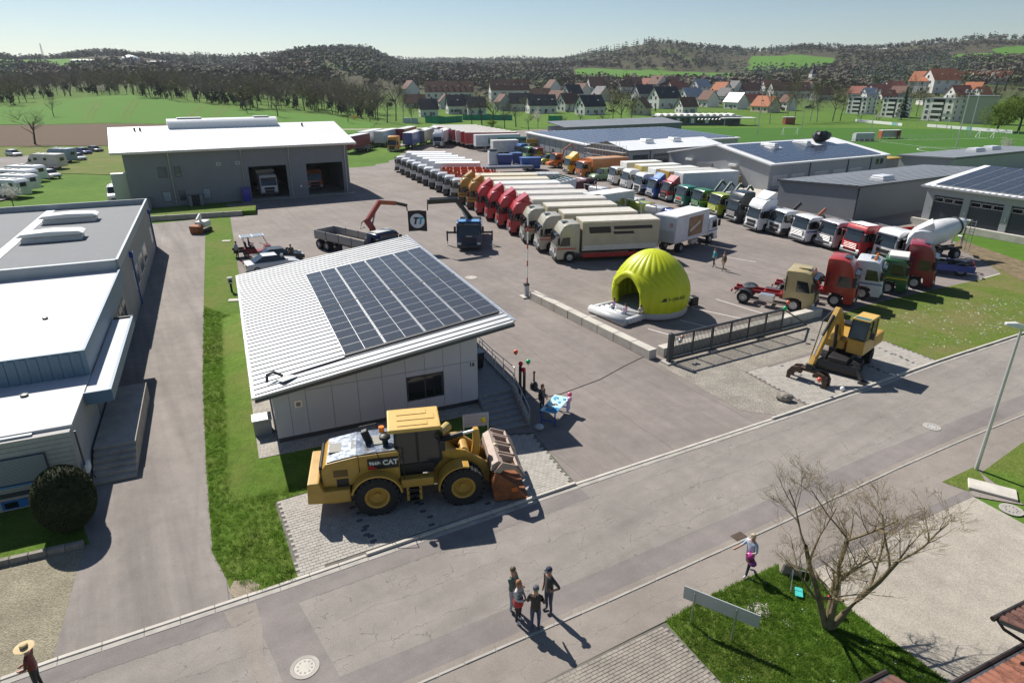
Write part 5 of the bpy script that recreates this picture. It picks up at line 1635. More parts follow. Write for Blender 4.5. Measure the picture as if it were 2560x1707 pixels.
sheet('side_lane', [(-56.49, 89.71), (-53.13, 89.71), (-87.76, 148.35), (-89.56, 148.35)], .006, asph_patch, label='narrow paved lane beside the workshop')
RG = 'vehicles beside the workshop wall'
car('white van parked nose forward beside the workshop wall', (-56.4, 91.6, 0), R(-62), (.7, .71, .72), 'van', RG, 'white_van', 'van')
car('dark red car behind the white van', (-58.2, 98.6, 0), R(-62), (.14, .025, .03), 'hatch', RG)
car('silver blue car last in the lane beside the workshop', (-60.4, 104.8, 0), R(-62), (.46, .5, .53), 'hatch', RG)
# cars behind the office
car('black polished saloon behind the office roof', (-20.3, 60.3, 0), R(32), (.012, .014, .018), 'sedan')
car('white car mostly hidden by the office roof', (-20.0, 57.9, 0), R(32), (.66, .67, .69), 'sedan')
car('white estate car parked in front of the grey gabled hall', (32.4, 90.3, 0), R(-20), (.7, .71, .72), 'hatch')
# golf cart
t = thing('golf_cart', 'small dark red electric cart with white solar roof', 'cart', (-26.1, 61.4, 0), R(28))
PZ([(-.2, .3), (2.3, .3), (2.45, .55), (2.2, .95), (1.75, .95), (1.6, .5), (.9, .5), (.8, .85), (-.2, .85)], -.6, .6).build('body', paint((.28, .03, .035)), t, bevel=.06)
BX(.0, .75, -.55, .55, .85, .98).build('seat', black, t, bevel=.04)
BX(-.12, .02, -.55, .55, .9, 1.45).build('backrest', black, t, bevel=.04)
o = BX(-.45, 1.75, -.68, .68, 1.95, 2.02).build('roof', white, t, bevel=.02)
for k in range(2):
    BX(-.38 + k * 1.07, .62 + k * 1.07, -.6, .6, 2.02, 2.035).build('roof_solar_panel', M('cart_solar', (.32, .36, .4), .2, var=.2, scale=6), o)
for s in (-1, 1):
    BA((2.05, s * .55, .9), (1.6, s * .6, 1.96), .035, .035).build('front_post', black, t)
    BA((-.1, s * .57, .85), (-.2, s * .6, 1.96), .035, .035).build('rear_post', black, t)
BA((1.75, .25, .9), (1.3, .25, 1.2), .04, .04).build('steering_column', black, t)
g = BX(-1.25, -.2, -.58, .58, .55, .62).build('load_bed', woodgrey, t)
for s in (-1, 1):
    BX(-1.25, -.2, s * .55 - .02, s * .55 + .02, .62, .86).build('bed_side', black, g)
wheels(t, [1.9, -.1], r=.24, w=.18, track=.55, key='car')

# industrial halls
hall_wall = M('hall_grey_wall', (.34, .355, .37), .5, var=.08, scale=.5)
hall_dark = M('hall_dark_wall', (.17, .185, .205), .5, var=.06, scale=.4)
roof_grey = M('hall_roof_grey', (.2, .215, .235), .55, var=.1, scale=.4)
roof_white = M('hall_roof_white', (.74, .75, .76), .5, var=.05, scale=.4)
pv_blue = solar_mat('pv_blue', (.03, .045, .085), 14, 10, (.22, .25, .32))
pv_dark = solar_mat('pv_dark', (.022, .026, .036), 14, 10, (.16, .17, .19))
def slab(pts, th=.22):
    """roof plate from four top corners"""
    return MB().add(list(pts) + [(x, y, z - th) for x, y, z in pts], [(0, 1, 2, 3), (7, 6, 5, 4), (0, 4, 5, 1), (1, 5, 6, 2), (2, 6, 7, 3), (3, 7, 4, 0)])
def roof_panels(parent, P0, du, dv, nu, nv, w, d, mats, key, gap=.04, skip=None):
    """solar panels on a sloped plane: P0 corner, du / dv unit vectors"""
    du, dv = Vector(du).normalized(), Vector(dv).normalized()
    n = du.cross(dv).normalized()
    rot = Matrix((du, dv, n)).transposed().to_euler()
    me = panel_mesh(w, d, mats, key)
    for j in range(nv):
        for i in range(nu):
            if skip and skip(i, j): continue
            p = Vector(P0) + du * ((i + .5) * (w + gap)) + dv * ((j + .5) * (d + gap)) + n * .08
            o = put('solar_panel', me, parent, p, (rot.x, rot.y, rot.z))
def skylight(parent, x, y, z, L, W_, mat=None):
    g = BX(x - L / 2, x + L / 2, y - W_ / 2, y + W_ / 2, z - .3, z + .35).build('skylight', mat or white, parent, bevel=.04)
    BX(x - L / 2 + .1, x + L / 2 - .1, y - W_ / 2 + .1, y + W_ / 2 - .1, z + .35, z + .6).build('skylight_dome', M('skylight_dome', (.66, .68, .72), .25), g, bevel=.08)
# C: gabled hall with blue panels
C = thing('gabled_hall', 'long grey gabled hall with blue solar panels on its roof', 'building', (40.2, 102.0, 0), R(29.3))
CL, CW, CE, CR = 30.0, 22.6, 4.0, 6.0
PZ([(0, 0), (CW, 0), (CW, CE), (CW / 2, CR), (0, CE)], 0, CL, ax='x').build('wall', hall_wall, C)
for s in (0, 1):
    y0, y1 = (-.4, CW / 2) if s == 0 else (CW / 2, CW + .4)
    z0, z1 = (CE, CR + .12) if s == 0 else (CR + .12, CE)
    o = slab([(-.4, y0, z0 + .06), (CL + .3, y0, z0 + .06), (CL + .3, y1, z1), (-.4, y1, z1)]).build('roof', roof_white, C)
    if s == 0:
        roof_panels(o, (1.0, .1, CE + .12), (1, 0, 0), (0, CW / 2, CR - CE), 16, 6, 1.66, 1.72, (pan_frame, pv_blue), 'pv_c', skip=lambda i, j: (j > 3 and i > 10) or (j in (4,) and i in (4, 5)))
        skylight(o, 9.0, 8.2, 5.6, 1.2, 3.2); skylight(o, 17.5, 8.4, 5.65, 1.2, 3.2)
        b = MB().ball((23.5, 9.0, 6.7), (2.2, 1.3, .9), 12, 8); rr = random.Random(3)
        b.v = [(x + rr.uniform(-.15, .15), y + rr.uniform(-.15, .15), z + rr.uniform(-.2, .2)) for x, y, z in b.v]
        b.build('black_tarpaulin', black, o)
for x0 in (1.0, 5.2, 11.0, 15.6, 20.0):
    g = BX(x0, x0 + 3.2, -.05, .02, .7, 2.2).build('window_band', wf, C)
    for k in range(5):
        BX(x0 + .08 + k * .63, x0 + .64 + k * .63, -.065, -.05, .8, 2.1).build('pane', M('pale_pane', (.45, .48, .49), .25), g)
for x0 in (9.4, 19.2, 25.5):
    BX(x0, x0 + .12, -.12, .0, 0, CE).build('downpipe', darkgrey, C)
for k in range(2):
    BX(27.0 + k * 1.2, 27.8 + k * 1.2, -.05, .02, 2.5, 3.4).build('window', glass_d, C)
g = BX(-.06, .02, 12.0, 15.4, 0, 3.0).build('roller_door', midgrey, C)
for k in range(9):
    BX(-.08, -.06, 12.05, 15.35, .1 + k * .32, .34 + k * .32).build('door_slat', M('door_slat', (.24, .25, .26), .5), g)
BX(-.06, .02, 15.9, 17.0, 0, 2.2).build('door', white, C)
for v_ in (6.5, 16.5):
    BX(-.5, -.02, v_, v_ + 1.6, 3.0, 3.35).build('wall_light', white, C)
b = BX(30.3, 34.5, .4, 6, 0, 3.0).build('annex', M('annex_timber', (.36, .34, .31), .7), C)
BX(30.2, 34.8, .1, 6.2, 3.0, 3.25).build('annex_fascia', M('annex_yellow', (.42, .27, .06), .6), b)
# timber stack by the hall
t = thing('timber_stack', 'stacks of sawn timber and boards beside the gabled hall', 'timber', (37.7, 108.29, 0), R(29))
for k in range(4):
    for q in range(3):
        BX(-2.0 + .25 * (k % 2), 2.2 - .2 * (q % 2), -1.4 + q * .95, -.55 + q * .95, .1 + k * .42, .46 + k * .42).build('board_pack', M('sawn_timber_%d' % (q % 2), ((.46, .33, .16), (.52, .45, .32))[q % 2], .75, var=.25, scale=3), t)
BX(-2.4, -.4, 1.9, 3.4, 1.2, 2.2).build('covered_pack', offwhite, t)
BX(-2.3, -.5, 2.0, 3.3, 0, 1.2).build('pallet_block', woodgrey, t)
# B: white roofed hall with scaffold
B = thing('white_roof_hall', 'grey hall with bright white roof, scaffolded gable and dark doors', 'building', (21.3, 120.5, 0), R(29.3))
BL, BW, BE, BR = 24.0, 12.4, 4.2, 5.3
PZ([(0, 0), (BW, 0), (BW, BE), (BW / 2, BR), (0, BE)], 0, BL, ax='x').build('wall', hall_wall, B)
for s in (0, 1):
    y0, y1 = (-.3, BW / 2) if s == 0 else (BW / 2, BW + .3)
    z0, z1 = (BE, BR + .1) if s == 0 else (BR + .1, BE)
    o = slab([(-.3, y0, z0 + .06), (BL + .3, y0, z0 + .06), (BL + .3, y1, z1), (-.3, y1, z1)]).build('roof', roof_white, B)
    BA((-.34, y0, z0), (-.34, y1, z1 - .06), .1, .24).build('verge_board', darkgrey, o)
    if s == 0:
        skylight(o, 8.0, 4.6, 5.1, 2.2, 1.8); skylight(o, 15.0, 4.6, 5.1, 2.2, 1.8)
        BX(-.3, BL, -.36, -.26, BE - .14, BE + .1).build('gutter', darkgrey, o)
for x0, w in ((1.0, 3.6), (6.0, 3.6)):
    g = BX(x0, x0 + w, -.06, .02, 0, 3.4).build('sectional_door', darkgrey, B)
    for k in range(3):
        for q in range(4):
            BX(x0 + .15 + q * .86, x0 + .92 + q * .86, -.075, -.06, 1.3 + k * .6, 1.75 + k * .6).build('door_pane', glass_b, g)
BX(5.0, 5.12, -.14, 0, 0, BE).build('downpipe', darkgrey, B)
t = thing('scaffold', 'steel scaffold standing in front of the white roof hall gable', 'scaffold', (21.3, 120.5, 0), R(29.3))
for k in range(7):
    for q in (0, 1):
        CY((-.5 - q * .8, .2 + k * 2.0, 0), (-.5 - q * .8, .2 + k * 2.0, 6.2 if k % 2 else 5.2), .035, n=6).build('standard', steel, t)
for z in (1.9, 2.9, 3.9, 4.9):
    CY((-.5, .2, z), (-.5, 12.2, z), .03, n=6).cyl((-1.3, .2, z), (-1.3, 12.2, z), .03, n=6).build('ledger', steel, t)
for z in (1.8, 3.8):
    for k in range(6):
        BX(-1.35, -.45, .25 + k * 2.0, 2.15 + k * 2.0, z, z + .06).build('deck_board', woodgrey, t)
# A: wide hall with rows of panels
A = thing('solar_hall', 'wide low grey hall covered with rows of solar panels', 'building', (15.2, 131.6, 0), R(27))
AL, AW = 40.0, 26.0
PZ([(0, 0), (AW, 0), (AW, 5.0), (0, 4.2)], 0, AL, ax='x').build('wall', hall_wall, A)
o = slab([(-.4, -.4, 4.3), (AL + .4, -.4, 4.3), (AL + .4, AW + .4, 5.1), (-.4, AW + .4, 5.1)]).build('roof', roof_white, A)
for k in range(19):
    MB().add([(1.0 + k * 2.05, .6, 4.42), (2.75 + k * 2.05, .6, 4.42), (2.75 + k * 2.05, AW - .6, 5.17), (1.0 + k * 2.05, AW - .6, 5.17), (1.0 + k * 2.05, .6, 4.36), (2.75 + k * 2.05, .6, 4.36), (2.75 + k * 2.05, AW - .6, 5.11), (1.0 + k * 2.05, AW - .6, 5.11)],
             [(0, 1, 2, 3), (7, 6, 5, 4), (0, 4, 5, 1), (1, 5, 6, 2), (2, 6, 7, 3), (3, 7, 4, 0)]).build('panel_row', M('pv_row', (.085, .1, .16), .25, var=.1, scale=.6), o)
for k in range(11):
    BX(-.03, .0, 1.2 + k * 2.35, 1.26 + k * 2.35, .1, 4.2).build('wall_joint', darkgrey, A)
G_ = thing('dark_long_shed', 'long dark grey shed behind the solar hall', 'building', (15.31, 193.05, 0), R(31))
BX(0, 46, 0, 9, 0, 3.6).build('wall', hall_dark, G_)
slab([(-.3, -.3, 3.7), (46.3, -.3, 3.7), (46.3, 9.3, 4.9), (-.3, 9.3, 4.9)]).build('roof', roof_grey, G_)
# D: dark flat hall
D_ = thing('dark_flat_hall', 'windowless grey hall with low pitched dark roof', 'building', (42.1, 78.4, 0), R(29.3))
DL, DW = 34.0, 11.6
PZ([(0, 0), (DW, 0), (DW, 3.5), (0, 4.15)], 0, DL, ax='x').build('wall', hall_dark, D_)
o = slab([(-.2, -.2, 4.27), (DL + .2, -.2, 4.27), (DL + .2, DW + .2, 3.6), (-.2, DW + .2, 3.6)], .2).build('roof', roof_grey, D_)
BA((-.22, -.22, 4.18), (-.22, DW + .2, 3.52), .08, .26).bar((-.2, -.22, 4.18), (DL, -.22, 4.18), .08, .26).build('edge_trim', darkgrey, o)
for k in range(11):
    BA((-.1, .6 + k * 1.05, 4.25 - k * .0605), (DL, .6 + k * 1.05, 4.25 - k * .0605), .05, .05).build('roof_seam', M('seam_dark', (.26, .28, .3), .5), o)
skylight(o, 8.2, 2.4, 4.15, 2.6, 1.8)
BX(-.05, .0, -.06, .12, 0, 4.1).build('corner_trim', black, D_)
# H: second flat hall behind
H_ = thing('rear_flat_hall', 'grey flat hall with two roof lights beyond the dark hall', 'building', (72.45, 123.33, 0), R(29.3))
BX(0, 36, -9.5, 0, 0, 3.3).build('wall', hall_wall, H_)
o = slab([(-.3, -9.8, 3.7), (36, -9.8, 3.7), (36, .3, 3.3), (-.3, .3, 3.3)], .25).build('roof', roof_grey, H_)
skylight(o, 16.0, -5.0, 3.6, 3.4, 1.8); skylight(o, 23.0, -4.4, 3.6, 3.4, 1.8)
# E: garages with solar roof
E_ = thing('garage_hall', 'grey garage hall with dark sectional doors and solar roof at the right edge', 'building', (49.2, 76.6, 0), R(-62))
EL, ED, EE, ER, E0 = 26.0, 12.0, 4.6, 6.2, .75
# frame: +x runs along the front to the right, +y goes back
doors = [(.9, 3.3, E0, 2.9), (4.9, 3.5, E0, 2.9), (9.1, 3.5, E0, 2.9), (13.3, 3.5, E0, 2.9), (17.5, 3.5, E0, 2.9), (21.7, 3.5, E0, 2.9)]
wall_with_holes(EL, EE, doors, 0, .3, 0, hall_wall, E_)
PZ([(.3, 0), (ED * 2, 0), (ED * 2, EE), (ED, ER - .1), (.3, EE)], 0, .3, ax='x').build('wall', hall_wall, E_)
BX(.3, EL, ED * 2 - .3, ED * 2, 0, EE).build('wall', hall_wall, E_)
for x0, w, z, hh in doors:
    g = BX(x0, x0 + w, .22, .29, z, z + hh).build('sectional_door', M('door_anthracite', (.045, .055, .07), .4, var=.1), E_)
    for q in range(3):
        f = BX(x0 + .05 + q * w / 3, x0 + w / 3 - .05 + q * w / 3, .205, .22, z + 2.15, z + 2.65).build('door_window_frame', alu, g)
        BX(x0 + .1 + q * w / 3, x0 + w / 3 - .1 + q * w / 3, .195, .205, z + 2.2, z + 2.6).build('pane', glass_d, g)
    for q in range(4):
        BX(x0, x0 + w, .21, .22, z + .5 + q * .53, z + .515 + q * .53).build('door_joint', black, g)
    LA([(.05, 0), (.05, .3)], 8, c=(x0 - .2, -.1, z + 1.2)).build('wall_lamp', alu, E_)
o = slab([(-.5, -.5, EE + .05), (EL, -.5, EE + .05), (EL, ED, ER), (-.5, ED, ER)]).build('roof', roof_white, E_)
roof_panels(o, (.6, .15, EE + .12), (1, 0, 0), (0, ED, ER - EE), 14, 6, 1.7, 1.82, (pan_frame, pv_dark), 'pv_e')
for k in range(40):
    BX(-.4 + k * .65, -.25 + k * .65, -.52, .1, EE + .05, EE + .11).build('snow_guard', alu, o)
slab([(-.5, ED, ER), (EL, ED, ER), (EL, ED * 2 + .5, EE + .05), (-.5, ED * 2 + .5, EE + .05)]).build('roof', roof_white, E_)
BX(-.55, EL, -.6, -.5, EE - .12, EE + .06).build('gutter', alu, E_)
BX(-.9, EL, -.5, .0, 0, E0).build('plinth_wall', concrete_lt, E_)
sheet('garage_bank', [(48.76, 68.37), (48.94, 59.26), (50.27, 46.86), (46.9, 43.28), (44.07, 52.71), (45.48, 61.52), (46.14, 65.65)], .03, M('bank_scrub', (.16, .12, .065), .95, var=.5, scale=1.5, bump=1.0, bscale=6, coord='World'), label='brown scrubby bank below the garages')
sheet('hall_yard', [(33.01, 104.85), (40.99, 104.02), (37.66, 88.48), (36.08, 93.59), (33.12, 97.08)], .01, concrete_lt, label='pale concrete apron between the halls')

# sports ground
turf = grass_mat('sports_turf', (.045, .125, .016), (.058, .15, .02), (.07, .14, .025), .3)
sheet('sports_field', [(24.5, 227.62), (64.24, 256.64), (134.8, 290.85), (174.19, 227.62), (202.22, 195.77), (136.99, 130.51), (75.86, 128.03), (51.12, 202.89)], .02, turf, label='flat green sports field beyond the halls')
sheet('village_green', [(19.03, 266.29), (73.2, 343.33), (163.61, 389.97), (138.97, 300.04), (64.81, 258.99)], .03, grass_field, label='lawn in front of the village houses')
PF = F((110.61, 163.4), 12)
t = thing('pitch_markings', None, None, (*(110.61, 163.4), .05), R(12))
tag(t, 'white football pitch lines on the green field', None, kind='structure')
b = MB()
for k in range(48):
    a0, a1 = 2 * math.pi * k / 48, 2 * math.pi * (k + 1) / 48
    b.add([(9.0 * math.cos(a0), 9.0 * math.sin(a0), 0), (9.25 * math.cos(a0), 9.25 * math.sin(a0), 0), (9.25 * math.cos(a1), 9.25 * math.sin(a1), 0), (9.0 * math.cos(a1), 9.0 * math.sin(a1), 0)], [(0, 1, 2, 3)])
b.build('centre_circle', white, t)
for x0, x1, y0, y1 in ((-45, 45, 29.8, 30), (-45, 45, -30, -29.8), (-45.2, -45, -30, 30), (45, 45.2, -30, 30), (-.1, .1, -29.8, 29.8), (-45, -30, 16, 16.2), (-45, -30, -16.2, -16), (-30.2, -30, -16, 16)):
    MB().add([(x0, y0, 0), (x1, y0, 0), (x1, y1, 0), (x0, y1, 0)], [(0, 1, 2, 3)]).build('line', white, t)
def floodlight(p, top, label):
    t = thing('floodlight_mast', label, 'mast', p, 0, 'floodlight masts round the sports field')
    TU([(0, 0, 0), (0, 0, top)], [.16, .09], 8).build('mast', steel, t, smooth=True)
    BX(-.9, .9, -.12, .12, top, top + .15).build('crossarm', steel, t)
    for s in (-.6, .6):
        BX(s - .28, s + .28, -.3, .25, top + .15, top + .6).build('lamp_head', midgrey, t, bevel=.05)
for p, h_, lab in (((79.66, 217.06, 0), 13, 'tall floodlight mast left of the red cabin'), ((106.44, 198.56, 0), 13, 'tall floodlight mast behind the players shelter'), ((103.23, 154.21, 0), 13.5, 'tall floodlight mast near the centre circle'),
                   ((139.85, 204.37, 0), 13, 'tall floodlight mast behind the advertising boards'), ((105.15, 243.37, 0), 10, 'shorter floodlight mast by the birches')):
    floodlight(p, h_, lab)
def goal(p, a, label):
    t = thing('football_goal', label, 'goal', p, R(a))
    BA((-2.5, 0, 0), (-2.5, 0, 2.2), .12, .12).bar((2.5, 0, 0), (2.5, 0, 2.2), .12, .12).bar((-2.5, 0, 2.2), (2.5, 0, 2.2), .12, .12).build('frame', white, t)
    BA((-2.5, 1.4, 0), (-2.5, 0, 2.2), .05, .05).bar((2.5, 1.4, 0), (2.5, 0, 2.2), .05, .05).bar((-2.5, 1.4, .03), (2.5, 1.4, .03), .05, .05).build('net_stay', white, t)
goal((88.97, 213.75, 0), 10, 'white goal frame on the left field')
goal((144.22, 202.89, 0), 100, 'white goal frame by the right boards')
t = thing('players_shelter', 'red and white open shelter on the touch line', 'shelter', (113.54, 199.98, 0), R(10))
BX(-3.2, 3.2, -.1, 1.6, 2.3, 2.45).build('roof', white, t)
for s in (-3.1, 3.1):
    BX(s - .1, s + .1, -.05, 1.5, 0, 2.3).build('side', paint((.45, .12, .06)), t)
BX(-3, 3, 1.4, 1.5, .3, 2.3).build('back', offwhite, t)
t = thing('players_shelter', 'grey rounded dugout left of the red shelter', 'shelter', (101.39, 191.72, 0), R(10))
PZ([(-.2, 0), (1.4, 0), (1.4, 1.9), (.6, 2.3), (-.2, 2.2)], -3, 3, ax='x').build('shell', M('dugout', (.5, .52, .53), .3), t)
BX(-2.8, 2.8, -.3, .3, .3, .5).build('bench', paint((.4, .08, .05)), t)
t = thing('red_cabin', 'small red and white cabin at the birch row', 'cabin', (110.58, 268.82, 0), R(8))
BX(-2, 2, -1.2, 1.2, 0, 2.6).build('wall', paint((.3, .06, .04)), t)
BX(-2.2, 2.2, -1.4, 1.4, 2.6, 2.8).build('roof', offwhite, t)
def boards(p, q, n, label):
    t = thing('advertising_boards', label, 'boards', p, math.atan2(q[1] - p[1], q[0] - p[0]))
    L = math.dist(p[:2], q[:2])
    cs = [(.72, .73, .73), (.66, .68, .7), (.7, .7, .7), (.06, .13, .34), (.7, .71, .7), (.2, .42, .42)]
    for k in range(n):
        BX(L * k / n, L * (k + .97) / n, -.05, .05, .1, 1.15).build('board', paint(cs[(k * 5 + 1) % 6 if k % 5 == 3 else 0], .6), t)
        BX(L * k / n, L * k / n + .08, .05, .4, 0, 1.1).build('stay', steel, t)
boards((145.38, 285.02, 0), (149.12, 256.64, 0), 10, 'left run of white advertising boards beyond the field')
boards((155.69, 252.06, 0), (163.66, 218.76, 0), 16, 'right run of white advertising boards beyond the field')
t = thing('boundary_fence', 'grey mesh fence with posts between the two pitches', 'fence', (0, 0, 0))
pts = [(88.04, 180.5, 0), (106, 191.72, 0), (123.96, 198.56, 0), (146.33, 210.53, 0), (166.33, 217.06, 0)]
for a, c in zip(pts, pts[1:]):
    BA((a[0], a[1], 1.1), (c[0], c[1], 1.1), .06, .06).build('top_rail', steel, t)
    for k in range(8):
        q = Vector(a).lerp(Vector(c), k / 8)
        BX(q.x - .05, q.x + .05, q.y - .05, q.y + .05, 0, 1.15).build('post', steel, t)
t = thing('ball_fence', 'tall ball catching fence frame behind the far goal', 'fence', (0, 0, 0))
a, c = Vector((144.72, 252.06, 0)), Vector((157.72, 243.37, 0))
for k in range(6):
    q = a.lerp(c, k / 5)
    CY(q, q + Vector((0, 0, 5.6)), .09, n=6).build('post', steel, t)
BA(a + Vector((0, 0, 5.6)), c + Vector((0, 0, 5.6)), .1, .1).build('top_rail', steel, t)
# club house
K = thing('club_house', 'long low club house with row of roof lights and white awning', 'building', (65.39, 261.38, 0), R(4))
BX(-8.5, 24, 0, 9, 0, 3.2).build('wall', M('club_wall', (.1, .13, .13), .6, var=.2, scale=.5), K)
o = BX(-9, 24.5, -.5, 9.5, 3.2, 3.45).build('roof', M('club_roof', (.3, .33, .32), .6), K)
for k in range(12):
    PZ([(-8 + k * 2.6, 3.45), (-6.2 + k * 2.6, 3.45), (-6.9 + k * 2.6, 4.2), (-8 + k * 2.6, 3.9)], 1, 8).build('roof_light', offwhite, o)
for k in range(9):
    BX(-1.5 + k * 1.9, -.2 + k * 1.9, -.06, .0, .8, 2.6).build('window', wf if k % 3 == 0 else glass_d, K)
for k in range(7):
    BA((6 + k * 1.4, -2.6, 2.2), (7.2 + k * 1.4, -.6, 2.7), .5, .08).build('parasol_slat', white, K)
o = BX(15.5, 28.5, -4.5, 1.5, 2.7, 2.95).build('awning', white, K)
for x0 in (16, 22, 28):
    BX(x0 - .08, x0 + .08, -4.3, -4.14, 0, 2.7).build('awning_post', steel, o)
# tennis screens
green_net = M('tennis_screen', (.02, .26, .15), .8, var=.2, scale=.4)
for k, (a, c, hh) in enumerate((((-35.22, 274.01, 0), (-29.6, 268.82, 0), 3.0), ((-29.6, 268.82, 0), (-20.81, 282.19, 0), 2.6), ((-21.47, 293.85, 0), (.17, 293.85, 0), 2.4), ((14.84, 274.01, 0), (20.35, 271.39, 0), 3.0), ((15.33, 233.29, 0), (23.97, 233.29, 0), 1.3))):
    t = thing('tennis_screen', 'green tennis court screen, %s from the left' % ['first', 'second', 'third', 'fourth', 'fifth and lowest'][k], 'screen', a, math.atan2(c[1] - a[1], c[0] - a[0]), 'green screens round the tennis courts')
    L = math.dist(a[:2], c[:2])
    n = max(2, int(L / 4))
    for q in range(n):
        BX(L * q / n + .05, L * (q + 1) / n - .02, -.03, .03, .1, hh).build('screen_panel', green_net, t)
        BX(L * q / n - .05, L * q / n + .05, -.07, .07, 0, hh + .2).build('post', M('post_green', (.02, .1, .06), .6), t)
sheet('tennis_court', [(-30.13, 266.29), (-19.57, 274.01), (1.68, 282.19), (3.17, 266.29), (-27.29, 254.33)], .03, M('clay_court', (.34, .15, .08), .9, var=.15, coord='World'), label='reddish clay tennis court behind the trailers')
for k, p in enumerate(((-42.09, 268.82, 0), (-39.05, 268.82, 0))):
    t = thing('field_shed', 'pale blue container shed, %s of the pair by the field path' % ['left', 'right'][k], 'shed', p, R(2), 'sheds by the field path')
    BX(-1.3, 1.3, 0, 2.4, 0, 2.2).build('wall', paint((.42, .5, .56), .6), t)
    BX(-1.4, 1.4, -.1, 2.5, 2.2, 2.3).build('roof', midgrey, t)
band('field_path', [(-.26, 222), (-.19, 232), (-.1, 246)], [(-.262, 225), (-.19, 235.5), (-.1, 250)], .1, M('path_sand', (.42, .37, .3), .95, var=.15, coord='World'), 20, 1)

# village
WALLS = {'w': M('house_white', (.66, .65, .62), .8, var=.06, scale=.3), 'c': M('house_cream', (.55, .47, .33), .8, var=.08, scale=.3), 'g': M('house_grey', (.42, .43, .43), .8, var=.08, scale=.3)}
ROOFS = {'b': ('brown', M('tiles_brown', (.13, .065, .045), .85, var=.25, scale=.8)), 'd': ('dark', M('tiles_dark', (.035, .035, .042), .7, var=.25, scale=.8)),
         'o': ('orange', M('tiles_orange', (.34, .115, .05), .85, var=.25, scale=.8)), 'r': ('dull red', M('tiles_red', (.22, .07, .05), .85, var=.25, scale=.8)),
         'p': ('solar covered', M('tiles_solar', (.3, .33, .38), .3, var=.25, scale=.8))}
win_w = cached('hwin', lambda: BX(-.6, .6, -.06, .03, 0, 1.35, 0).box(-.5, -.03, -.08, -.05, .1, 1.25, 1).box(.03, .5, -.08, -.05, .1, 1.25, 1).mesh('window', (wf, glass_d)))
door_w = cached('hdoor', lambda: BX(-.55, .55, -.06, .03, 0, 2.1).mesh('door', woodgrey))
def house(x, y, z, L, W_, rz, wc, rc, label, group, tall=1.0, dorm=0):
    """ridge along local x; the -y side and the x = -L/2 gable look at the viewer"""
    t = thing('house', label, 'house', (x, y, z - .3), R(rz), group)
    ea = W_ * .5 * tall
    ri = ea + W_ * .52
    PZ([(-W_ / 2, 0), (W_ / 2, 0), (W_ / 2, ea), (0, ri), (-W_ / 2, ea)], -L / 2, L / 2, ax='x').build('wall', WALLS[wc], t)
    b = MB()
    ov = .45
    k = (ri - ea) / (W_ / 2)
    for s in (-1, 1):
        b.add([(-L / 2 - ov, s * (W_ / 2 + ov), ea - ov * k + .12), (L / 2 + ov, s * (W_ / 2 + ov), ea - ov * k + .12), (L / 2 + ov, 0, ri + .14), (-L / 2 - ov, 0, ri + .14),
               (-L / 2 - ov, s * (W_ / 2 + ov), ea - ov * k - .1), (L / 2 + ov, s * (W_ / 2 + ov), ea - ov * k - .1), (L / 2 + ov, 0, ri - .1), (-L / 2 - ov, 0, ri - .1)],
              [(0, 1, 2, 3), (7, 6, 5, 4), (0, 4, 5, 1), (1, 5, 6, 2), (2, 6, 7, 3), (3, 7, 4, 0)])
    r = b.build('roof', ROOFS[rc][1], t)
    BX(L * .18, L * .18 + .7, .2, .9, ri - 1.0, ri + .9).build('chimney', M('chimney_brick', (.2, .1, .07), .9), r)
    sc = W_ / 8.0
    rows = [.9 * sc] + ([.9 * sc + 2.6 * sc] if ea > 4.4 * sc else [])
    n = max(2, int(L / (3.0 * sc)))
    for zz in rows:
        for i in range(n):
            put('window', win_w, t, (-L / 2 + (i + .5) * L / n, -W_ / 2, zz)).scale = (sc, 1, sc)
    for zz, xs in ((.9 * sc, (-1.6, 1.6)), (.9 * sc + 2.6 * sc, (-1.6, 1.6)), (ea + .4 * sc, (0,))):
        for xx in xs:
            put('window', win_w, t, (-L / 2, xx * sc, zz), R(-90)).scale = (sc, 1, sc)
    put('door', door_w, t, (L * .1, -W_ / 2 - .02, .2))
    for i in range(dorm):
        xx = -L / 2 + (i + .5) * L / dorm
        BX(xx - .45, xx + .45, -W_ / 4 - .35, -W_ / 4 + .35, ea + (ri - ea) / 2 - .15, ea + (ri - ea) / 2 + .32).build('roof_window', white if i % 2 else glass_b, r)
    return t
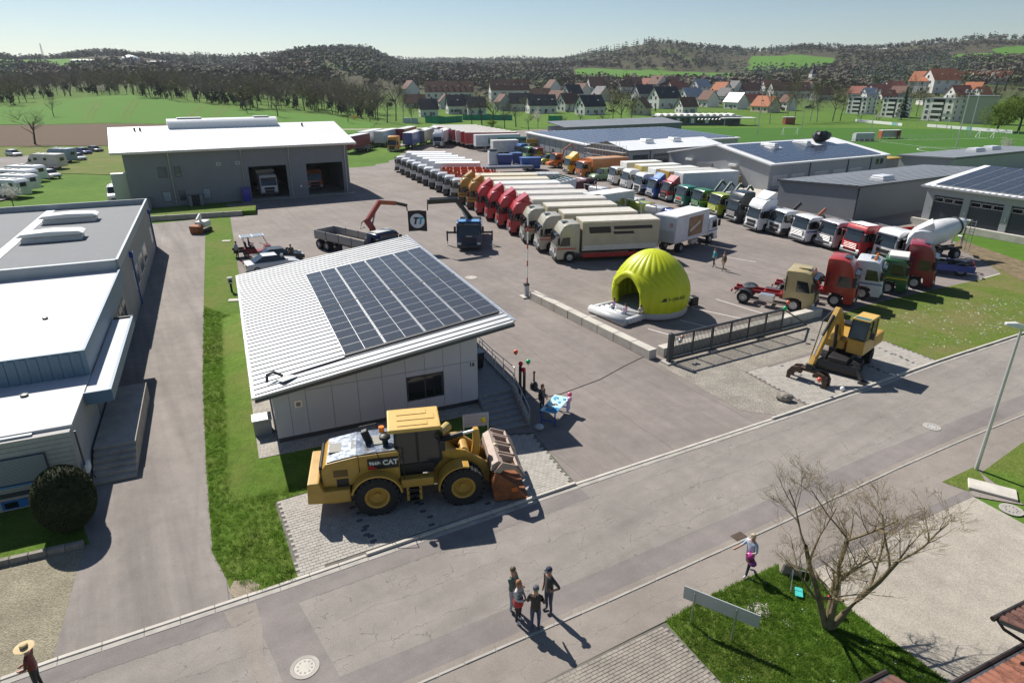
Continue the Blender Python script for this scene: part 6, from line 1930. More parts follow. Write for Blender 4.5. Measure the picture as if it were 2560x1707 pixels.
VILLAGE = {
 'the front row behind the tennis courts': [
(-39.1, 315.6, .8, 8.07, 7.71, 14, 'w', 'd', 1.0, 0),
(-27.1, 334.9, 1.2, 10.12, 8.57, 14, 'w', 'd', 1.0, 3),
(-17.7, 331.4, .9, 8.86, 8.09, 12, 'w', 'd', 1.0, 0),
(4.8, 367.7, 1.1, 12.4, 8.98, 10, 'w', 'd', 1.0, 2),
(14.8, 347.9, .8, 14.16, 8.9, 12, 'w', 'd', 1.0, 4),
(30.2, 364.7, 1.1, 9.75, 8.91, 30, 'w', 'b', 1.0, 0),
(38.6, 336.1, .7, 12.11, 8.99, 28, 'w', 'd', 1.0, 2),
(63.2, 331.4, .8, 8.48, 7.71, 60, 'c', 'b', 1.0, 0),
(88.1, 343.1, 1.0, 8.38, 7.58, 18, 'w', 'b', 1.0, 1)],
 'the second row of the village': [
(-71.7, 483.6, 6.3, 10.12, 10.12, -60, 'w', 'b', 1.0, 0),
(-53.6, 375.9, 2.7, 10.93, 7.87, 5, 'w', 'b', .7, 0),
(-36.2, 367.4, 2.2, 4.27, 6.41, -70, 'w', 'b', 1.3, 0),
(-36.8, 402.9, 3.1, 27.64, 10.31, 4, 'w', 'b', 1.5, 8),
(-2.1, 450.9, 2.5, 25.17, 11.54, 10, 'w', 'b', 1.5, 9),
(-5.0, 367.8, 1.3, 6.42, 7.27, -60, 'g', 'b', 1.3, 0),
(17.9, 468.7, 2.8, 16.35, 9.81, 4, 'w', 'b', .7, 0),
(31.6, 533.3, 5.4, 9.3, 10.54, -62, 'w', 'b', 1.2, 0),
(28.5, 427.5, 1.8, 11.43, 9.94, -50, 'w', 'b', .8, 0),
(41.8, 477.5, 3.3, 11.66, 10.55, 30, 'w', 'd', 1.0, 0),
(50.1, 496.6, 4.2, 11.55, 10.39, -55, 'w', 'b', 1.0, 0),
(64.4, 528.0, 5.5, 12.28, 12.28, 10, 'w', 'b', 1.2, 0),
(61.8, 473.7, 3.4, 9.92, 9.36, -60, 'c', 'd', 1.0, 0),
(89.9, 468.1, 3.5, 12.52, 10.34, 20, 'g', 'd', 1.0, 0),
(86.7, 387.9, 1.8, 14.89, 10.83, 24, 'w', 'd', 1.1, 2),
(110.5, 421.8, 2.5, 12.75, 9.32, 24, 'w', 'p', 1.1, 0),
(115.3, 400.0, 2.1, 8.37, 8.84, -62, 'w', 'b', 1.0, 0),
(141.1, 451.1, 3.0, 9.44, 8.92, -58, 'w', 'd', 1.0, 0),
(125.2, 380.1, 1.7, 9.72, 8.4, -60, 'w', 'p', 1.0, 2),
(144.6, 408.3, 2.2, 13.77, 8.07, 6, 'w', 'r', .7, 0),
(131.7, 352.4, 1.2, 11.88, 8.6, -65, 'c', 'o', .8, 1),
(148.3, 365.6, 1.4, 6.38, 6.38, -70, 'w', 'b', 1.5, 0)],
 'the upper village below the church': [
(93.7, 571.9, 7.0, 11.3, 10.64, 20, 'w', 'b', 1.0, 0),
(102.1, 586.0, 7.5, 14.99, 11.58, 10, 'g', 'b', 1.0, 0),
(116.6, 588.3, 7.4, 13, 10.95, -60, 'w', 'r', 1.0, 0),
(122.1, 575.3, 7.0, 13.38, 12.04, -62, 'w', 'b', 1.2, 0),
(130.0, 574.1, 7.0, 18.69, 12.02, 8, 'w', 'b', 1.0, 3),
(126.3, 525.9, 5.5, 12.23, 10.4, 15, 'w', 'r', 1.0, 0),
(150.1, 545.7, 6.3, 12.06, 10.15, 22, 'w', 'p', 1.2, 0),
(190.8, 643.7, 9.8, 13.47, 10.48, 10, 'w', 'p', .8, 0),
(156.7, 512.2, 5.2, 11.91, 10.13, -60, 'w', 'o', 1.0, 0),
(173.1, 531.5, 5.9, 8.65, 9.89, -66, 'w', 'd', 1.1, 0),
(184.0, 531.5, 5.9, 15.45, 9.89, 12, 'w', 'b', .8, 0),
(217.9, 616.8, 9.0, 14.34, 10.04, 0, 'w', 'b', .8, 0),
(222.3, 589.8, 8.0, 14.4, 9.6, 8, 'w', 'r', .8, 0),
(203.1, 501.9, 4.9, 28.6, 10.5, 6, 'w', 'b', 1.0, 4),
(231.8, 542.4, 6.3, 12.61, 9.46, -60, 'w', 'b', 1.0, 0),
(215.3, 474.9, 3.9, 12.15, 8.84, 10, 'g', 'b', .9, 0),
(248.0, 489.8, 4.6, 10.82, 8.54, -58, 'w', 'r', .9, 0),
(252.0, 481.8, 4.3, 9.52, 7.84, 10, 'w', 'p', .9, 0),
(276.4, 515.5, 5.7, 14.39, 8.99, 6, 'w', 'r', .8, 0),
(262.5, 478.9, 4.3, 11.14, 7.24, 8, 'w', 'r', .7, 0),
(312.4, 560.8, 7.8, 14.35, 9.13, 4, 'w', 'r', .8, 0),
(279.5, 492.9, 5.1, 10.89, 8.02, -58, 'g', 'b', .9, 0)],
 'the right hillside quarter': [
(325.2, 545.2, 7.8, 14.58, 13.31, -58, 'w', 'o', 1.3, 3),
(334.8, 537.5, 7.6, 21.88, 15, 6, 'w', 'o', 1.3, 4),
(266.2, 406.9, 2.9, 11.36, 9.46, 8, 'w', 'r', 1.3, 2),
(326.5, 484.6, 6.3, 10.71, 9.58, -55, 'g', 'o', .9, 0),
(317.9, 463.1, 5.2, 9.69, 8.08, 12, 'w', 'o', .8, 0),
(416.4, 637.7, 14.0, 22.24, 9.64, 4, 'w', 'o', 1.1, 0),
(412.1, 604.1, 13.8, 18.96, 9.13, 2, 'w', 'o', 1.2, 0),
(422.1, 594.4, 13.5, 17.28, 9.68, 0, 'w', 'o', 1.2, 0),
(438.6, 595.7, 13.8, 15.24, 9, -4, 'w', 'b', 1.1, 0)]}
ORDN = ['first', 'second', 'third', 'fourth', 'fifth', 'sixth', 'seventh', 'eighth', 'ninth', 'tenth', 'eleventh', 'twelfth', 'thirteenth', 'fourteenth', 'fifteenth', 'sixteenth', 'seventeenth', 'eighteenth', 'nineteenth', 'twentieth',
        'twenty-first', 'twenty-second', 'twenty-third', 'twenty-fourth', 'twenty-fifth', 'twenty-sixth', 'twenty-seventh', 'twenty-eighth', 'twenty-ninth', 'thirtieth']
for where, rows in VILLAGE.items():
    rows.sort(key=lambda r: r[0] / r[1])
    for i, (x, y, z, L, W_, rz, wc, rc, tall, dorm) in enumerate(rows):
        house(x, y, z, L, W_, rz, wc, rc, '%s house, %s roof, %s from left in %s' % ({'w': 'white', 'c': 'cream', 'g': 'grey'}[wc], ROOFS[rc][0], ORDN[i], where), 'houses in ' + where, tall, dorm)
def block(p, L, W_, H, rz, label, mat=None, floors=4, balc=True):
    t = thing('apartment_block', label, 'building', p, R(rz), 'flat roofed blocks beyond the field')
    BX(-L / 2, L / 2, -W_ / 2, W_ / 2, -.5, H).build('wall', mat or WALLS['w'], t)
    BX(-L / 2 - .3, L / 2 + .3, -W_ / 2 - .3, W_ / 2 + .3, H, H + .35).build('roof', midgrey, t)
    for f in range(floors):
        z = H / floors * (f + .3)
        for k in range(4):
            if balc and k in (1, 2):
                if k == 1:
                    g = BX(-L * .2, L * .2, -W_ / 2 - .05, -W_ / 2 + .02, z - .6, z + 1.4).build('balcony_recess', glass_d, t)
                    BX(-L * .2, L * .2, -W_ / 2 - 1.0, -W_ / 2 - .9, z - .7, z + .2).build('balcony_rail', WALLS['w'], g)
                continue
            if floors: put('window', win_w, t, (-L / 2 + (k + .5) * L / 4, -W_ / 2, z))
        for q in (-.25, .3):
            put('window', win_w, t, (L / 2, q * W_, z), R(90))
for (x, y, z, L, W_, H, rz, fl, lab) in [
(174.8, 339.6, .9, 10.27, 7.9, 7.31, -60, 4, 'white flat roofed apartment block, leftmost beyond the sports field'),
(177.7, 313.5, .5, 9.48, 7.29, 7.84, -62, 4, 'white flat roofed apartment block half hidden by the dark fir'),
(184.0, 288.9, .3, 12.09, 8.73, 8.73, -62, 4, 'largest white apartment block with balconies beyond the boards'),
(186.0, 269.5, .3, 10.34, 7.83, 10.03, -40, 0, 'windowless beige block beside the big green tree'),
(356.7, 675.3, 12.7, 13.35, 7.85, 3.53, 0, 1, 'low white flat roofed hall high in the village'),
(333.6, 735.4, 14.8, 17.1, 8.55, 4.28, 0, 1, 'white long building left of the church tower fields'),
(256.8, 413.5, 2.7, 18.27, 7.21, 2.88, 0, 1, 'flat roofed workshop row behind the apartment blocks')]:
    block((x, y, z), L, W_, H, rz, lab, M('block_beige', (.45, .42, .36), .8, var=.05) if fl == 0 else None, fl, fl == 4)
cp = (285.64, 655.79, 10.76)
t = thing('church_tower', 'white church tower with dark pointed spire', 'church', cp, R(10))
k = cp[1] / 1720
BX(-6.5 * k, 6.5 * k, -6.5 * k, 6.5 * k, -1, 30 * k).build('tower', WALLS['w'], t)
MB().loft([[(-6.8 * k, -6.8 * k, 30 * k), (6.8 * k, -6.8 * k, 30 * k), (6.8 * k, 6.8 * k, 30 * k), (-6.8 * k, 6.8 * k, 30 * k)], [(-2 * k, -2 * k, 40 * k), (2 * k, -2 * k, 40 * k), (2 * k, 2 * k, 40 * k), (-2 * k, 2 * k, 40 * k)], [(-.2, -.2, 56 * k), (.2, -.2, 56 * k), (.2, .2, 56 * k), (-.2, .2, 56 * k)]]).build('spire', ROOFS['d'][1], t)
for s in (-1, 1):
    BX(s * 2.5 * k - 1.2 * k, s * 2.5 * k + 1.2 * k, -6.6 * k, -6.4 * k, 20 * k, 25 * k).build('belfry_opening', glass_d, t)
sp = (-75.99, 717.94, 14.85)
t = thing('chapel', 'grey stone chapel with pointed gable among bare trees', 'chapel', sp, R(-10))
k = sp[1] / 1720
PZ([(-6 * k, -1), (6 * k, -1), (6 * k, 14 * k), (0, 26 * k), (-6 * k, 14 * k)], 0, 14 * k).build('wall', WALLS['g'], t)
BX(6 * k, 18 * k, 2 * k, 12 * k, -1, 12 * k).build('nave', WALLS['g'], t)
BX(-.8 * k, .8 * k, -.2, .1, 4 * k, 9 * k).build('window', glass_d, t)
# distant halls and the mast on the left ridge
for (x, y, z, L, H, lab) in [
(-555.8, 898.6, 38.1, 31.35, 4.18, 'dark long farm hall on the left ridge'),
(-523.2, 889.5, 37.4, 23.79, 2.59, 'pale long farm hall on the left ridge'),
(-491.5, 959.9, 39.6, 33.48, 2.23, 'pale sheds on the ridge right of the dome'),
(-689.0, 1426.6, 53.3, 33.18, 4.15, 'grey ridge hall at the edge of the pine wood')]:
    t = thing('ridge_hall', lab, 'hall', (x, y, z), 0, 'farm halls on the ridge')
    BX(-L / 2, L / 2, 0, 20, -3, H * .6).build('wall', midgrey if 'dark' in lab or 'grey' in lab else offwhite, t)
    PZ([(-.5, H * .6), (20.5, H * .6), (10, H)], -L / 2 - .5, L / 2 + .5, ax='x').build('roof', roof_grey if 'dark' in lab else roof_white, t)
dp = (-493.2, 900.25, 37.64)
t = thing('storage_dome', 'white domed store on the left ridge', 'dome', dp)
LA([(13, -2), (12.5, 3), (9, 7), (4, 9), (.01, 9.6)], 20).build('shell', roof_white, t, smooth=True)
LA([(13.4, -2), (13.4, .8), (13, 1)], 20).build('base_ring', concrete, t)
mp_ = (-660.52, 982.51, 43.23)
t = thing('lattice_mast', 'thin lattice mast on the left ridge', 'mast', mp_)
MH = 38 * mp_[1] / 1720
b = MB()
for a in range(3):
    b.cyl((2.2 * math.cos(a * 2.1), 2.2 * math.sin(a * 2.1), -1), (.25 * math.cos(a * 2.1), .25 * math.sin(a * 2.1), MH), .22, n=4)
b.build('mast_leg', steel, t)
b = MB()
for q in range(9):
    f0, f1 = q / 9, (q + 1) / 9
    for a in range(3):
        r0, r1 = 2.2 - 1.95 * f0, 2.2 - 1.95 * f1
        b.cyl((r0 * math.cos(a * 2.1), r0 * math.sin(a * 2.1), MH * f0), (r1 * math.cos(a * 2.1 + 2.1), r1 * math.sin(a * 2.1 + 2.1), MH * f1), .12, n=3)
b.build('bracing', steel, t)

# trees
import numpy as np
bark = M('bark', (.085, .068, .052), .9, var=.35, scale=4, bump=.5, bscale=20)
bark_y = M('lichen_bark', (.17, .135, .075), .9, var=.4, scale=3, bump=.4, bscale=25)
twig = M('twigs', (.105, .082, .06), .9, var=.3, scale=.8)
twig_g = M('budding_twigs', (.12, .115, .045), .9, var=.35, scale=.6)
leaf = leafy('young_leaves', (.13, .19, .03))
leaf_d = M('evergreen', (.018, .038, .018), .85, var=.4, scale=.6)
bloss = leafy('blossom', (.55, .51, .47), .2)
forsy = M('forsythia', (.45, .3, .02), .8, var=.3)
def branchy(seed, h, spread, levels, nb, r0, mi_tr=0, lean=.0, stems=1, sides=(6, 5, 4, 3, 3), upl=.35, tip=.004):
    """bare tree as tapered tubes"""
    q = random.Random(seed)
    tr, cr_ = MB(), MB()
    def grow(p, d, L, r, lev):
        n = 3
        pts, rad = [p], [r]
        for i in range(n):
            d = (d + Vector((q.uniform(-1, 1), q.uniform(-1, 1), q.uniform(-.4, .8))) * (.1 + .06 * lev)).normalized()
            p = p + d * (L / n)
            pts.append(p)
            rad.append(max(tip, r * (1 - .55 * (i + 1) / n)) if lev < levels else max(tip * .6, r * (1 - .85 * (i + 1) / n)))
        (tr if lev < 2 else cr_).tube(pts, rad, sides[min(lev, 4)], caps=False)
        if lev >= levels: return
        for k in range(nb[min(lev, len(nb) - 1)]):
            t_ = q.uniform(.35, 1.0) if lev else q.uniform(.45, 1.0)
            i = min(n - 1, int(t_ * n))
            b0 = pts[i].lerp(pts[i + 1], t_ * n - i)
            a = q.uniform(0, 2 * math.pi)
            sd = Vector((math.cos(a), math.sin(a), q.uniform(-.1, upl)))
            nd = (d * q.uniform(.45, .9) + sd * spread).normalized()
            grow(b0, nd, L * q.uniform(.5, .72), rad[i] * q.uniform(.42, .6), lev + 1)
    for s in range(stems):
        a = 2 * math.pi * s / max(1, stems) + .6
        d = Vector((lean * math.cos(a), lean * math.sin(a), 1)).normalized()
        grow(Vector((0, 0, -.1)), d, h * .52, r0, 0)
    return tr, cr_
def clumps(seed, n, rx, rz, zc, size, b=None, shell=.35):
    """leaf clumps spread through an uneven crown"""
    q = random.Random(seed)
    b = b or MB()
    lob = [(Vector((q.gauss(0, 1), q.gauss(0, 1), q.gauss(0, .8))).normalized() * q.uniform(.3, .8), q.uniform(.35, .6)) for _ in range(9)]
    for _ in range(n):
        c, r = q.choice(lob)
        v = Vector((q.gauss(0, 1), q.gauss(0, 1), q.gauss(0, 1))).normalized() * r * q.uniform(shell, 1) ** .5 + c
        p = Vector((v.x * rx, v.y * rx, v.z * rz + zc))
        e1 = Vector((q.gauss(0, 1), q.gauss(0, 1), q.gauss(0, 1))).normalized()
        e2 = e1.cross(Vector((q.gauss(0, 1), q.gauss(0, 1), q.gauss(0, 1)))).normalized()
        s = size * q.uniform(.6, 1.3)
        b.add([p - e1 * s, p + e2 * s * .6, p + e1 * s, p - e2 * s * .6], [(0, 1, 2, 3)])
    return b
def conifer(seed, h, r, tiers=9):
    q = random.Random(seed)
    b = MB()
    for k in range(tiers):
        z0 = h * (.1 + .88 * k / tiers)
        rr = r * (1 - k / tiers) ** .85
        for i in range(11):
            a = 2 * math.pi * (i + q.uniform(-.4, .4)) / 11
            l = rr * q.uniform(.7, 1.15)
            w = .33 * rr + .15
            tip_ = Vector((l * math.cos(a), l * math.sin(a), z0 - .25 * l))
            sd = Vector((-math.sin(a), math.cos(a), 0)) * w
            top = Vector((0, 0, z0 + h * .13))
            md = tip_ * .55 + Vector((0, 0, top.z)) * .45 * .9
            b.add([top, md + sd * .8, tip_, md - sd * .8, md + Vector((0, 0, -.3))], [(0, 1, 2), (0, 2, 3), (0, 3, 4), (1, 4, 2)])
    return CY((0, 0, -.3), (0, 0, h * .9), r * .07, .02, 6), b
def mk_kind(kind, seed):
    """unit trees about ten metres tall"""
    if (kind, seed) in CACHE: return CACHE[(kind, seed)]
    if kind == 'bare':
        tr, c = branchy(seed, 10, .85, 4, (6, 6, 5, 4), .22)
        mats = (bark, twig)
    elif kind == 'bud':
        tr, c = branchy(seed, 10, .75, 4, (6, 6, 5, 3), .18)
        clumps(seed, 450, 3.2, 4.2, 6.4, .14, c)
        mats = (bark, twig_g)
    elif kind == 'slim':
        tr, c = branchy(seed, 12.5, .42, 4, (9, 6, 5, 3), .16, upl=.6)
        clumps(seed, 320, 1.6, 4.5, 6.6, .12, c)
        mats = (M('birch_bark', (.3, .28, .25), .8, var=.4, scale=2), twig_g)
    elif kind == 'blossom':
        tr, c = branchy(seed, 9, .8, 3, (6, 6, 5), .16)
        clumps(seed, 900, 3.0, 3.3, 5.8, .15, c)
        mats = (bark, bloss)
    elif kind == 'green':
        tr, c = branchy(seed, 9, .8, 3, (6, 6, 5), .25)
        clumps(seed, 3800, 4.6, 4.4, 5.8, .17, c)
        mats = (bark, leaf)
    elif kind == 'forsythia':
        tr, c = branchy(seed, 5, .9, 2, (6, 5), .1, stems=3, lean=.4)
        clumps(seed, 700, 3.5, 2.6, 2.6, .2, c)
        mats = (bark, forsy)
    else:
        tr, c = conifer(seed, 10, 2.3 if kind == 'fir' else 1.3)
        mats = (bark, leaf_d)
    return cached((kind, seed), lambda: (tr.mesh('trunk', mats[0], smooth=True), c.mesh('crown', mats[1])))
def tree(kind, p, h, label, group, seed=1, wide=1.0, cat='tree'):
    t = thing({'bare': 'bare_tree', 'bud': 'budding_tree', 'slim': 'birch_tree', 'blossom': 'blossom_tree', 'green': 'leafy_tree', 'fir': 'fir_tree', 'cypress': 'slim_conifer', 'forsythia': 'forsythia_bush'}[kind], label, cat, p, 0, group)
    a, c = mk_kind(kind, seed)
    for nm, me in (('trunk', a), ('crown', c)):
        o = put(nm, me, t, (0, 0, 0), rnd.uniform(0, 6.28))
        o.scale = (h / 10 * wide, h / 10 * wide, h / 10)
    return t
KN = {'bare': 'bare brown tree', 'bud': 'budding olive tree', 'slim': 'slim tall birch', 'blossom': 'white blossoming tree', 'green': 'yellow green leafy tree', 'fir': 'dark fir', 'cypress': 'slim dark conifer', 'forsythia': 'yellow forsythia bush'}
GROVES = {
 'on the left fields': [
(-126.9, 176.8, .4, 11.1, 'bare', 1.15),
(-170.5, 251.2, 3.8, 7.6, 'bare', .9),
(-200.3, 333.8, 10.0, 6.21, 'blossom', 1.5),
(-185.5, 319.9, 9.9, 4.84, 'bud', 1.6),
(-105.5, 269.4, 4.1, 6.58, 'bare', 1.2),
(-90.7, 261.5, 3.3, 10.03, 'bare', 1.05),
(-104.4, 326.6, 5.5, 4.94, 'bare', 1.1),
(-89.3, 310.8, 4.7, 10.48, 'bare', .9),
(-89.0, 318.5, 4.9, 9.26, 'bare', .8),
(-72.6, 281.8, 2.9, 8.52, 'bare', .9),
(-173.4, 547.2, 15.4, 14, 'fir', 1.2),
(-321.6, 880.7, 28.8, 12.29, 'fir', 1.3),
(-349.9, 919.9, 28.4, 10.7, 'fir', 1.3),
(-135.5, 479.8, 11.1, 12.27, 'fir', 1.0),
(-122.0, 488.2, 10.5, 11.35, 'fir', 1.0),
(-68.0, 87.4, .0, 3.56, 'blossom', 1.3)],
 'between the field path and the tennis courts': [
(-62.3, 255.5, 1.5, 8.91, 'bare', .9),
(-63.6, 271.6, 1.5, 4.11, 'forsythia', 1.6),
(-61.8, 277.7, 1.2, 11.3, 'bare', .9),
(-55.8, 264.3, .9, 9.53, 'bud', .8),
(-55.1, 277.0, .9, 13.53, 'bare', .8),
(-49.7, 268.0, .7, 14.33, 'bare', .8),
(-48.6, 282.0, .5, 18.36, 'bare', .7),
(-44.8, 276.7, .3, 13.52, 'slim', .9),
(-42.1, 283.0, .3, 9.87, 'bud', 1.0),
(-15.7, 263.4, .2, 10.72, 'bare', 1.0),
(-11.8, 264.0, .2, 14.12, 'bare', 1.0),
(-7.2, 250.8, .1, 12.25, 'bare', 1.0),
(-2.6, 242.6, .1, 8.46, 'bare', 1.0),
(1.5, 251.3, .1, 10.81, 'bare', 1.0),
(-7.8, 250.3, .1, 2.62, 'green', 2.2),
(5.9, 235.3, .0, 6.84, 'bare', 1.0),
(9.4, 243.1, .0, 8.2, 'blossom', .8),
(18.9, 243.1, .0, 5.65, 'bare', 1.0),
(25.8, 251.3, .1, 6.43, 'bare', .9),
(32.6, 239.2, .0, 7.23, 'bare', .9),
(37.5, 251.3, .1, 17.53, 'bud', .55),
(40.1, 247.2, .0, 18.68, 'bud', .6),
(44.2, 251.3, .1, 14.02, 'bud', .6),
(56.8, 265.0, .1, 4.31, 'bare', 1.6),
(60.4, 260.2, .1, 4.54, 'bare', 1.6)],
 'in and before the village': [
(74.6, 352.4, 1.2, 4.51, 'cypress', 1.2),
(167.2, 639.7, 9.4, 11.16, 'fir', 1.3),
(152.9, 611.6, 8.4, 8.53, 'fir', 1.3),
(193.4, 618.1, 9.0, 7.19, 'green', 1.4),
(166.9, 501.9, 4.9, 7.59, 'fir', .9),
(104.3, 272.2, .1, 15.82, 'slim', .8),
(117.4, 280.1, .1, 18.89, 'slim', .85),
(126.2, 285.3, .2, 15.92, 'slim', .8),
(127.9, 282.4, .1, 16.42, 'slim', .8),
(112.0, 275.0, .1, 14.71, 'slim', .7),
(137.2, 288.2, .2, 19.77, 'bud', .7),
(140.4, 288.2, .2, 16.76, 'bud', .75),
(287.6, 523.0, 6.1, 10.34, 'cypress', .7),
(170.9, 296.0, .2, 13.77, 'fir', 1.0),
(188.9, 315.5, .6, 17.98, 'bud', .55),
(223.8, 383.3, 2.0, 15.6, 'slim', .9),
(305.4, 617.1, 9.7, 14.35, 'fir', .8),
(164.7, 227.7, .0, 13.77, 'green', 1.15),
(172.2, 227.7, .0, 14.82, 'green', 1.1),
(112.5, 150.8, .0, 5.79, 'blossom', .9),
(348.6, 493.8, 7.2, 10.34, 'fir', .8),
(369.3, 513.6, 8.5, 8.96, 'fir', .8),
(147.5, 285.3, .2, 3.98, 'bare', 1.6),
(149.4, 274.4, .1, 4.79, 'blossom', 1.2),
(160.3, 296.6, .2, 6.21, 'bare', 1.3)]}
for where, rows in GROVES.items():
    rows.sort(key=lambda r: r[0] / r[1])
    cnt = {}
    for (x, y, z, h_, kd, wd) in rows:
        i = cnt.get(kd, 0); cnt[kd] = i + 1
        n_ = sum(1 for r in rows if r[4] == kd)
        tree(kd, (x, y, z), h_, '%s, %s from the left %s' % (KN[kd], ORDN[i], where) if n_ > 1 else 'the only %s %s' % (KN[kd], where), 'trees ' + where, 1 + (i % 3), wd)
# woods that read as one mass
def mass(name, label, tmpl, pts, mat):
    """many copies of one small tree joined into one mesh"""
    V = np.array(tmpl.v, dtype=np.float32)
    fs = [f for f in tmpl.f]
    tri = np.array([t_ for f in fs for t_ in ([f] if len(f) == 3 else [(f[0], f[i], f[i + 1]) for i in range(1, len(f) - 1)])], dtype=np.int32)
    P = np.array(pts, dtype=np.float32)               # x, y, z, scale xy, scale z, turn
    c, s = np.cos(P[:, 5])[:, None], np.sin(P[:, 5])[:, None]
    X = (V[None, :, 0] * c - V[None, :, 1] * s) * P[:, 3:4] + P[:, 0:1]
    Y = (V[None, :, 0] * s + V[None, :, 1] * c) * P[:, 3:4] + P[:, 1:2]
    Z = V[None, :, 2] * P[:, 4:5] + P[:, 2:3]
    co = np.stack([X, Y, Z], -1).reshape(-1, 3)
    T_ = (tri[None] + (np.arange(len(P)) * len(V))[:, None, None]).reshape(-1, 3)
    me = bpy.data.meshes.new(name)
    me.vertices.add(len(co)); me.vertices.foreach_set('co', co.ravel())
    me.loops.add(T_.size); me.loops.foreach_set('vertex_index', T_.ravel().astype(np.int32))
    me.polygons.add(len(T_))
    me.polygons.foreach_set('loop_start', np.arange(0, T_.size, 3, dtype=np.int32))
    me.materials.append(mat)
    me.update(calc_edges=True)
    return tag(put(name, me), label, None, kind='stuff')
q5 = random.Random(5)
def wood_pts(n, f, hmin, hmax, cond=None):
    out = []
    while len(out) < n:
        u, y = f()
        x = u * y
        if cond and not cond(u, y): continue
        h_ = q5.uniform(hmin, hmax)
        out.append((x, y, land(x, y) - .2, h_ / 10 * q5.uniform(.8, 1.2), h_ / 10, q5.uniform(0, 6.28)))
    return out
def bare_tmpl(seed, nb, extra=0):
    a, c = branchy(seed, 10, .7, 3, nb, .16, sides=(4, 3, 3, 3, 3), tip=.03)
    a.add(c.v, c.f)
    if extra: clumps(seed, extra, 2.6, 3.8, 6.0, .35, a)
    return a
edge = lambda u: 292 if u < -.7 else 322 if u < -.545 else 300 if u < -.4 else 282
wf_ = lambda: (q5.uniform(-.98, -.2), 285 + 190 * q5.random() ** 1.4)
wc_ = lambda u, y: y > edge(u) + 4 and not (-.66 < u < -.555 and y < 322)
for sd, n, m_ in ((21, 230, twig), (22, 230, M('twigs_grey', (.115, .1, .085), .9, var=.3, scale=.5)), (23, 150, twig_g)):
    mass('bare_wood', 'bare brown wood above the green field', bare_tmpl(sd, (6, 6, 5), 60 if sd == 23 else 0), wood_pts(n, wf_, 9, 15, wc_), m_)
mass('ivy_undergrowth', 'dark ivy and undergrowth at the edge of the bare wood', clumps(4, 120, 1.6, 3.2, 3.4, .5), wood_pts(230, wf_, 6, 11, wc_), M('ivy', (.035, .05, .018), .9, var=.4, scale=.5))
meadows = lambda u, y: (.085 < u < .335 and 760 < y < 1060) or (.335 < u < .465 and 1040 < y < 1330) or (.625 < u < .85 and 1000 < y < 1260) or (-.76 < u < -.6 and 820 < y < 990) or (-.365 < u < -.28 and 1060 < y < 1460) or (-.72 < u < -.5 and 880 < y < 1080)
def hillside(u, y):
    if meadows(u, y): return False
    if u < -.2: return y > 480
    return y > 560
hf = lambda: (q5.uniform(-.95, .95), 480 * (3300 / 480) ** (q5.random() ** .8))
nz = lambda u, y: math.sin(u * 9 + y * .004) + math.sin(u * 23 - y * .0021 + 2)
far_fir = M('far_conifers', (.035, .055, .035), .9, var=.35, scale=.02, coord='World')
far_br = M('far_bare_wood', (.125, .108, .08), .95, var=.35, scale=.02, coord='World')
far_ol = M('far_budding_wood', (.105, .125, .048), .95, var=.35, scale=.02, coord='World')
tb, tf = clumps(31, 40, 3.8, 4.8, 5.2, 1.15), conifer(32, 12, 3.6, 3)[1]
mass('conifer_forest', 'dark conifer forest on the far hills', tf, wood_pts(5200, hf, 9, 14, lambda u, y: hillside(u, y) and nz(u, y) > .1 and y > 650), far_fir)
mass('bare_forest', 'brown leafless forest on the far hills', tb, wood_pts(9000, hf, 10, 14, lambda u, y: hillside(u, y) and nz(u, y) < .7), far_br)
mass('budding_forest', 'olive budding trees scattered over the hillsides', tb, wood_pts(2600, hf, 8, 14, hillside), far_ol)
vf = lambda: (q5.uniform(-.2, .85), q5.uniform(330, 760))
mass('garden_trees', 'bare and budding garden trees between the village houses', bare_tmpl(41, (6, 5, 5), 70), wood_pts(300, vf, 4, 9, lambda u, y: not (.15 < u < .62 and y < 380)), twig_g)
mass('garden_shrubs', 'dark garden shrubs and hedges of the village', clumps(8, 60, 2.2, 1.4, 1.6, .55), wood_pts(260, vf, 6, 12, lambda u, y: not (.15 < u < .62 and y < 360)), M('shrub_green', (.045, .06, .022), .9, var=.4, scale=.3))

# wheel loader
cat_y = M('loader_yellow', (.46, .265, .045), .42, var=.14, scale=2, coat=.15)
cat_k = M('machine_black', (.016, .016, .017), .5, var=.2, scale=3)
pale_steel = M('bare_pale_steel', (.38, .29, .24), .5, var=.15, scale=3)
L_ = thing('wheel_loader', 'yellow wheel loader with grapple bucket parked before the office', 'loader', (-3.89, 22.54, 0), R(11.4))
def lug_wheel(parent, x, y, r, w, rimc, name='wheel'):
    o = put(name, cached(('lug', r, w), lambda: LA([(r * .58, -w / 2), (r * .9, -w / 2), (r * .97, -w * .4), (r * .97, w * .4), (r * .9, w / 2), (r * .58, w / 2)], 26, 0, 'y', caps=False).mesh('tyre', rubber, smooth=True)), parent, (x, y, r))
    tr = cached(('tread', r, w), lambda: MB().cbox((0, 0, 0), (r * .2, w * .48, r * .11)).mesh('tread_block', rubber, bevel=.01))
    for k in range(22):
        a = 2 * math.pi * k / 22
        for s in (-1, 1):
            a2 = a + (.14 if s > 0 else 0)
            put('tread_block', tr, o, (r * .97 * math.cos(a2), s * w * .25, r * .97 * math.sin(a2)), (0, -a2 + math.pi / 2, 0))
    for s in (-1, 1):
        put('rim', cached(('lrim', r, w, s, rimc.name), lambda s=s: LA([(r * .58, s * w * .47), (r * .54, s * w * .5), (r * .46, s * w * .46), (r * .4, s * w * .2), (r * .16, s * w * .16), (r * .15, s * w * .26), (.001, s * w * .26)][::s], 24, 0, 'y', caps=False).mesh('rim', rimc, smooth=True)), o)
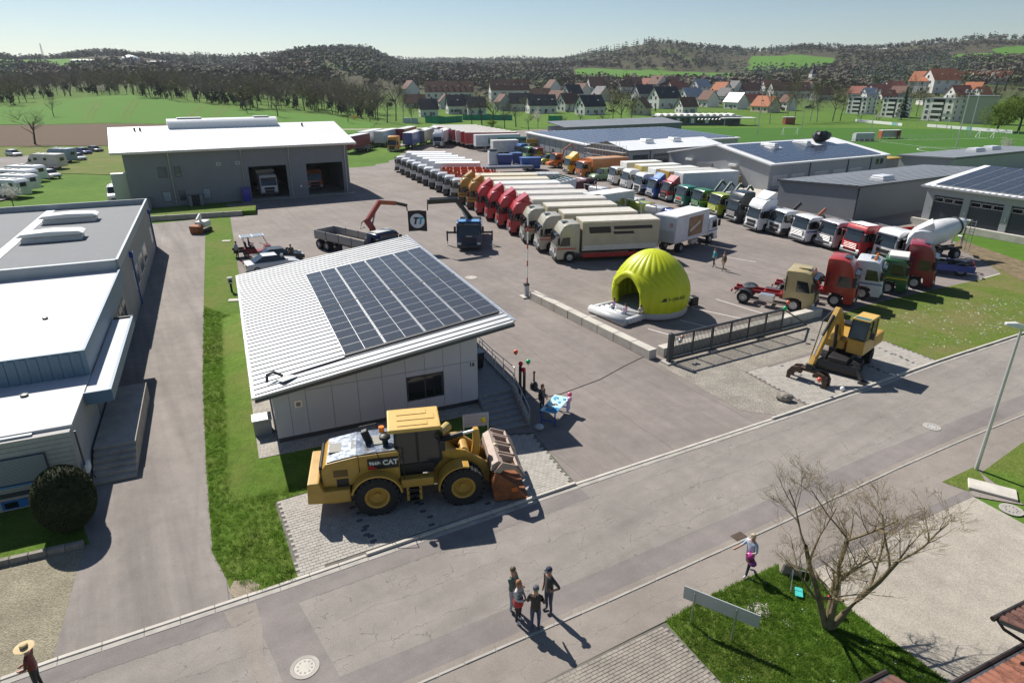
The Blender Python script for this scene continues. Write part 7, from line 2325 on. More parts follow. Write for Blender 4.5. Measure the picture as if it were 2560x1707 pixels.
for x in (-1.7, 1.7):
    for s in (-1, 1):
        lug_wheel(L_, x, s * 1.08, .86, .66, cat_y)
PZ([(-3.75, 1.3), (-.75, 1.3), (-.75, 2.62), (-2.4, 2.56), (-3.55, 2.36), (-3.75, 2.1)], -.98, .98).build('engine_hood', cat_y, L_, bevel=.07, seg=2)
hood_top = PZ([(-.85, 2.63), (-2.4, 2.572), (-3.5, 2.38), (-3.5, 2.41), (-2.4, 2.6), (-.85, 2.66)], -.9, .9).build('hood_grating', M('hood_silver', (.3, .33, .37), .25, .8, var=.4, scale=4), L_)
for k in range(3):
    BX(-3.45 + k * .85, -2.85 + k * .85, -.35, .35, 2.44 + k * .075, 2.5 + k * .085).build('hood_panel', M('hood_mesh', (.25, .24, .2), .5, var=.4, scale=20), hood_top)
BX(-3.82, -3.7, -.96, .96, 1.25, 2.25).build('rear_grille', cat_k, L_, bevel=.05)
PZ([(-4.35, .8), (-3.3, .72), (-2.7, .72), (-2.7, 1.3), (-3.7, 1.3), (-3.85, 1.72), (-4.28, 1.72)], -1.24, 1.24).build('counterweight', cat_y, L_, bevel=.06, seg=2)
PZ([(-2.8, .65), (.15, .6), (.15, 1.4), (-2.8, 1.4)], -.6, .6).build('rear_frame', cat_k, L_)
for s in (-1, 1):
    arc = [(-1.7 + 1.02 * math.cos(a), .86 + 1.02 * math.sin(a)) for a in [R(8 + 12 * k) for k in range(14)]]
    inn = [(-1.7 + .95 * math.cos(a), .86 + .95 * math.sin(a)) for a in [R(164 - 12 * k) for k in range(14)]]
    PZ(arc + inn, s * .72, s * 1.42).build('rear_fender', cat_y, L_)
    arc = [(1.7 + 1.0 * math.cos(a), .86 + 1.0 * math.sin(a)) for a in [R(75 + 12 * k) for k in range(10)]]
    inn = [(1.7 + .94 * math.cos(a), .86 + .94 * math.sin(a)) for a in [R(183 - 12 * k) for k in range(10)]]
    PZ(arc + inn, s * .72, s * 1.4).build('front_fender', cat_y, L_)
    BX(-.75, .55, s * .85, s * 1.22, 1.05, 1.42).build('deck', cat_y, L_, bevel=.03)
    g = BX(-.55, -.45, s * 1.12, s * 1.24, .45, 1.1).box(-.05, .05, s * 1.12, s * 1.24, .45, 1.1).build('step_frame', cat_y, L_)
    for k in range(3):
        BX(-.5, .0, s * 1.1, s * 1.26, .42 + k * .26, .47 + k * .26).build('step', cat_k, g)
    BX(-1.98, -.78, s * .985, s * 1.0, 1.92, 2.42).build('name_panel', cat_k, L_)
    MB().add([(-1.97, s * 1.006, 1.93), (-1.6, s * 1.006, 1.93), (-1.8, s * 1.006, 2.1), (-1.97, s * 1.006, 2.1)], [(0, 1, 2, 3) if s < 0 else (3, 2, 1, 0)]).build('red_flash', paint((.5, .03, .03)), L_)
    a = (R(90), 0, 0) if s < 0 else (R(90), 0, R(180))
    put('lettering', text_mesh('966M', .21, white, .005, .006), L_, (-1.68 if s < 0 else -1.08, s * 1.008, 2.2), a)
    put('lettering', text_mesh('CAT', .3, white, .005, .012), L_, (-1.1 if s < 0 else -1.66, s * 1.008, 2.19), a)
    BX(-3.3, -2.75, s * .985, s * .995, 1.75, 2.05).build('vent_grille', M('vent_brown', (.14, .08, .02), .6), L_)
    BX(-3.2, -2.75, s * .985, s * .995, 1.3, 1.65).build('vent_grille', cat_k, L_)
    TU([(-.6, s * 1.2, 1.42), (-.6, s * 1.2, 2.3), (-.75, s * 1.0, 2.5)], .02, 6).build('hand_rail', cat_k, L_)
    TU([(-2.3, s * 1.05, 1.9), (-2.3, s * 1.12, 2.7), (-1.6, s * 1.12, 2.8), (-1.4, s * 1.05, 2.0)], .02, 6).build('hand_rail', cat_k, L_)
    BA((.7, s * .82, 3.0), (.95, s * 1.25, 2.95), .04, .04).bar((.95, s * 1.25, 3.0), (.95, s * 1.25, 2.6), .06, .2).build('mirror', cat_k, L_)
cabf = PZ([(-.95, 1.42), (.55, 1.42), (.95, 1.9), (.8, 3.3), (-.85, 3.3)], -.74, .74).build('cab_glass', M('cab_glass', (.02, .026, .028), .08, spec=.7), L_, bevel=.03)
for s in (-1, 1):
    for (x0, z0), (x1, z1) in (((-.93, 1.42), (-.85, 3.32)), ((.0, 1.42), (-.02, 3.32)), ((.92, 1.88), (.8, 3.32))):
        BA((x0, s * .74, z0), (x1, s * .74, z1), .08, .1).build('cab_pillar', cat_k, L_)
    BX(-.95, .6, s * .735, s * .77, 1.4, 1.85).build('cab_lower_panel', cat_k, L_)
cr_ = BX(-1.12, .95, -.86, .86, 3.32, 3.5).build('cab_roof', M('cab_roof_yellow', (.6, .38, .1), .5, var=.06), L_, bevel=.06, seg=2)
for k, (w, o_) in enumerate(((1.2, -.45), (1.5, .0), (1.2, .45))):
    BX(-.75, -.75 + w, o_ - .18, o_ + .18, 3.5, 3.525).build('roof_rib', MATS['cab_roof_yellow'], cr_, bevel=.015)
CY((-1.35, -.5, 3.3), (-1.35, -.5, 3.52), .11, n=12).build('beacon', amber, L_)
BA((-1.0, -.5, 3.25), (-1.4, -.5, 3.25), .05, .05).build('beacon_bracket', cat_k, L_)
BX(-2.0, -1.72, -.1, .18, 2.55, 3.15).xf(Matrix.Translation((-1.85, 0, 2.5)) @ Matrix.Rotation(R(-18), 4, 'Y') @ Matrix.Translation((1.85, 0, -2.5))).build('exhaust_stack', cat_k, L_, bevel=.04)
LA([(.12, 2.6), (.12, 2.85), (.22, 2.88), (.22, 2.98), (.12, 3.05), (.001, 3.06)], 16, c=(-1.25, -.3, 0)).build('air_cleaner', cat_k, L_, smooth=True)
PZ([(.35, .6), (2.1, .55), (2.3, .9), (1.6, 1.7), (1.0, 2.35), (.65, 2.35), (.45, 1.4)], -.52, .52).build('front_frame', cat_y, L_, bevel=.05)
arm = [(.75, 2.05), (1.0, 2.35), (1.9, 2.15), (2.7, 1.55), (3.15, .75), (3.05, .45), (2.75, .55), (2.35, 1.15), (1.75, 1.7)]
for s in (-1, 1):
    PZ(arm, s * .52, s * .68).build('lift_arm', cat_y, L_, bevel=.03)
    CY((.7, s * .4, 1.0), (1.9, s * .42, 1.5), .09, n=10).build('lift_cylinder', cat_k, L_)
PZ([(2.15, 1.1), (2.5, 1.25), (2.62, 2.2), (2.55, 2.75), (2.32, 2.75), (2.3, 2.1)], -.16, .16).build('tilt_lever', cat_y, L_, bevel=.04)
CY((1.9, -.62, 1.85), (1.9, .62, 1.85), .2, n=14).build('cross_tube', cat_y, L_)
c_ = CY((.9, 0, 2.35), (1.9, 0, 2.55), .12, n=12).build('tilt_cylinder', cat_k, L_)
CY((1.85, 0, 2.54), (2.45, 0, 2.66), .065, n=12).build('cylinder_rod', alu, c_)
BA((2.4, 0, 1.2), (2.95, 0, 1.0), .16, .14).build('tilt_link', cat_y, L_)
CY((.95, .28, 2.5), (1.35, .75, 2.55), .2, n=12).build('work_light', M('lamp_yellow', (.5, .36, .12), .4), L_)
bk = PZ([(2.95, .12), (4.3, .05), (4.36, .1), (3.2, .3), (3.05, .75), (3.12, 1.4), (2.98, 1.42), (2.85, .8)], -1.5, 1.5).build('bucket', rust, L_)
for s in (-1, 1):
    PZ([(2.95, .14), (4.3, .07), (3.9, .65), (3.12, 1.4), (2.92, .8)], s * 1.46, s * 1.52).build('bucket_side', rust, bk)
    BX(3.65, 3.9, s * 1.525, s * 1.54, .5, .68).build('warning_plate', paint((.6, .16, .03)), bk)
PZ([(2.9, .5), (3.05, .5), (3.1, 1.55), (2.85, 1.5)], -.8, .8).build('coupler', cat_k, bk)
g = PZ([(2.85, 1.42), (3.1, 1.42), (3.35, 1.75), (3.15, 1.85), (2.9, 1.7)], -1.25, 1.25).build('grapple_beam', pale_steel, L_)
for y0, y1 in ((-1.42, -.72), (-.55, .1), (.3, .85), (.95, 1.42)):
    for yy in (y0, y1 - .05):
        PZ([(2.95, 1.45), (3.3, 1.86), (3.95, 1.62), (4.22, 1.12), (4.1, 1.1), (3.78, 1.45), (3.35, 1.5), (3.15, 1.35)], yy, yy + .06).build('grapple_plate', pale_steel, g)
    PZ([(3.92, 1.66), (4.24, 1.12), (4.2, 1.06), (3.84, 1.6)], y0, y1).build('grapple_tip', pale_steel, g)
# wheeled excavator with grab
X_ = thing('wheeled_excavator', 'yellow wheeled excavator with log grab beside the gate', 'excavator', (20.3, 35.55, 0), R(-131))
for x in (-1.15, 1.15):
    for s in (-1, 1):
        lug_wheel(X_, x, s * .95, .5, .46, cat_k)
BX(-1.9, 1.9, -.55, .55, .55, 1.0).build('undercarriage', cat_k, X_, bevel=.05)
PZ([(1.75, .12), (1.95, .1), (2.05, .4), (1.95, .72), (1.78, .7)], -1.25, 1.25).build('dozer_blade', cat_k, X_)
for s in (-1, 1):
    g = BA((1.7, s * .9, .75), (2.25, s * 1.55, .18), .18, .22).build('stabiliser_leg', cat_k, X_)
    MB().cbox((2.28, s * 1.58, .06), (.5, .4, .12)).build('stabiliser_foot', cat_k, g)
LA([(.6, 1.0), (.62, 1.2), (.5, 1.22)], 18).build('slew_ring', cat_k, X_)
U_ = R(-6)                                                    # upper structure turned a little
def up(b): return b.xf(Matrix.Rotation(U_, 4, 'Z'))
up(PZ([(-2.0, 1.22), (.95, 1.22), (.95, 1.75), (-.3, 2.05), (-1.95, 2.1)], -1.22, .1)).build('engine_house', cat_y, X_, bevel=.06)
up(BX(-2.15, -.6, -1.22, 1.22, 1.22, 2.0)).build('counterweight', cat_y, X_, bevel=.12, seg=2)
up(BX(-.55, 1.15, .28, 1.22, 1.22, 2.1)).build('cab_base', cat_y, X_, bevel=.04)
up(PZ([(-.5, 2.1), (1.15, 2.1), (1.2, 2.2), (.95, 3.22), (-.45, 3.22)], .3, 1.2)).build('cab_glass', MATS['cab_glass'], X_, bevel=.03)
for yy in (.3, 1.2):
    for (x0, z0), (x1, z1) in (((-.5, 2.1), (-.45, 3.25)), ((.35, 2.1), (.33, 3.25)), ((1.18, 2.15), (.95, 3.25))):
        up(BA((x0, yy, z0), (x1, yy, z1), .07, .08)).build('cab_pillar', cat_y if x0 < 0 else cat_k, X_)
o = up(BX(-.55, 1.0, .26, 1.24, 3.22, 3.34)).build('cab_roof', MATS['cab_roof_yellow'], X_, bevel=.03)
up(BX(.55, .97, .34, 1.16, 3.335, 3.35)).build('roof_window', M('teal_glass', (.05, .14, .14), .1), o)
up(BA((.9, 1.24, 2.9), (1.1, 1.5, 2.75), .04, .04).cbox((1.1, 1.52, 2.55), (.08, .22, .4))).build('mirror', cat_k, X_)
up(BX(-1.6, -.9, -.9, -.3, 2.05, 2.25).cyl((-1.3, .3, 2.0), (-1.3, .3, 2.5), .08, n=8)).build('hood_fittings', cat_k, X_)
up(LA([(.3, -.06), (.3, .06), (.2, .1), (.01, .1)], 16, ax='x', c=(.95, -.55, 1.95))).build('round_hatch', M('hatch_yellow', (.6, .38, .1), .4), X_)
up(PZ([(.2, 1.45), (.62, 1.45), (1.0, 2.5), (1.72, 3.45), (1.65, 3.75), (1.32, 3.75), (.62, 2.8)], -.62, -.24)).build('boom', cat_y, X_, bevel=.04)
up(CY((.95, -.43, 1.3), (1.25, -.43, 2.7), .1, n=10)).build('boom_cylinder', cat_k, X_)
up(PZ([(1.25, 3.8), (1.62, 3.95), (2.6, 3.0), (4.22, 1.12), (4.05, .92), (2.2, 2.75)], -.58, -.28)).build('stick', cat_y, X_, bevel=.03)
up(CY((2.1, -.43, 3.55), (3.2, -.43, 2.62), .085, n=10)).build('stick_cylinder', cat_k, X_)
up(CY((3.2, -.43, 2.62), (3.95, -.43, 1.6), .05, n=10)).build('cylinder_rod', alu, X_)
up(TU([(1.4, -.7, 3.7), (2.2, -.9, 3.2), (3.0, -.75, 2.3), (4.0, -.6, 1.1)], .03, 6)).build('hose', cat_k, X_)
grab_m = M('grab_rust_dark', (.06, .03, .016), .55, var=.5, scale=3, coat=.1)
up(MB().cbox((4.12, -.43, .95), (.36, .36, .34))).build('rotator', cat_k, X_)
gb = up(MB().cbox((4.12, -.43, .76), (.32, 1.0, .2))).build('grab_head', grab_m, X_, bevel=.03)
claw = [(.3, .66), (.58, .86), (.92, .78), (1.12, .46), (1.12, .02), (.95, .04), (.86, .4), (.64, .56), (.34, .52)]
for s in (-1, 1):
    for xx in (-.34, .16):
        up(PZ([(s * y, z) for y, z in claw], 4.12 + xx, 4.12 + xx + .18, ax='x').xf(Matrix.Translation((0, -.43, 0)))).build('grab_claw', grab_m, gb)
    up(PZ([(s * .6, .78), (s * 1.05, .55), (s * .98, .42), (s * .58, .62)], 3.86, 4.4, ax='x').xf(Matrix.Translation((0, -.43, 0)))).build('claw_plate', grab_m, gb)
# small machine at the end of the driveway
t = thing('mini_digger', 'small white mini digger with dark bucket at the driveway end', 'digger', (-35.5, 72.6, 0), R(-95))
for s in (-1, 1):
    BX(-.9, .9, s * .4, s * .75, 0, .45).build('track', chassis_m, t, bevel=.15)
BX(-.9, .5, -.6, .6, .55, 1.2).build('body', M('digger_white', (.62, .64, .6), .5), t, bevel=.08)
BA((.2, 0, .9), (.1, 0, 2.0), .18, .25).bar((.1, 0, 2.0), (.9, 0, 1.5), .16, .2).build('arm', MATS['digger_white'], t)
PZ([(.9, .1), (1.5, .05), (1.6, .9), (.95, 1.0)], -.65, .65).build('bucket', rust, t)

# inflatable igloo
IG = thing('inflatable_igloo', 'lime green inflatable igloo with arched entrance', 'inflatable', (10.4, 45.75, 0), R(213))
lime = M('igloo_lime', (.5, .55, .015), .42, var=.06, scale=.8, spec=.35)
igrey = M('igloo_grey', (.36, .37, .39), .5, var=.08)
PR = [(.52, 2.72), (.8, 2.78), (1.3, 2.84), (1.8, 2.84), (2.3, 2.74), (2.75, 2.55), (3.2, 2.26), (3.6, 1.95), (3.95, 1.58), (4.25, 1.16), (4.45, .78), (4.56, .45), (4.6, .1)]
NR = 26
def arch(z): return 0 if z > 3.05 else R(35) * math.sqrt(max(0, 1 - max(0, (z - 1.4) / 1.65) ** 2)) if z > 1.4 else R(35)
def shell(inset, flip):
    b = MB()
    na = NR * 6
    rows = []
    for z, r in PR:
        row = []
        hw = arch(z)
        for i in range(na + 1):
            a = hw + (2 * math.pi - 2 * hw) * i / na
            rib = 1 + .045 * abs(math.sin(a * NR / 2)) - .025
            rr = max(.02, r - inset) * rib
            row.append((rr * math.cos(a), rr * math.sin(a), z - inset * .5 * (z / 4.5) ** 2))
        rows.append(row)
    vv = [p for row in rows for p in row]
    n = na + 1
    fs = [(j * n + i, j * n + i + 1, (j + 1) * n + i + 1, (j + 1) * n + i) for j in range(len(rows) - 1) for i in range(na)]
    b.add(vv, [tuple(reversed(f)) for f in fs] if flip else fs)
    return b
shell(0, False).build('outer_shell', lime, IG, smooth='all')
shell(.45, True).build('inner_shell', lime, IG, smooth='all')
MB().ball((0, 0, 4.58), (.16, .16, .04), 12, 6).build('crown_cap', lime, IG, smooth='all')
pts = []
for s in (1, -1):
    zs = [.5, .8, 1.1, 1.4, 1.8, 2.2, 2.5, 2.75, 2.9, 3.0, 3.04]
    for z in (zs if s > 0 else zs[::-1]):
        r = next(PR[k][1] + (PR[k + 1][1] - PR[k][1]) * (z - PR[k][0]) / (PR[k + 1][0] - PR[k][0]) for k in range(len(PR) - 1) if PR[k][0] <= max(.53, z) <= PR[k + 1][0] + 1e-6) - .2
        a = s * arch(z)
        pts.append((r * math.cos(a), r * math.sin(a), z))
TU(pts, .27, 10).build('entrance_rim', lime, IG, smooth='all')
LA([(2.6, .0), (2.78, .12), (2.82, .35), (2.74, .56), (2.3, .58), (.01, .56)], 60).build('base_ring', igrey, IG, smooth=True)
mat_ = M('igloo_mat', (.5, .51, .52), .5, var=.08)
for k in range(4):
    TU([(2.55 + k * .42, -1.75, .24), (2.55 + k * .42, 1.75, .24)], .25, 12).build('entrance_mat', mat_, IG, smooth='all')
for s in (-1, 1):
    TU([(2.2, s * 1.65, .34), (3.9, s * 1.75, .28)], .26, 10).build('side_tube', mat_, IG, smooth='all')
TU([(4.15, -1.9, .26), (4.15, 1.9, .26)], .3, 12).build('front_tube', mat_, IG, smooth='all')
def on_igloo(txt, size, a0, z, mat, step):
    for k, ch in enumerate(txt):
        if ch == ' ': continue
        a = a0 + k * step
        put('lettering', text_mesh(ch, size, mat, .004, .006), IG, (2.895 * math.cos(a), 2.895 * math.sin(a), z), (R(90), 0, a + R(90)))
A0 = R(-74 - 213) % (2 * math.pi)
ltr = M('igloo_print', (.02, .025, .02), .6)
on_igloo('SCHRADE', .3, A0, 1.62, ltr, R(4.6))
PZ([(0, 0), (.42, 0), (.42, .24), (.22, .24)], -.01, .01).xf(Matrix.Translation((2.9 * math.cos(A0 - R(13)), 2.9 * math.sin(A0 - R(13)), 1.5)) @ Matrix.Rotation(A0 - R(9) + R(90), 4, 'Z')).build('emblem', ltr, IG)
t = thing('air_blower', 'black air blower standing behind the igloo', 'blower', (13.9, 46.5, 0), R(20))
BX(-.3, .3, -.35, .35, .05, .75).build('housing', black, t, bevel=.06)
CY((-.3, 0, .5), (-.95, -.1, .55), .16, n=12).build('air_duct', igrey, t)
for s in (-.25, .25):
    BX(-.25, .25, s - .05, s + .05, 0, .06).build('foot', steel, t)
# concrete blocks, gate, barrier
def block_row(p, q, n, label, w=.62, hgt_=.62):
    d = Vector((q[0] - p[0], q[1] - p[1])); L = d.length; a = math.atan2(d.y, d.x)
    for k in range(n):
        c = Vector(p).lerp(Vector(q), (k + .5) / n)
        l = L / n
        o = BX(-l / 2 + .012, l / 2 - .012, -w / 2, w / 2, 0, hgt_).build('concrete_block', concrete_lt, None, (c.x, c.y, 0), a + rnd.uniform(-.012, .012), bevel=.02)
        tag(o, label % ORDN[k], 'block', 'concrete barrier blocks in the yard')
block_row((1.62, 48.2), (8.75, 36.3), 8, 'pale concrete barrier block, %s in the row from the barrier arm')
block_row((9.3, 36.75), (22.6, 44.3), 9, 'pale concrete barrier block behind the gate, %s from its post')
GT = thing('sliding_gate', 'dark grey sliding gate with vertical bars', 'gate', (9.6, 35.72, 0), R(28.9))
gm = M('gate_anthracite', (.035, .042, .05), .45, var=.1)
BX(-.12, .12, -.12, .12, 0, 1.95).build('gate_post', gm, GT, bevel=.02)
BX(-.35, .35, -.35, .35, 0, .1).build('post_base', concrete, GT)
BX(.14, 10.0, -.05, .05, 1.72, 1.84).build('top_rail', gm, GT)
BX(.14, 12.6, -.07, .07, .16, .32).build('bottom_rail', gm, GT)
BA((10.0, 0, 1.75), (12.5, 0, .3), .08, .08).build('tail_brace', gm, GT)
bar_me = BX(-.014, .014, -.014, .014, .32, 1.72).mesh('gate_bar', gm)
for k in range(7):
    BX(.2 + k * 1.62, .3 + k * 1.62, -.045, .045, .32, 1.72).build('gate_stile', gm, GT)
for k in range(82):
    put('gate_bar', bar_me, GT, (.3 + k * .118, 0, 0))
for x in (3.6, 8.0):
    BX(x - .3, x + .3, -.25, .25, 0, .16).build('roller_base', concrete, GT)
BR_ = thing('barrier_arm', 'raised red and white barrier arm with grey cabinet', 'barrier', (1.15, 48.55, 0), R(25))
BX(-.45, .45, -.4, .4, 0, .12).build('base_slab', concrete_lt, BR_)
BX(-.17, .17, -.17, .17, .12, 1.0).build('cabinet', M('cabinet_grey', (.42, .44, .46), .4), BR_, bevel=.02)
BX(-.19, .19, -.19, .19, 1.0, 1.16).build('cabinet_head', black, BR_, bevel=.02)
for k in range(12):
    BX(.02, .11, -.03, .03, 1.16 + k * .46, 1.16 + (k + 1) * .46).build('arm_section', paint((.42, .03, .03)) if k % 3 == 0 else white, BR_)
# street lamp, signs, small things
LP_ = thing('street_lamp', 'tall grey street lamp on the near footway', 'lamp', (20.67, 24.12, 0))
TU([(0, 0, 0), (0, 0, 1.2), (0, 0, 6.75)], [.085, .075, .05], 12).build('pole', M('lamp_pole', (.55, .56, .56), .4, .4), LP_, smooth=True)
MB().loft([[(.12, -.1, 6.72), (.12, .1, 6.72), (.12, .1, 6.84), (.12, -.1, 6.84)], [(-.25, -.15, 6.76), (-.25, .15, 6.76), (-.25, .13, 6.98), (-.25, -.13, 6.98)], [(-.72, -.08, 6.86), (-.72, .08, 6.86), (-.72, .07, 6.98), (-.72, -.07, 6.98)]]).build('lamp_head', M('lamp_white', (.7, .71, .7), .35), LP_, smooth=True, bevel=.02)
SG = thing('sign_board', 'blank grey white sign board on two posts in the tree lawn', 'sign', (5.72, 15.44, 0), math.atan2(14.77 - 15.44, 6.79 - 5.72))
BX(-.35, 1.95, -.03, .0, .88, 1.36).build('board', M('sign_back', (.44, .46, .47), .45, .2, var=.05), SG)
for x in (.0, 1.27):
    CY((x, -.06, 0), (x, -.06, 1.28), .022, n=8).build('post', steel, SG)
SB = thing('notice_board', 'white notice board on legs beside the stairs', 'sign', (-1.75, 27.0, 0), R(14))
BX(-.62, .62, -.02, .02, .55, 1.25).build('board', M('notice_white', (.58, .6, .63), .5), SB)
for k in range(3):
    BX(-.62, .62, -.024, -.021, .72 + k * .18, .727 + k * .18).build('ruled_line', midgrey, SB)
for s in (-.6, .6):
    BX(s - .03, s + .03, -.04, .04, 0, 1.25).build('leg', white, SB)
rock_m = M('rock', (.24, .215, .185), .9, var=.3, scale=3, bump=.6, bscale=8)
def rock(p, sx, sy, sz, seed, label, flat=False):
    q = random.Random(seed)
    b = MB()
    b.ball((0, 0, sz * .42), (sx, sy, sz * .62), 10, 7)
    b.v = [(x * q.uniform(.82, 1.1), y * q.uniform(.82, 1.1), max(-.03, min(sz, z) + q.uniform(-.04, .04))) for x, y, z in b.v]
    tag(b.build('rock', rock_m, None, (*p, 0), q.uniform(0, 3)), label, 'rock')
rock((14.75, 30.78), .48, .34, .42, 3, 'dark brown boulder on the gravel by the excavator')
RK = PZ([(-.36, 0), (.36, 0), (.32, .46), (-.28, .5)], -.25, .25).build('rock', rock_m, None, (9.8, 17.75, 0), R(-15), bevel=.05)
tag(RK, 'squared grey stone block at the edge of the tree lawn', 'rock')
SW = thing('swing_set', 'small frame swing with turquoise seat by the stone block', 'swing', (9.75, 16.95, 0), R(-20))
for x in (-.25, .35):
    TU([(x, -.35, 0), (x, 0, .75), (x, .35, 0)], .018, 6).build('frame', steel, SW)
TU([(-.25, 0, .75), (.35, 0, .75)], .018, 6).build('top_bar', steel, SW)
BX(-.12, .12, -.55, -.12, .1, .14).build('seat', paint((.06, .46, .42)), SW)
t = thing('concrete_slab', 'pale concrete slab beside the lamp verge', 'slab', (20.27, 22.54, 0), R(-32))
BX(-.85, .85, -.42, .42, 0, .12).build('slab', concrete_lt, t, bevel=.02)
for p, a, lab in (((-14.27, 30.23, 0), 8, 'pale stone slab in the lawn beside the office corner'), ((-21.89, 47.73, 0), 8, 'pale stone slab in the lawn below the charging post'), ((-30.85, 67.81, 0), 8, 'pale stone slab in the lawn at the cart')):
    o = BX(-.45, .45, -.3, .3, 0, .05).build('stone_slab', concrete_lt, None, (p[0], p[1], .015), R(a), bevel=.015)
    tag(o, lab, 'slab')
t = thing('charging_post', 'white and black charging post on the lawn behind the office', 'post', (-22.96, 49.9, 0), R(30))
BX(-.08, .08, -.06, .06, 0, .8).build('column', black, t)
BX(-.2, .2, -.12, .12, .75, 1.25).build('charger_head', white, t, bevel=.03)
BX(-.12, .12, -.135, -.12, .85, 1.1).build('display', glass_d, t)
t = thing('heat_pump_box', 'grey metal cabinet at the left corner of the office', 'cabinet', (-11.95, 26.75, 0), OA)
BX(-.4, .4, -.35, .35, .05, 1.15).build('housing', M('cabinet_metal', (.28, .29, .3), .45, .3), t, bevel=.03)
BX(-.45, .45, -.4, .4, 1.15, 1.22).build('lid', steel, t, bevel=.02)
BX(-.45, .45, -.4, .4, 0, .05).build('base', concrete_lt, t)
t = thing('black_pillars', 'pair of slim black advertising pillars beside the stairs', 'pillar', (.55, 31.0, 0), R(24))
for x, h_ in ((-.12, 1.95), (.12, 1.75)):
    BX(x - .07, x + .07, -.05, .05, 0, h_).build('pillar', black, t, bevel=.01)
BX(-.3, .5, -.2, .2, 0, .03).build('base_plate', darkgrey, t)
t = thing('ashtray_stand', 'black bell shaped ashtray stand in the yard', 'ashtray', (1.23, 32.15, 0))
LA([(.22, 0), (.22, .28), (.16, .4), (.05, .46), (.045, .98), (.08, 1.0), (.07, 1.08), (.01, 1.1)], 18).build('body', black, t, smooth=True)
LA([(.24, 0), (.24, .03), (.2, .04)], 18).build('foot', darkgrey, t)
t = thing('wheelie_bin', 'dark blue lidded bin on the office landing', 'bin', (*FO(11.2, 3.4), LZ), OA)
MB().loft([[(-.22, -.24, .05), (.22, -.24, .05), (.22, .24, .05), (-.22, .24, .05)], [(-.29, -.32, .95), (.29, -.32, .95), (.29, .32, .95), (-.29, .32, .95)]]).build('container', black, t)
BX(-.32, .32, -.36, .36, .95, 1.03).build('lid', paint((.02, .03, .06)), t, bevel=.03)
TB = thing('sales_table', 'blue framed table with leaflets and pale blue cloth in the yard', 'table', (2.2, 28.85, 0), R(64))
blue_f = M('table_blue', (.015, .09, .36), .45)
top = BX(-.95, .95, -.42, .42, .76, .8).build('table_top', M('table_cloth', (.42, .66, .7), .7, var=.3, scale=4), TB)
for x in (-.88, .88):
    for y in (-.36, .36):
        BX(x - .03, x + .03, y - .03, y + .03, 0, .76).build('leg', blue_f, TB)
    BX(x - .025, x + .025, -.33, .33, .22, .28).build('stretcher', blue_f, TB)
BX(-.95, -.35, -.42, .2, .801, .806).build('blue_cloth', M('cloth_blue', (.03, .22, .42), .7), TB)
q = random.Random(9)
for k in range(11):
    c = q.choice([(.6, .6, .62), (.45, .05, .05), (.02, .04, .12), (.05, .35, .6), (.7, .68, .6)])
    MB().cbox((q.uniform(-.7, .8), q.uniform(-.3, .3), .82), (q.uniform(.1, .22), q.uniform(.08, .16), .03), 0, Matrix.Rotation(q.uniform(0, 3), 3, 'Z')).build('leaflet', paint(c, .6), TB)
PZ([(-.08, .8), (.08, .8), (0, 1.05)], .25, .27).build('table_sign', white, TB)
BX(.5, .94, -.47, -.43, .15, .82).build('hanging_cloth', M('cloth_lilac', (.36, .38, .6), .8), TB)
t = MB().ball((0, 0, .16), (.24, .2, .16), 12, 8).build('plastic_bag', M('bag_grey', (.36, .4, .44), .5, var=.2), None, (1.35, 27.6, 0), smooth='all')
tag(t, 'pale grey bulging bag on the ground at the blue table', 'bag')
cb = TU([(1.17, 30.83, .02), (2.65, 31.46, .02), (5.1, 33.34, .02), (6.79, 35.19, .02), (8.13, 36.52, .02), (8.89, 36.58, .02)], .014, 6).build('cable', black)
tag(cb, 'thin black cable running across the yard to the gate', 'cable')
# balloons
def balloon(p, col, label, r=.13):
    t = thing('balloon', label, 'balloon', p, 0, 'party balloons')
    LA([(.012, -r * 1.35), (r * .45, -r * 1.0), (r * .85, -r * .45), (r, .1 * r), (r * .86, r * .62), (r * .5, r * .98), (.005, r * 1.1)], 16).build('skin', M('balloon_%s' % label.split()[0], col, .25, spec=.5), t, smooth='all')
    TU([(0, 0, -r * 1.3), (.03, .01, -r * 2.2), (.0, .0, -r * 3.2)], .004, 4).build('string', white, t)
for p, c, lab in (((.21, 32.48, 2.1), (.75, .14, .06), 'orange balloon floating above the black pillars'), ((.47, 31.22, 1.95), (.55, .01, .02), 'red balloon on the taller black pillar'), ((.61, 30.89, 1.75), (.56, .012, .025), 'crimson balloon on the shorter black pillar'),
                  ((.88, 31.51, 1.95), (.01, .5, .16), 'green balloon right of the black pillars'), ((-1.34, 26.2, 1.35), (.8, .6, .01), 'yellow balloon on the notice board'), ((-.71, 23.25, 1.75), (.6, .48, .33), 'beige balloon on the loader grapple'),
                  ((2.98, 29.46, 1), (.7, .1, .22), 'pink balloon at the end of the sales table'), ((2.96, 29.23, .85), (.72, .4, .58), 'lilac pink balloon below the pink one'), ((10.35, 36.34, 1.2), (.7, .74, .78), 'white balloon tied to the gate bars'),
                  ((10.51, 36.56, 1.35), (.75, .45, .35), 'peach balloon behind the white one on the gate'), ((18.24, 40.24, 1.95), (.01, .48, .14), 'emerald balloon on the far end of the gate'), ((18.75, 41.04, 2.1), (.72, .15, .08), 'coral balloon beside the emerald one'),
                  ((16.86, 31.56, .85), (.7, .12, .07), 'salmon balloon on the excavator grab'), ((18.39, 31.84, .15), (.76, .77, .8), 'snowy balloon lying by the excavator kerb'), ((10.32, 15.93, .5), (.75, .03, .08), 'scarlet balloon hanging in the bare tree')):
    balloon(p, c, lab)

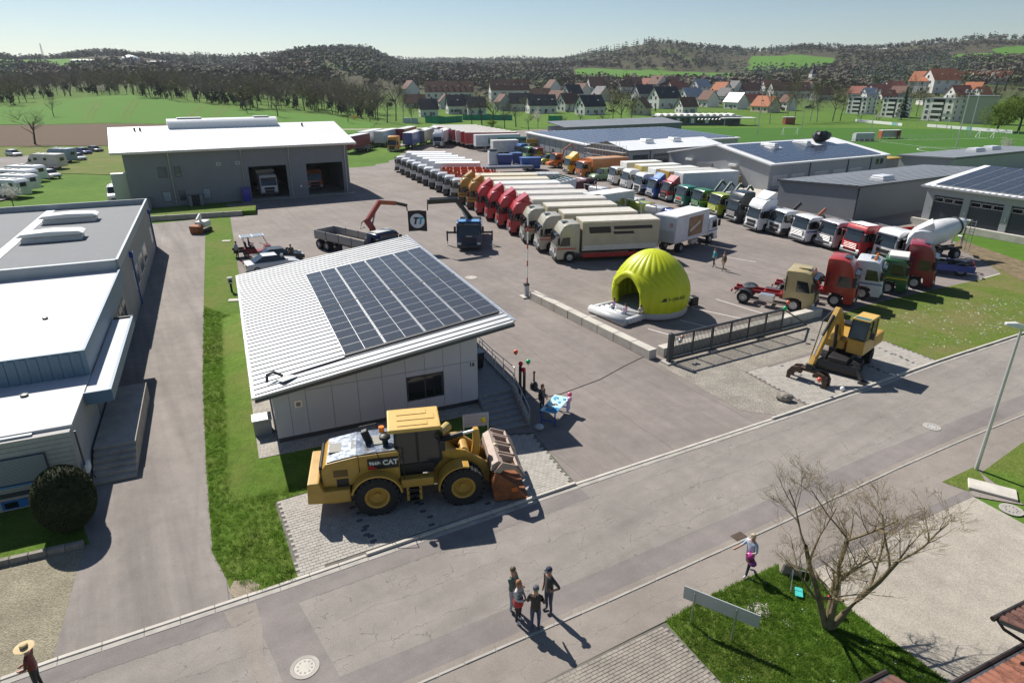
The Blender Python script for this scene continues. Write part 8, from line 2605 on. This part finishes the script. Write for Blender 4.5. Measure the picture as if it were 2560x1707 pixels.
# bare tree in front, hedge ball, tiled roofs
TR = thing('bare_tree', 'large bare tree with yellowish lichen twigs on the near lawn', 'tree', (9.99, 15.22, 0))
q = random.Random(11)
trk, crn = MB(), MB()
def grow(p, d, L, r, lev):
    pts, rad = [p], [r]
    n = 4 if lev < 2 else 3
    for i in range(n):
        d = (d + Vector((q.uniform(-1, 1), q.uniform(-1, 1), q.uniform(-.35, .75))) * (.13 + .05 * lev)).normalized()
        p = p + d * (L / n)
        pts.append(p); rad.append(max(.0035, r * (1 - .5 * (i + 1) / n)))
    (trk if lev < 2 else crn).tube(pts, rad, (9, 7, 5, 4, 3, 3)[lev], caps=False)
    if lev == 5: return
    for k in range((4, 5, 5, 4, 2)[lev]):
        t_ = q.uniform(.3, 1)
        i = min(n - 1, int(t_ * n))
        a = q.uniform(0, 6.28)
        grow(pts[i].lerp(pts[i + 1], t_ * n - i), (d * q.uniform(.5, .9) + Vector((math.cos(a), math.sin(a), q.uniform(-.15, .4))) * .68).normalized(), L * q.uniform(.46, .64), rad[i] * q.uniform(.42, .58), lev + 1)
for dx, dy, L in ((-.36, .1, 3.3), (.08, .26, 3.0), (.46, -.02, 3.2), (-.08, -.16, 2.2)):
    grow(Vector((dx * .12, dy * .12, -.05)), Vector((dx, dy, 1)).normalized(), L, .115, 0)
trk.build('trunk', bark_y, TR, smooth=True)
crn.build('crown', M('lichen_twigs', (.2, .15, .075), .9, var=.45, scale=1.5), TR)
HB_ = thing('hedge_ball', 'dark clipped egg shaped evergreen beside the factory', 'shrub', (-17.05, 20.2, 0))
b = MB().ball((0, 0, 1.3), (1.0, 1.0, 1.32), 26, 18)
q = random.Random(4)
b.v = [(x * q.uniform(.97, 1.03), y * q.uniform(.97, 1.03), z * q.uniform(.985, 1.015)) for x, y, z in b.v]
b.build('foliage_core', M('yew', (.022, .03, .01), .9, var=.4, scale=6, bump=1, bscale=30), HB_, smooth='all')
b = MB()
for _ in range(5200):
    v = Vector((q.gauss(0, 1), q.gauss(0, 1), q.gauss(0, 1))).normalized()
    c = Vector((v.x * 1.0, v.y * 1.0, 1.3 + v.z * 1.32)); e = Vector((q.gauss(0, 1), q.gauss(0, 1), q.gauss(0, 1))).normalized() * .045
    b.add([c - e, c + v * .07, c + e], [(0, 1, 2)])
b.build('needles', M('yew_tips', (.045, .052, .014), .9, var=.5, scale=8), HB_)
CY((0, 0, 0), (0, 0, .5), .08, n=8).build('stem', bark, HB_)
sheet('hedge_bed', [(-25.12, 20.82), (-20.93, 21.6), (-18.78, 22.71), (-15.76, 19.17), (-18.45, 18.27), (-21.22, 16.57)], .01, grass_near, label='shaded planting bed beside the factory wall')
BW_ = thing('bed_wall', 'low mossy stone edging in front of the planting bed', 'wall', (0, 0, 0))
a, c = Vector((*(-19.56, 17.51), 0)), Vector((*(-15.9, 19.08), 0))
for k in range(7):
    BA(a.lerp(c, k / 7) + Vector((0, 0, .1)), a.lerp(c, (k + .97) / 7) + Vector((0, 0, .1)), .22, .26).build('edging_stone', rock_m, BW_, bevel=.02)
tile_m = M('clay_tiles', (.24, .095, .06), .85, var=.35, scale=3)
tile_d = M('old_clay_tiles', (.12, .055, .042), .85, var=.4, scale=3)
def tiled(name, label, p, a, L, W_, z, drop, mat, n):
    """pantile roof corner: rows of rounded tiles falling towards +y"""
    t = thing(name, label, 'roof', (*p, 0), R(a))
    MB().add([(0, 0, z), (L, 0, z), (L, W_, z - drop), (0, W_, z - drop), (0, 0, z - .12), (L, 0, z - .12), (L, W_, z - drop - .12), (0, W_, z - drop - .12)], [(0, 1, 2, 3), (7, 6, 5, 4), (0, 4, 5, 1), (1, 5, 6, 2), (2, 6, 7, 3), (3, 7, 4, 0)]).build('roof_deck', darkgrey, t)
    w, l = L / n, .34
    m = int(W_ / l)
    sl = -math.atan2(drop, W_)
    me = PZ([(w * .5 * math.cos(R(180 * k / 6)), .07 * math.sin(R(180 * k / 6))) for k in range(7)], 0, l + .05).mesh('roof_tile', mat, smooth=True)
    for i in range(n):
        for j in range(m):
            put('roof_tile', me, t, (w * (i + .5), j * l, z - drop * j * l / W_ + .01 + rnd.uniform(0, .008)), (sl, 0, 0))
    TU([(-.1, W_ + .08, z - drop - .02), (L, W_ + .08, z - drop - .02)], .075, 8).build('gutter', M('gutter_brown', (.035, .025, .022), .5), t)
    return t
t = tiled('tiled_roof', 'upper dark brown tiled roof corner at the right edge', (13.95, 11.6), 24, 2.6, 1.75, 3.0, .55, tile_d, 11)
TU([(.05, 1.8, 2.4), (.1, 1.6, 2.2), (.75, .55, 1.75), (.8, .5, .6)], .045, 8).build('downpipe', MATS['gutter_brown'], t, smooth=True)
tiled('tiled_roof', 'lower orange tiled roof in the bottom right corner', (12.2, 9.9), 24, 3.6, 2.2, 1.9, .55, tile_m, 15)
tiled('tiled_roof', 'small tiled roof tip at the bottom edge below the tree', (8.95, 9.85), 24, 1.35, 1.5, 2.55, .45, tile_d, 6)
# grass blades on the near lawns
def blades(name, label, poly, n, h, mat):
    x0, x1 = min(p[0] for p in poly), max(p[0] for p in poly); y0, y1 = min(p[1] for p in poly), max(p[1] for p in poly)
    pts = []
    while len(pts) < n:
        x, y = q.uniform(x0, x1), q.uniform(y0, y1)
        if inpoly(x, y, poly): pts.append((x, y, .02, q.uniform(.7, 1.6), q.uniform(.5, 1.5), q.uniform(0, 6.28)))
    b = MB()
    for k in range(5):
        a = k * 1.26
        b.add([(.03 * math.cos(a) - .012, .03 * math.sin(a), 0), (.03 * math.cos(a) + .012, .03 * math.sin(a), 0), (.075 * math.cos(a), .075 * math.sin(a), h)], [(0, 1, 2)])
    mass(name, label, b, pts, mat)
gb1 = leafy('grass_blade', (.12, .215, .03))
blades('grass', 'grass blades of the lawn under the bare tree', TREE_PLOT, 9000, .07, gb1)
LAWN = [(-17.72, 32.91), (-13.51, 23.9), (-10.96, 18.67), (-9.99, 17.47), (-8.65, 16.72), (-7.51, 17.39), (-9.74, 21.73), (-7.99, 22.79), (-13.71, 30.32), (-19.69, 43.28), (-23.67, 46.29)]
blades('grass', 'grass blades of the lawn strip beside the driveway', LAWN, 9000, .08, gb1)
blades('daisies', 'white daisies dotted over the near lawns', TREE_PLOT, 70, .04, white)
blades('daisies', 'white daisies dotted over the meadow plot', [(26.31, 43.28), (32.58, 46.86), (41.19, 48.84), (36.15, 42.06), (27.19, 37.07)], 300, .04, white)
# people
skin_m = M('skin', (.46, .26, .18), .6, var=.05)
JN = dict(pe=(0, 0, .93), sp=(0, 0, 1.13), ch=(-.01, 0, 1.36), ne=(0, 0, 1.51), hb=(.015, 0, 1.6), hd=(.02, 0, 1.7))
def person(label, pos, rz, h, shirt, pants, hair, pose=None, sleeve=None, shoes=(.05, .05, .05), cap=None, hat=False, long_hair=False, extra=None, hem=None, name='person'):
    J = dict(JN)
    for s, n in ((1, 'l'), (-1, 'r')):
        J.update({'s' + n: (0, s * .185, 1.42), 'e' + n: (-.03, s * .25, 1.14), 'w' + n: (.03, s * .25, .9), 'f' + n: (.06, s * .24, .83),
                  'h' + n: (0, s * .1, .9), 'k' + n: (.02, s * .11, .49), 'a' + n: (-.02, s * .11, .09), 't' + n: (.15, s * .125, .045)})
    J.update(pose or {})
    RD_ = dict(pe=.145, sp=.14, ch=.155, ne=.06, hb=.085, hd=.095, s=.075, e=.048, w=.034, f=.036, h=.1, k=.062, a=.045, t=.042)
    if h < 1.4: RD_.update(hd=.115, hb=.1)
    ed = [('pe', 'sp'), ('sp', 'ch'), ('ch', 'ne'), ('ne', 'hb'), ('hb', 'hd')]
    for n in 'lr':
        ed += [('ch', 's' + n), ('s' + n, 'e' + n), ('e' + n, 'w' + n), ('w' + n, 'f' + n), ('pe', 'h' + n), ('h' + n, 'k' + n), ('k' + n, 'a' + n), ('a' + n, 't' + n)]
    rad = {k: RD_.get(k, RD_.get(k[0], .05)) for k in J}
    for n, s in (('l', 1), ('r', -1)):                       # fingers and thumb
        f0, w0 = Vector(J['f' + n]), Vector(J['w' + n])
        d = (f0 - w0).normalized(); sd = d.cross(Vector((0, s, 0))).normalized() if abs(d.y) < .9 else Vector((0, 0, 1))
        for k in range(5):
            o = (k - 1.5) * .021 if k < 4 else -.045
            J['g%s%d' % (n, k)] = tuple(f0 + d * ((.085, .095, .09, .07, .03)[k]) + sd * o + Vector((0, -s * .015, 0)))
            rad['g%s%d' % (n, k)] = .0095
            ed.append(('f' + n if k < 4 else 'w' + n, 'g%s%d' % (n, k)))
    keys = list(J)
    me = bpy.data.meshes.new('body')
    me.from_pydata([J[k] for k in keys], [(keys.index(a), keys.index(b_)) for a, b_ in ed], [])
    o = bpy.data.objects.new('body', me)
    m_ = o.modifiers.new('skin', 'SKIN')
    for i, k in enumerate(keys):
        v = me.skin_vertices[0].data[i]; r = rad[k]
        v.radius = (r * (1.0 if k not in ('ch', 'sp', 'pe') else .82), r); v.use_root = k == 'pe'
    o.modifiers.new('sub', 'SUBSURF').levels = 1
    bm_ = evaluated(o)
    mats = [skin_m, paint(shirt, .8), paint(pants, .85), paint(shoes, .6), paint(sleeve, .8) if sleeve else skin_m, paint(hem or shirt, .8)]
    bm_.materials.clear()
    for m_ in mats: bm_.materials.append(m_)
    part = {'ne': 0, 'hb': 0, 'hd': 0, 'sp': 1, 'ch': 1, 's': 1, 'e': 1, 'w': 4, 'f': 0, 'h': 2, 'k': 2, 'a': 2, 't': 3, 'g': 0}
    seg = [(Vector(J[a]), Vector(J[b_]), part.get(b_, part.get(b_[0], 0)), (rad[a] + rad[b_]) / 2) for a, b_ in ed]
    for p in bm_.polygons:
        c = p.center; best = (9, 0)
        for a, b_, mi, r in seg:
            ab = b_ - a; t_ = max(0, min(1, (c - a).dot(ab) / max(1e-6, ab.length_squared)))
            best = min(best, ((c - a - ab * t_).length - r, mi))
        mi = best[1]
        if mi == 2 and c.z > .97 and 'sit' not in (extra or ''): mi = 5
        p.material_index = mi; p.use_smooth = True
    t = thing(name, label, 'person', pos, R(rz))
    body = put('body', bm_, t); body.scale = (h / 1.78,) * 3
    k = h / 1.78
    hd = Vector(J['hd']) * k; hr = rad['hd'] * k
    f = MB()
    for s in (-1, 1):
        f.ball((hd.x + hr * .93, s * hr * .38, hd.z - hr * .15), hr * .13, 6, 4)
    f.build('eyes', black, t)
    PZ([(hr * .85, -.25 * hr), (hr * 1.25, -.55 * hr), (hr * .85, -.65 * hr)], -hr * .16, hr * .16).build('nose', skin_m, t, (hd.x, hd.y, hd.z))
    MB().cbox((hr * .9, 0, -hr * .95), (hr * .2, hr * .55, hr * .1)).build('mouth', paint((.3, .1, .09)), t, (hd.x, hd.y, hd.z))
    hm = paint(hair, .8)
    hb_ = MB().ball((-hr * .1, 0, hr * .18), (hr * 1.08, hr * 1.08, hr * 1.02), 14, 9)
    if not long_hair: hb_.v = [(x, y, max(z, -hr * .1 + (hr * .45 if x > 0 else -.2 * hr))) for x, y, z in hb_.v]
    else: hb_.v = [(x if x < hr * .55 else hr * .55, y, z - (hr * 1.0 if z < 0 and x < hr * .3 else 0)) for x, y, z in hb_.v]
    hb_.build('hair', hm, t, hd, smooth='all')
    if cap:
        g = MB().ball((0, 0, hr * .35), (hr * 1.14, hr * 1.12, hr * .95), 14, 8); g.v = [(x, y, max(z, hr * .32)) for x, y, z in g.v]
        g = g.build('cap', paint(cap, .8), t, hd, smooth='all')
        PZ([(hr * .8, hr * .35), (hr * 1.75, hr * .22), (hr * 1.75, hr * .28), (hr * .8, hr * .45)], -hr * .7, hr * .7).build('peak', paint(cap, .8), g, bevel=.01)
    if hat:
        straw = M('straw', (.58, .44, .25), .85, var=.15, scale=6)
        g = LA([(.24, .0), (.245, .012), (.1, .03), (.095, .12), (.05, .14), (.001, .135)], 24).build('straw_hat', straw, t, hd + Vector((0, 0, hr * .35)), smooth=True)
        LA([(.102, .03), (.1, .065)], 24, caps=False).build('hat_band', paint((.12, .1, .05)), g)
    return t
JEAN, DK = (.02, .035, .08), (.012, .012, .016)
PT = lambda **k: k
person('man in dark polo, navy cap and jeans, hand on hip, on the road', (1.19, 15.91, 0), 215, 1.8, (.035, .035, .04), JEAN, (.06, .05, .04), PT(el=(-.14, .36, 1.16), wl=(.02, .2, 1.02), fl=(.05, .15, 1.0)), cap=(.012, .018, .045))
person('man in dull green shirt pointing with his hand, on the road', (.02, 15.95, 0), -25, 1.78, (.06, .1, .08), (.36, .38, .42), (.1, .065, .04), PT(er=(.1, -.27, 1.18), wr=(.32, -.24, 1.16), fr=(.4, -.23, 1.15), el=(.05, .26, 1.15), wl=(.22, .22, 1.02), fl=(.28, .2, 1.0)))
w = person('woman in striped top with red jacket at her waist', (.2, 15.51, 0), -30, 1.66, (.55, .56, .58), DK, (.28, .12, .05), PT(el=(.04, .24, 1.14), wl=(.2, .12, 1.08), er=(.04, -.24, 1.14), wr=(.2, -.1, 1.06), fl=(.24, .06, 1.08), fr=(.24, -.04, 1.06)), sleeve=(.55, .56, .58), shoes=(.6, .6, .6), long_hair=True, hem=(.5, .03, .03))
for k in range(4):
    LA([(.15, 1.06 + k * .075), (.15, 1.09 + k * .075)], 16, caps=False).build('shirt_stripe', paint((.03, .04, .07), .8), w)
LA([(.155, .98), (.175, .8), (.165, .7)], 14, caps=False).build('tied_jacket', paint((.5, .03, .03), .8), w)
person('man in black vest over red shirt with grey cap, back to the viewer', (.73, 15.14, 0), 80, 1.74, (.015, .015, .016), (.03, .05, .12), (.2, .19, .18), PT(el=(.05, .27, 1.14), wl=(.22, .2, 1.04), er=(.05, -.27, 1.14), wr=(.22, -.2, 1.04), fl=(.28, .18, 1.04), fr=(.28, -.18, 1.04)), shoes=(.5, .5, .5), cap=(.07, .075, .09), hem=(.5, .03, .03))
w = person('woman walking with pink bags over her arm on the footway', (8.27, 17.66, 0), 215, 1.68, (.4, .46, .58), JEAN, (.5, .38, .26), PT(kl=(.16, .11, .52), al=(.26, .11, .1), tl=(.43, .12, .07), kr=(-.04, -.11, .5), ar=(-.34, -.11, .18), tr=(-.22, -.12, .07), er=(.1, -.3, 1.18), wr=(.26, -.42, 1.02), fr=(.32, -.46, .98), el=(.06, .26, 1.12), wl=(.22, .1, 1.06), fl=(.27, .06, 1.06)), shoes=(.45, .42, .4), long_hair=True)
for y, z, c in ((.1, .92, (.45, .03, .25)), (.16, .8, (.12, .01, .03)), (.24, .72, (.22, .02, .2))):
    MB().ball((.2, y, z), (.12, .15, .13), 10, 7).build('carried_bag', paint(c, .7), w, smooth='all')
t = person('person in dark red jacket and straw hat at the bottom left corner', (-13.35, 13.0, 0), 200, 1.7, (.16, .015, .02), DK, (.2, .15, .1), PT(el=(.06, .25, 1.14), wl=(.24, .16, 1.02), er=(.06, -.25, 1.14), wr=(.24, -.14, 1.0), fl=(.3, .12, 1.0), fr=(.3, -.1, 1.0)), sleeve=(.16, .015, .02), hat=True)
t.location.z = .0
WK = PT(kl=(.14, .11, .5), al=(.12, .11, .09), tl=(.28, .12, .05), kr=(-.02, -.11, .49), ar=(-.25, -.11, .14), tr=(-.13, -.12, .05))
t = person('walker in turquoise top with orange bag in the yard', (18.77, 57.56, 0), 200, 1.74, (.02, .3, .36), DK, (.08, .05, .03), WK)
MB().ball((-.15, -.12, 1.15), (.12, .16, .18), 8, 6).build('shoulder_bag', paint((.4, .12, .05), .7), t)
person('walker in brown jacket and beige trousers in the yard', (19.22, 56.21, 0), 205, 1.74, (.15, .1, .05), (.3, .24, .17), (.1, .08, .06), WK, sleeve=(.15, .1, .05))
person('woman in black coat standing behind the sales table', (1.55, 29.35, 0), -40, 1.66, (.01, .01, .011), JEAN, (.14, .06, .03), PT(wl=(.14, .2, .92), fl=(.2, .18, .9)), sleeve=(.01, .01, .011), long_hair=True, hem=(.01, .01, .011))
person('man in dark green shirt beside the black saloon', (-20.9, 59.0, 0), 120, 1.78, (.02, .035, .025), DK, (.12, .08, .05))
person('person in pale blue shirt standing at the cart', (-26.6, 60.3, 0), 60, 1.76, (.36, .44, .62), DK, (.04, .03, .03))
SIT = PT(kl=(.42, .12, .9), al=(.46, .12, .48), tl=(.6, .13, .45), kr=(.42, -.12, .9), ar=(.46, -.12, .48), tr=(.6, -.13, .45), el=(.12, .24, 1.16), wl=(.34, .18, 1.1), fl=(.4, .16, 1.1), er=(.12, -.24, 1.16), wr=(.34, -.18, 1.1), fr=(.4, -.16, 1.1))
person('driver in blue shirt seated in the cart', (*F((-26.1, 61.4), 28)(.3, .2), .12), 28, 1.72, (.05, .07, .22), DK, (.04, .03, .03), SIT, extra='sit')
for p, c, pc, lab, a in (((7.55, 44.75), (.42, .26, .44), (.3, .36, .44), 'girl in lilac top sitting on the igloo mat, left', 213), ((8.2, 43.4), (.55, .36, .46), (.22, .3, .42), 'girl in pink top sitting on the igloo mat, middle', 213), ((9.25, 43.15), (.52, .46, .44), DK, 'girl in pale shirt sitting at the igloo entrance', 235)):
    person(lab, (*p, -.1), a, 1.3, c, pc, (.06, .03, .02), SIT, extra='sit', long_hair=True, sleeve=c)
person('child in dark clothes and red cap inside the igloo', (*F((10.4, 45.75), 213)(-1.1, .2), .57), 213, 1.25, DK, DK, (.05, .03, .02), cap=(.5, .03, .02))
# haze
hz = BX(-5600, 5600, -140, 5100, -2, 165).build('haze')
tag(hz, 'thin bluish air over the valley', None, kind='stuff')
hm = bpy.data.materials.new('haze_air'); hm.use_nodes = True
nt = hm.node_tree; nt.nodes.clear()
pv_ = nt.nodes.new('ShaderNodeVolumePrincipled'); ot = nt.nodes.new('ShaderNodeOutputMaterial')
pv_.inputs['Color'].default_value = (.8, .88, 1.0, 1); pv_.inputs['Density'].default_value = .00007; pv_.inputs['Anisotropy'].default_value = .3
nt.links.new(pv_.outputs[0], ot.inputs['Volume'])
hz.data.materials.clear(); hz.data.materials.append(hm)
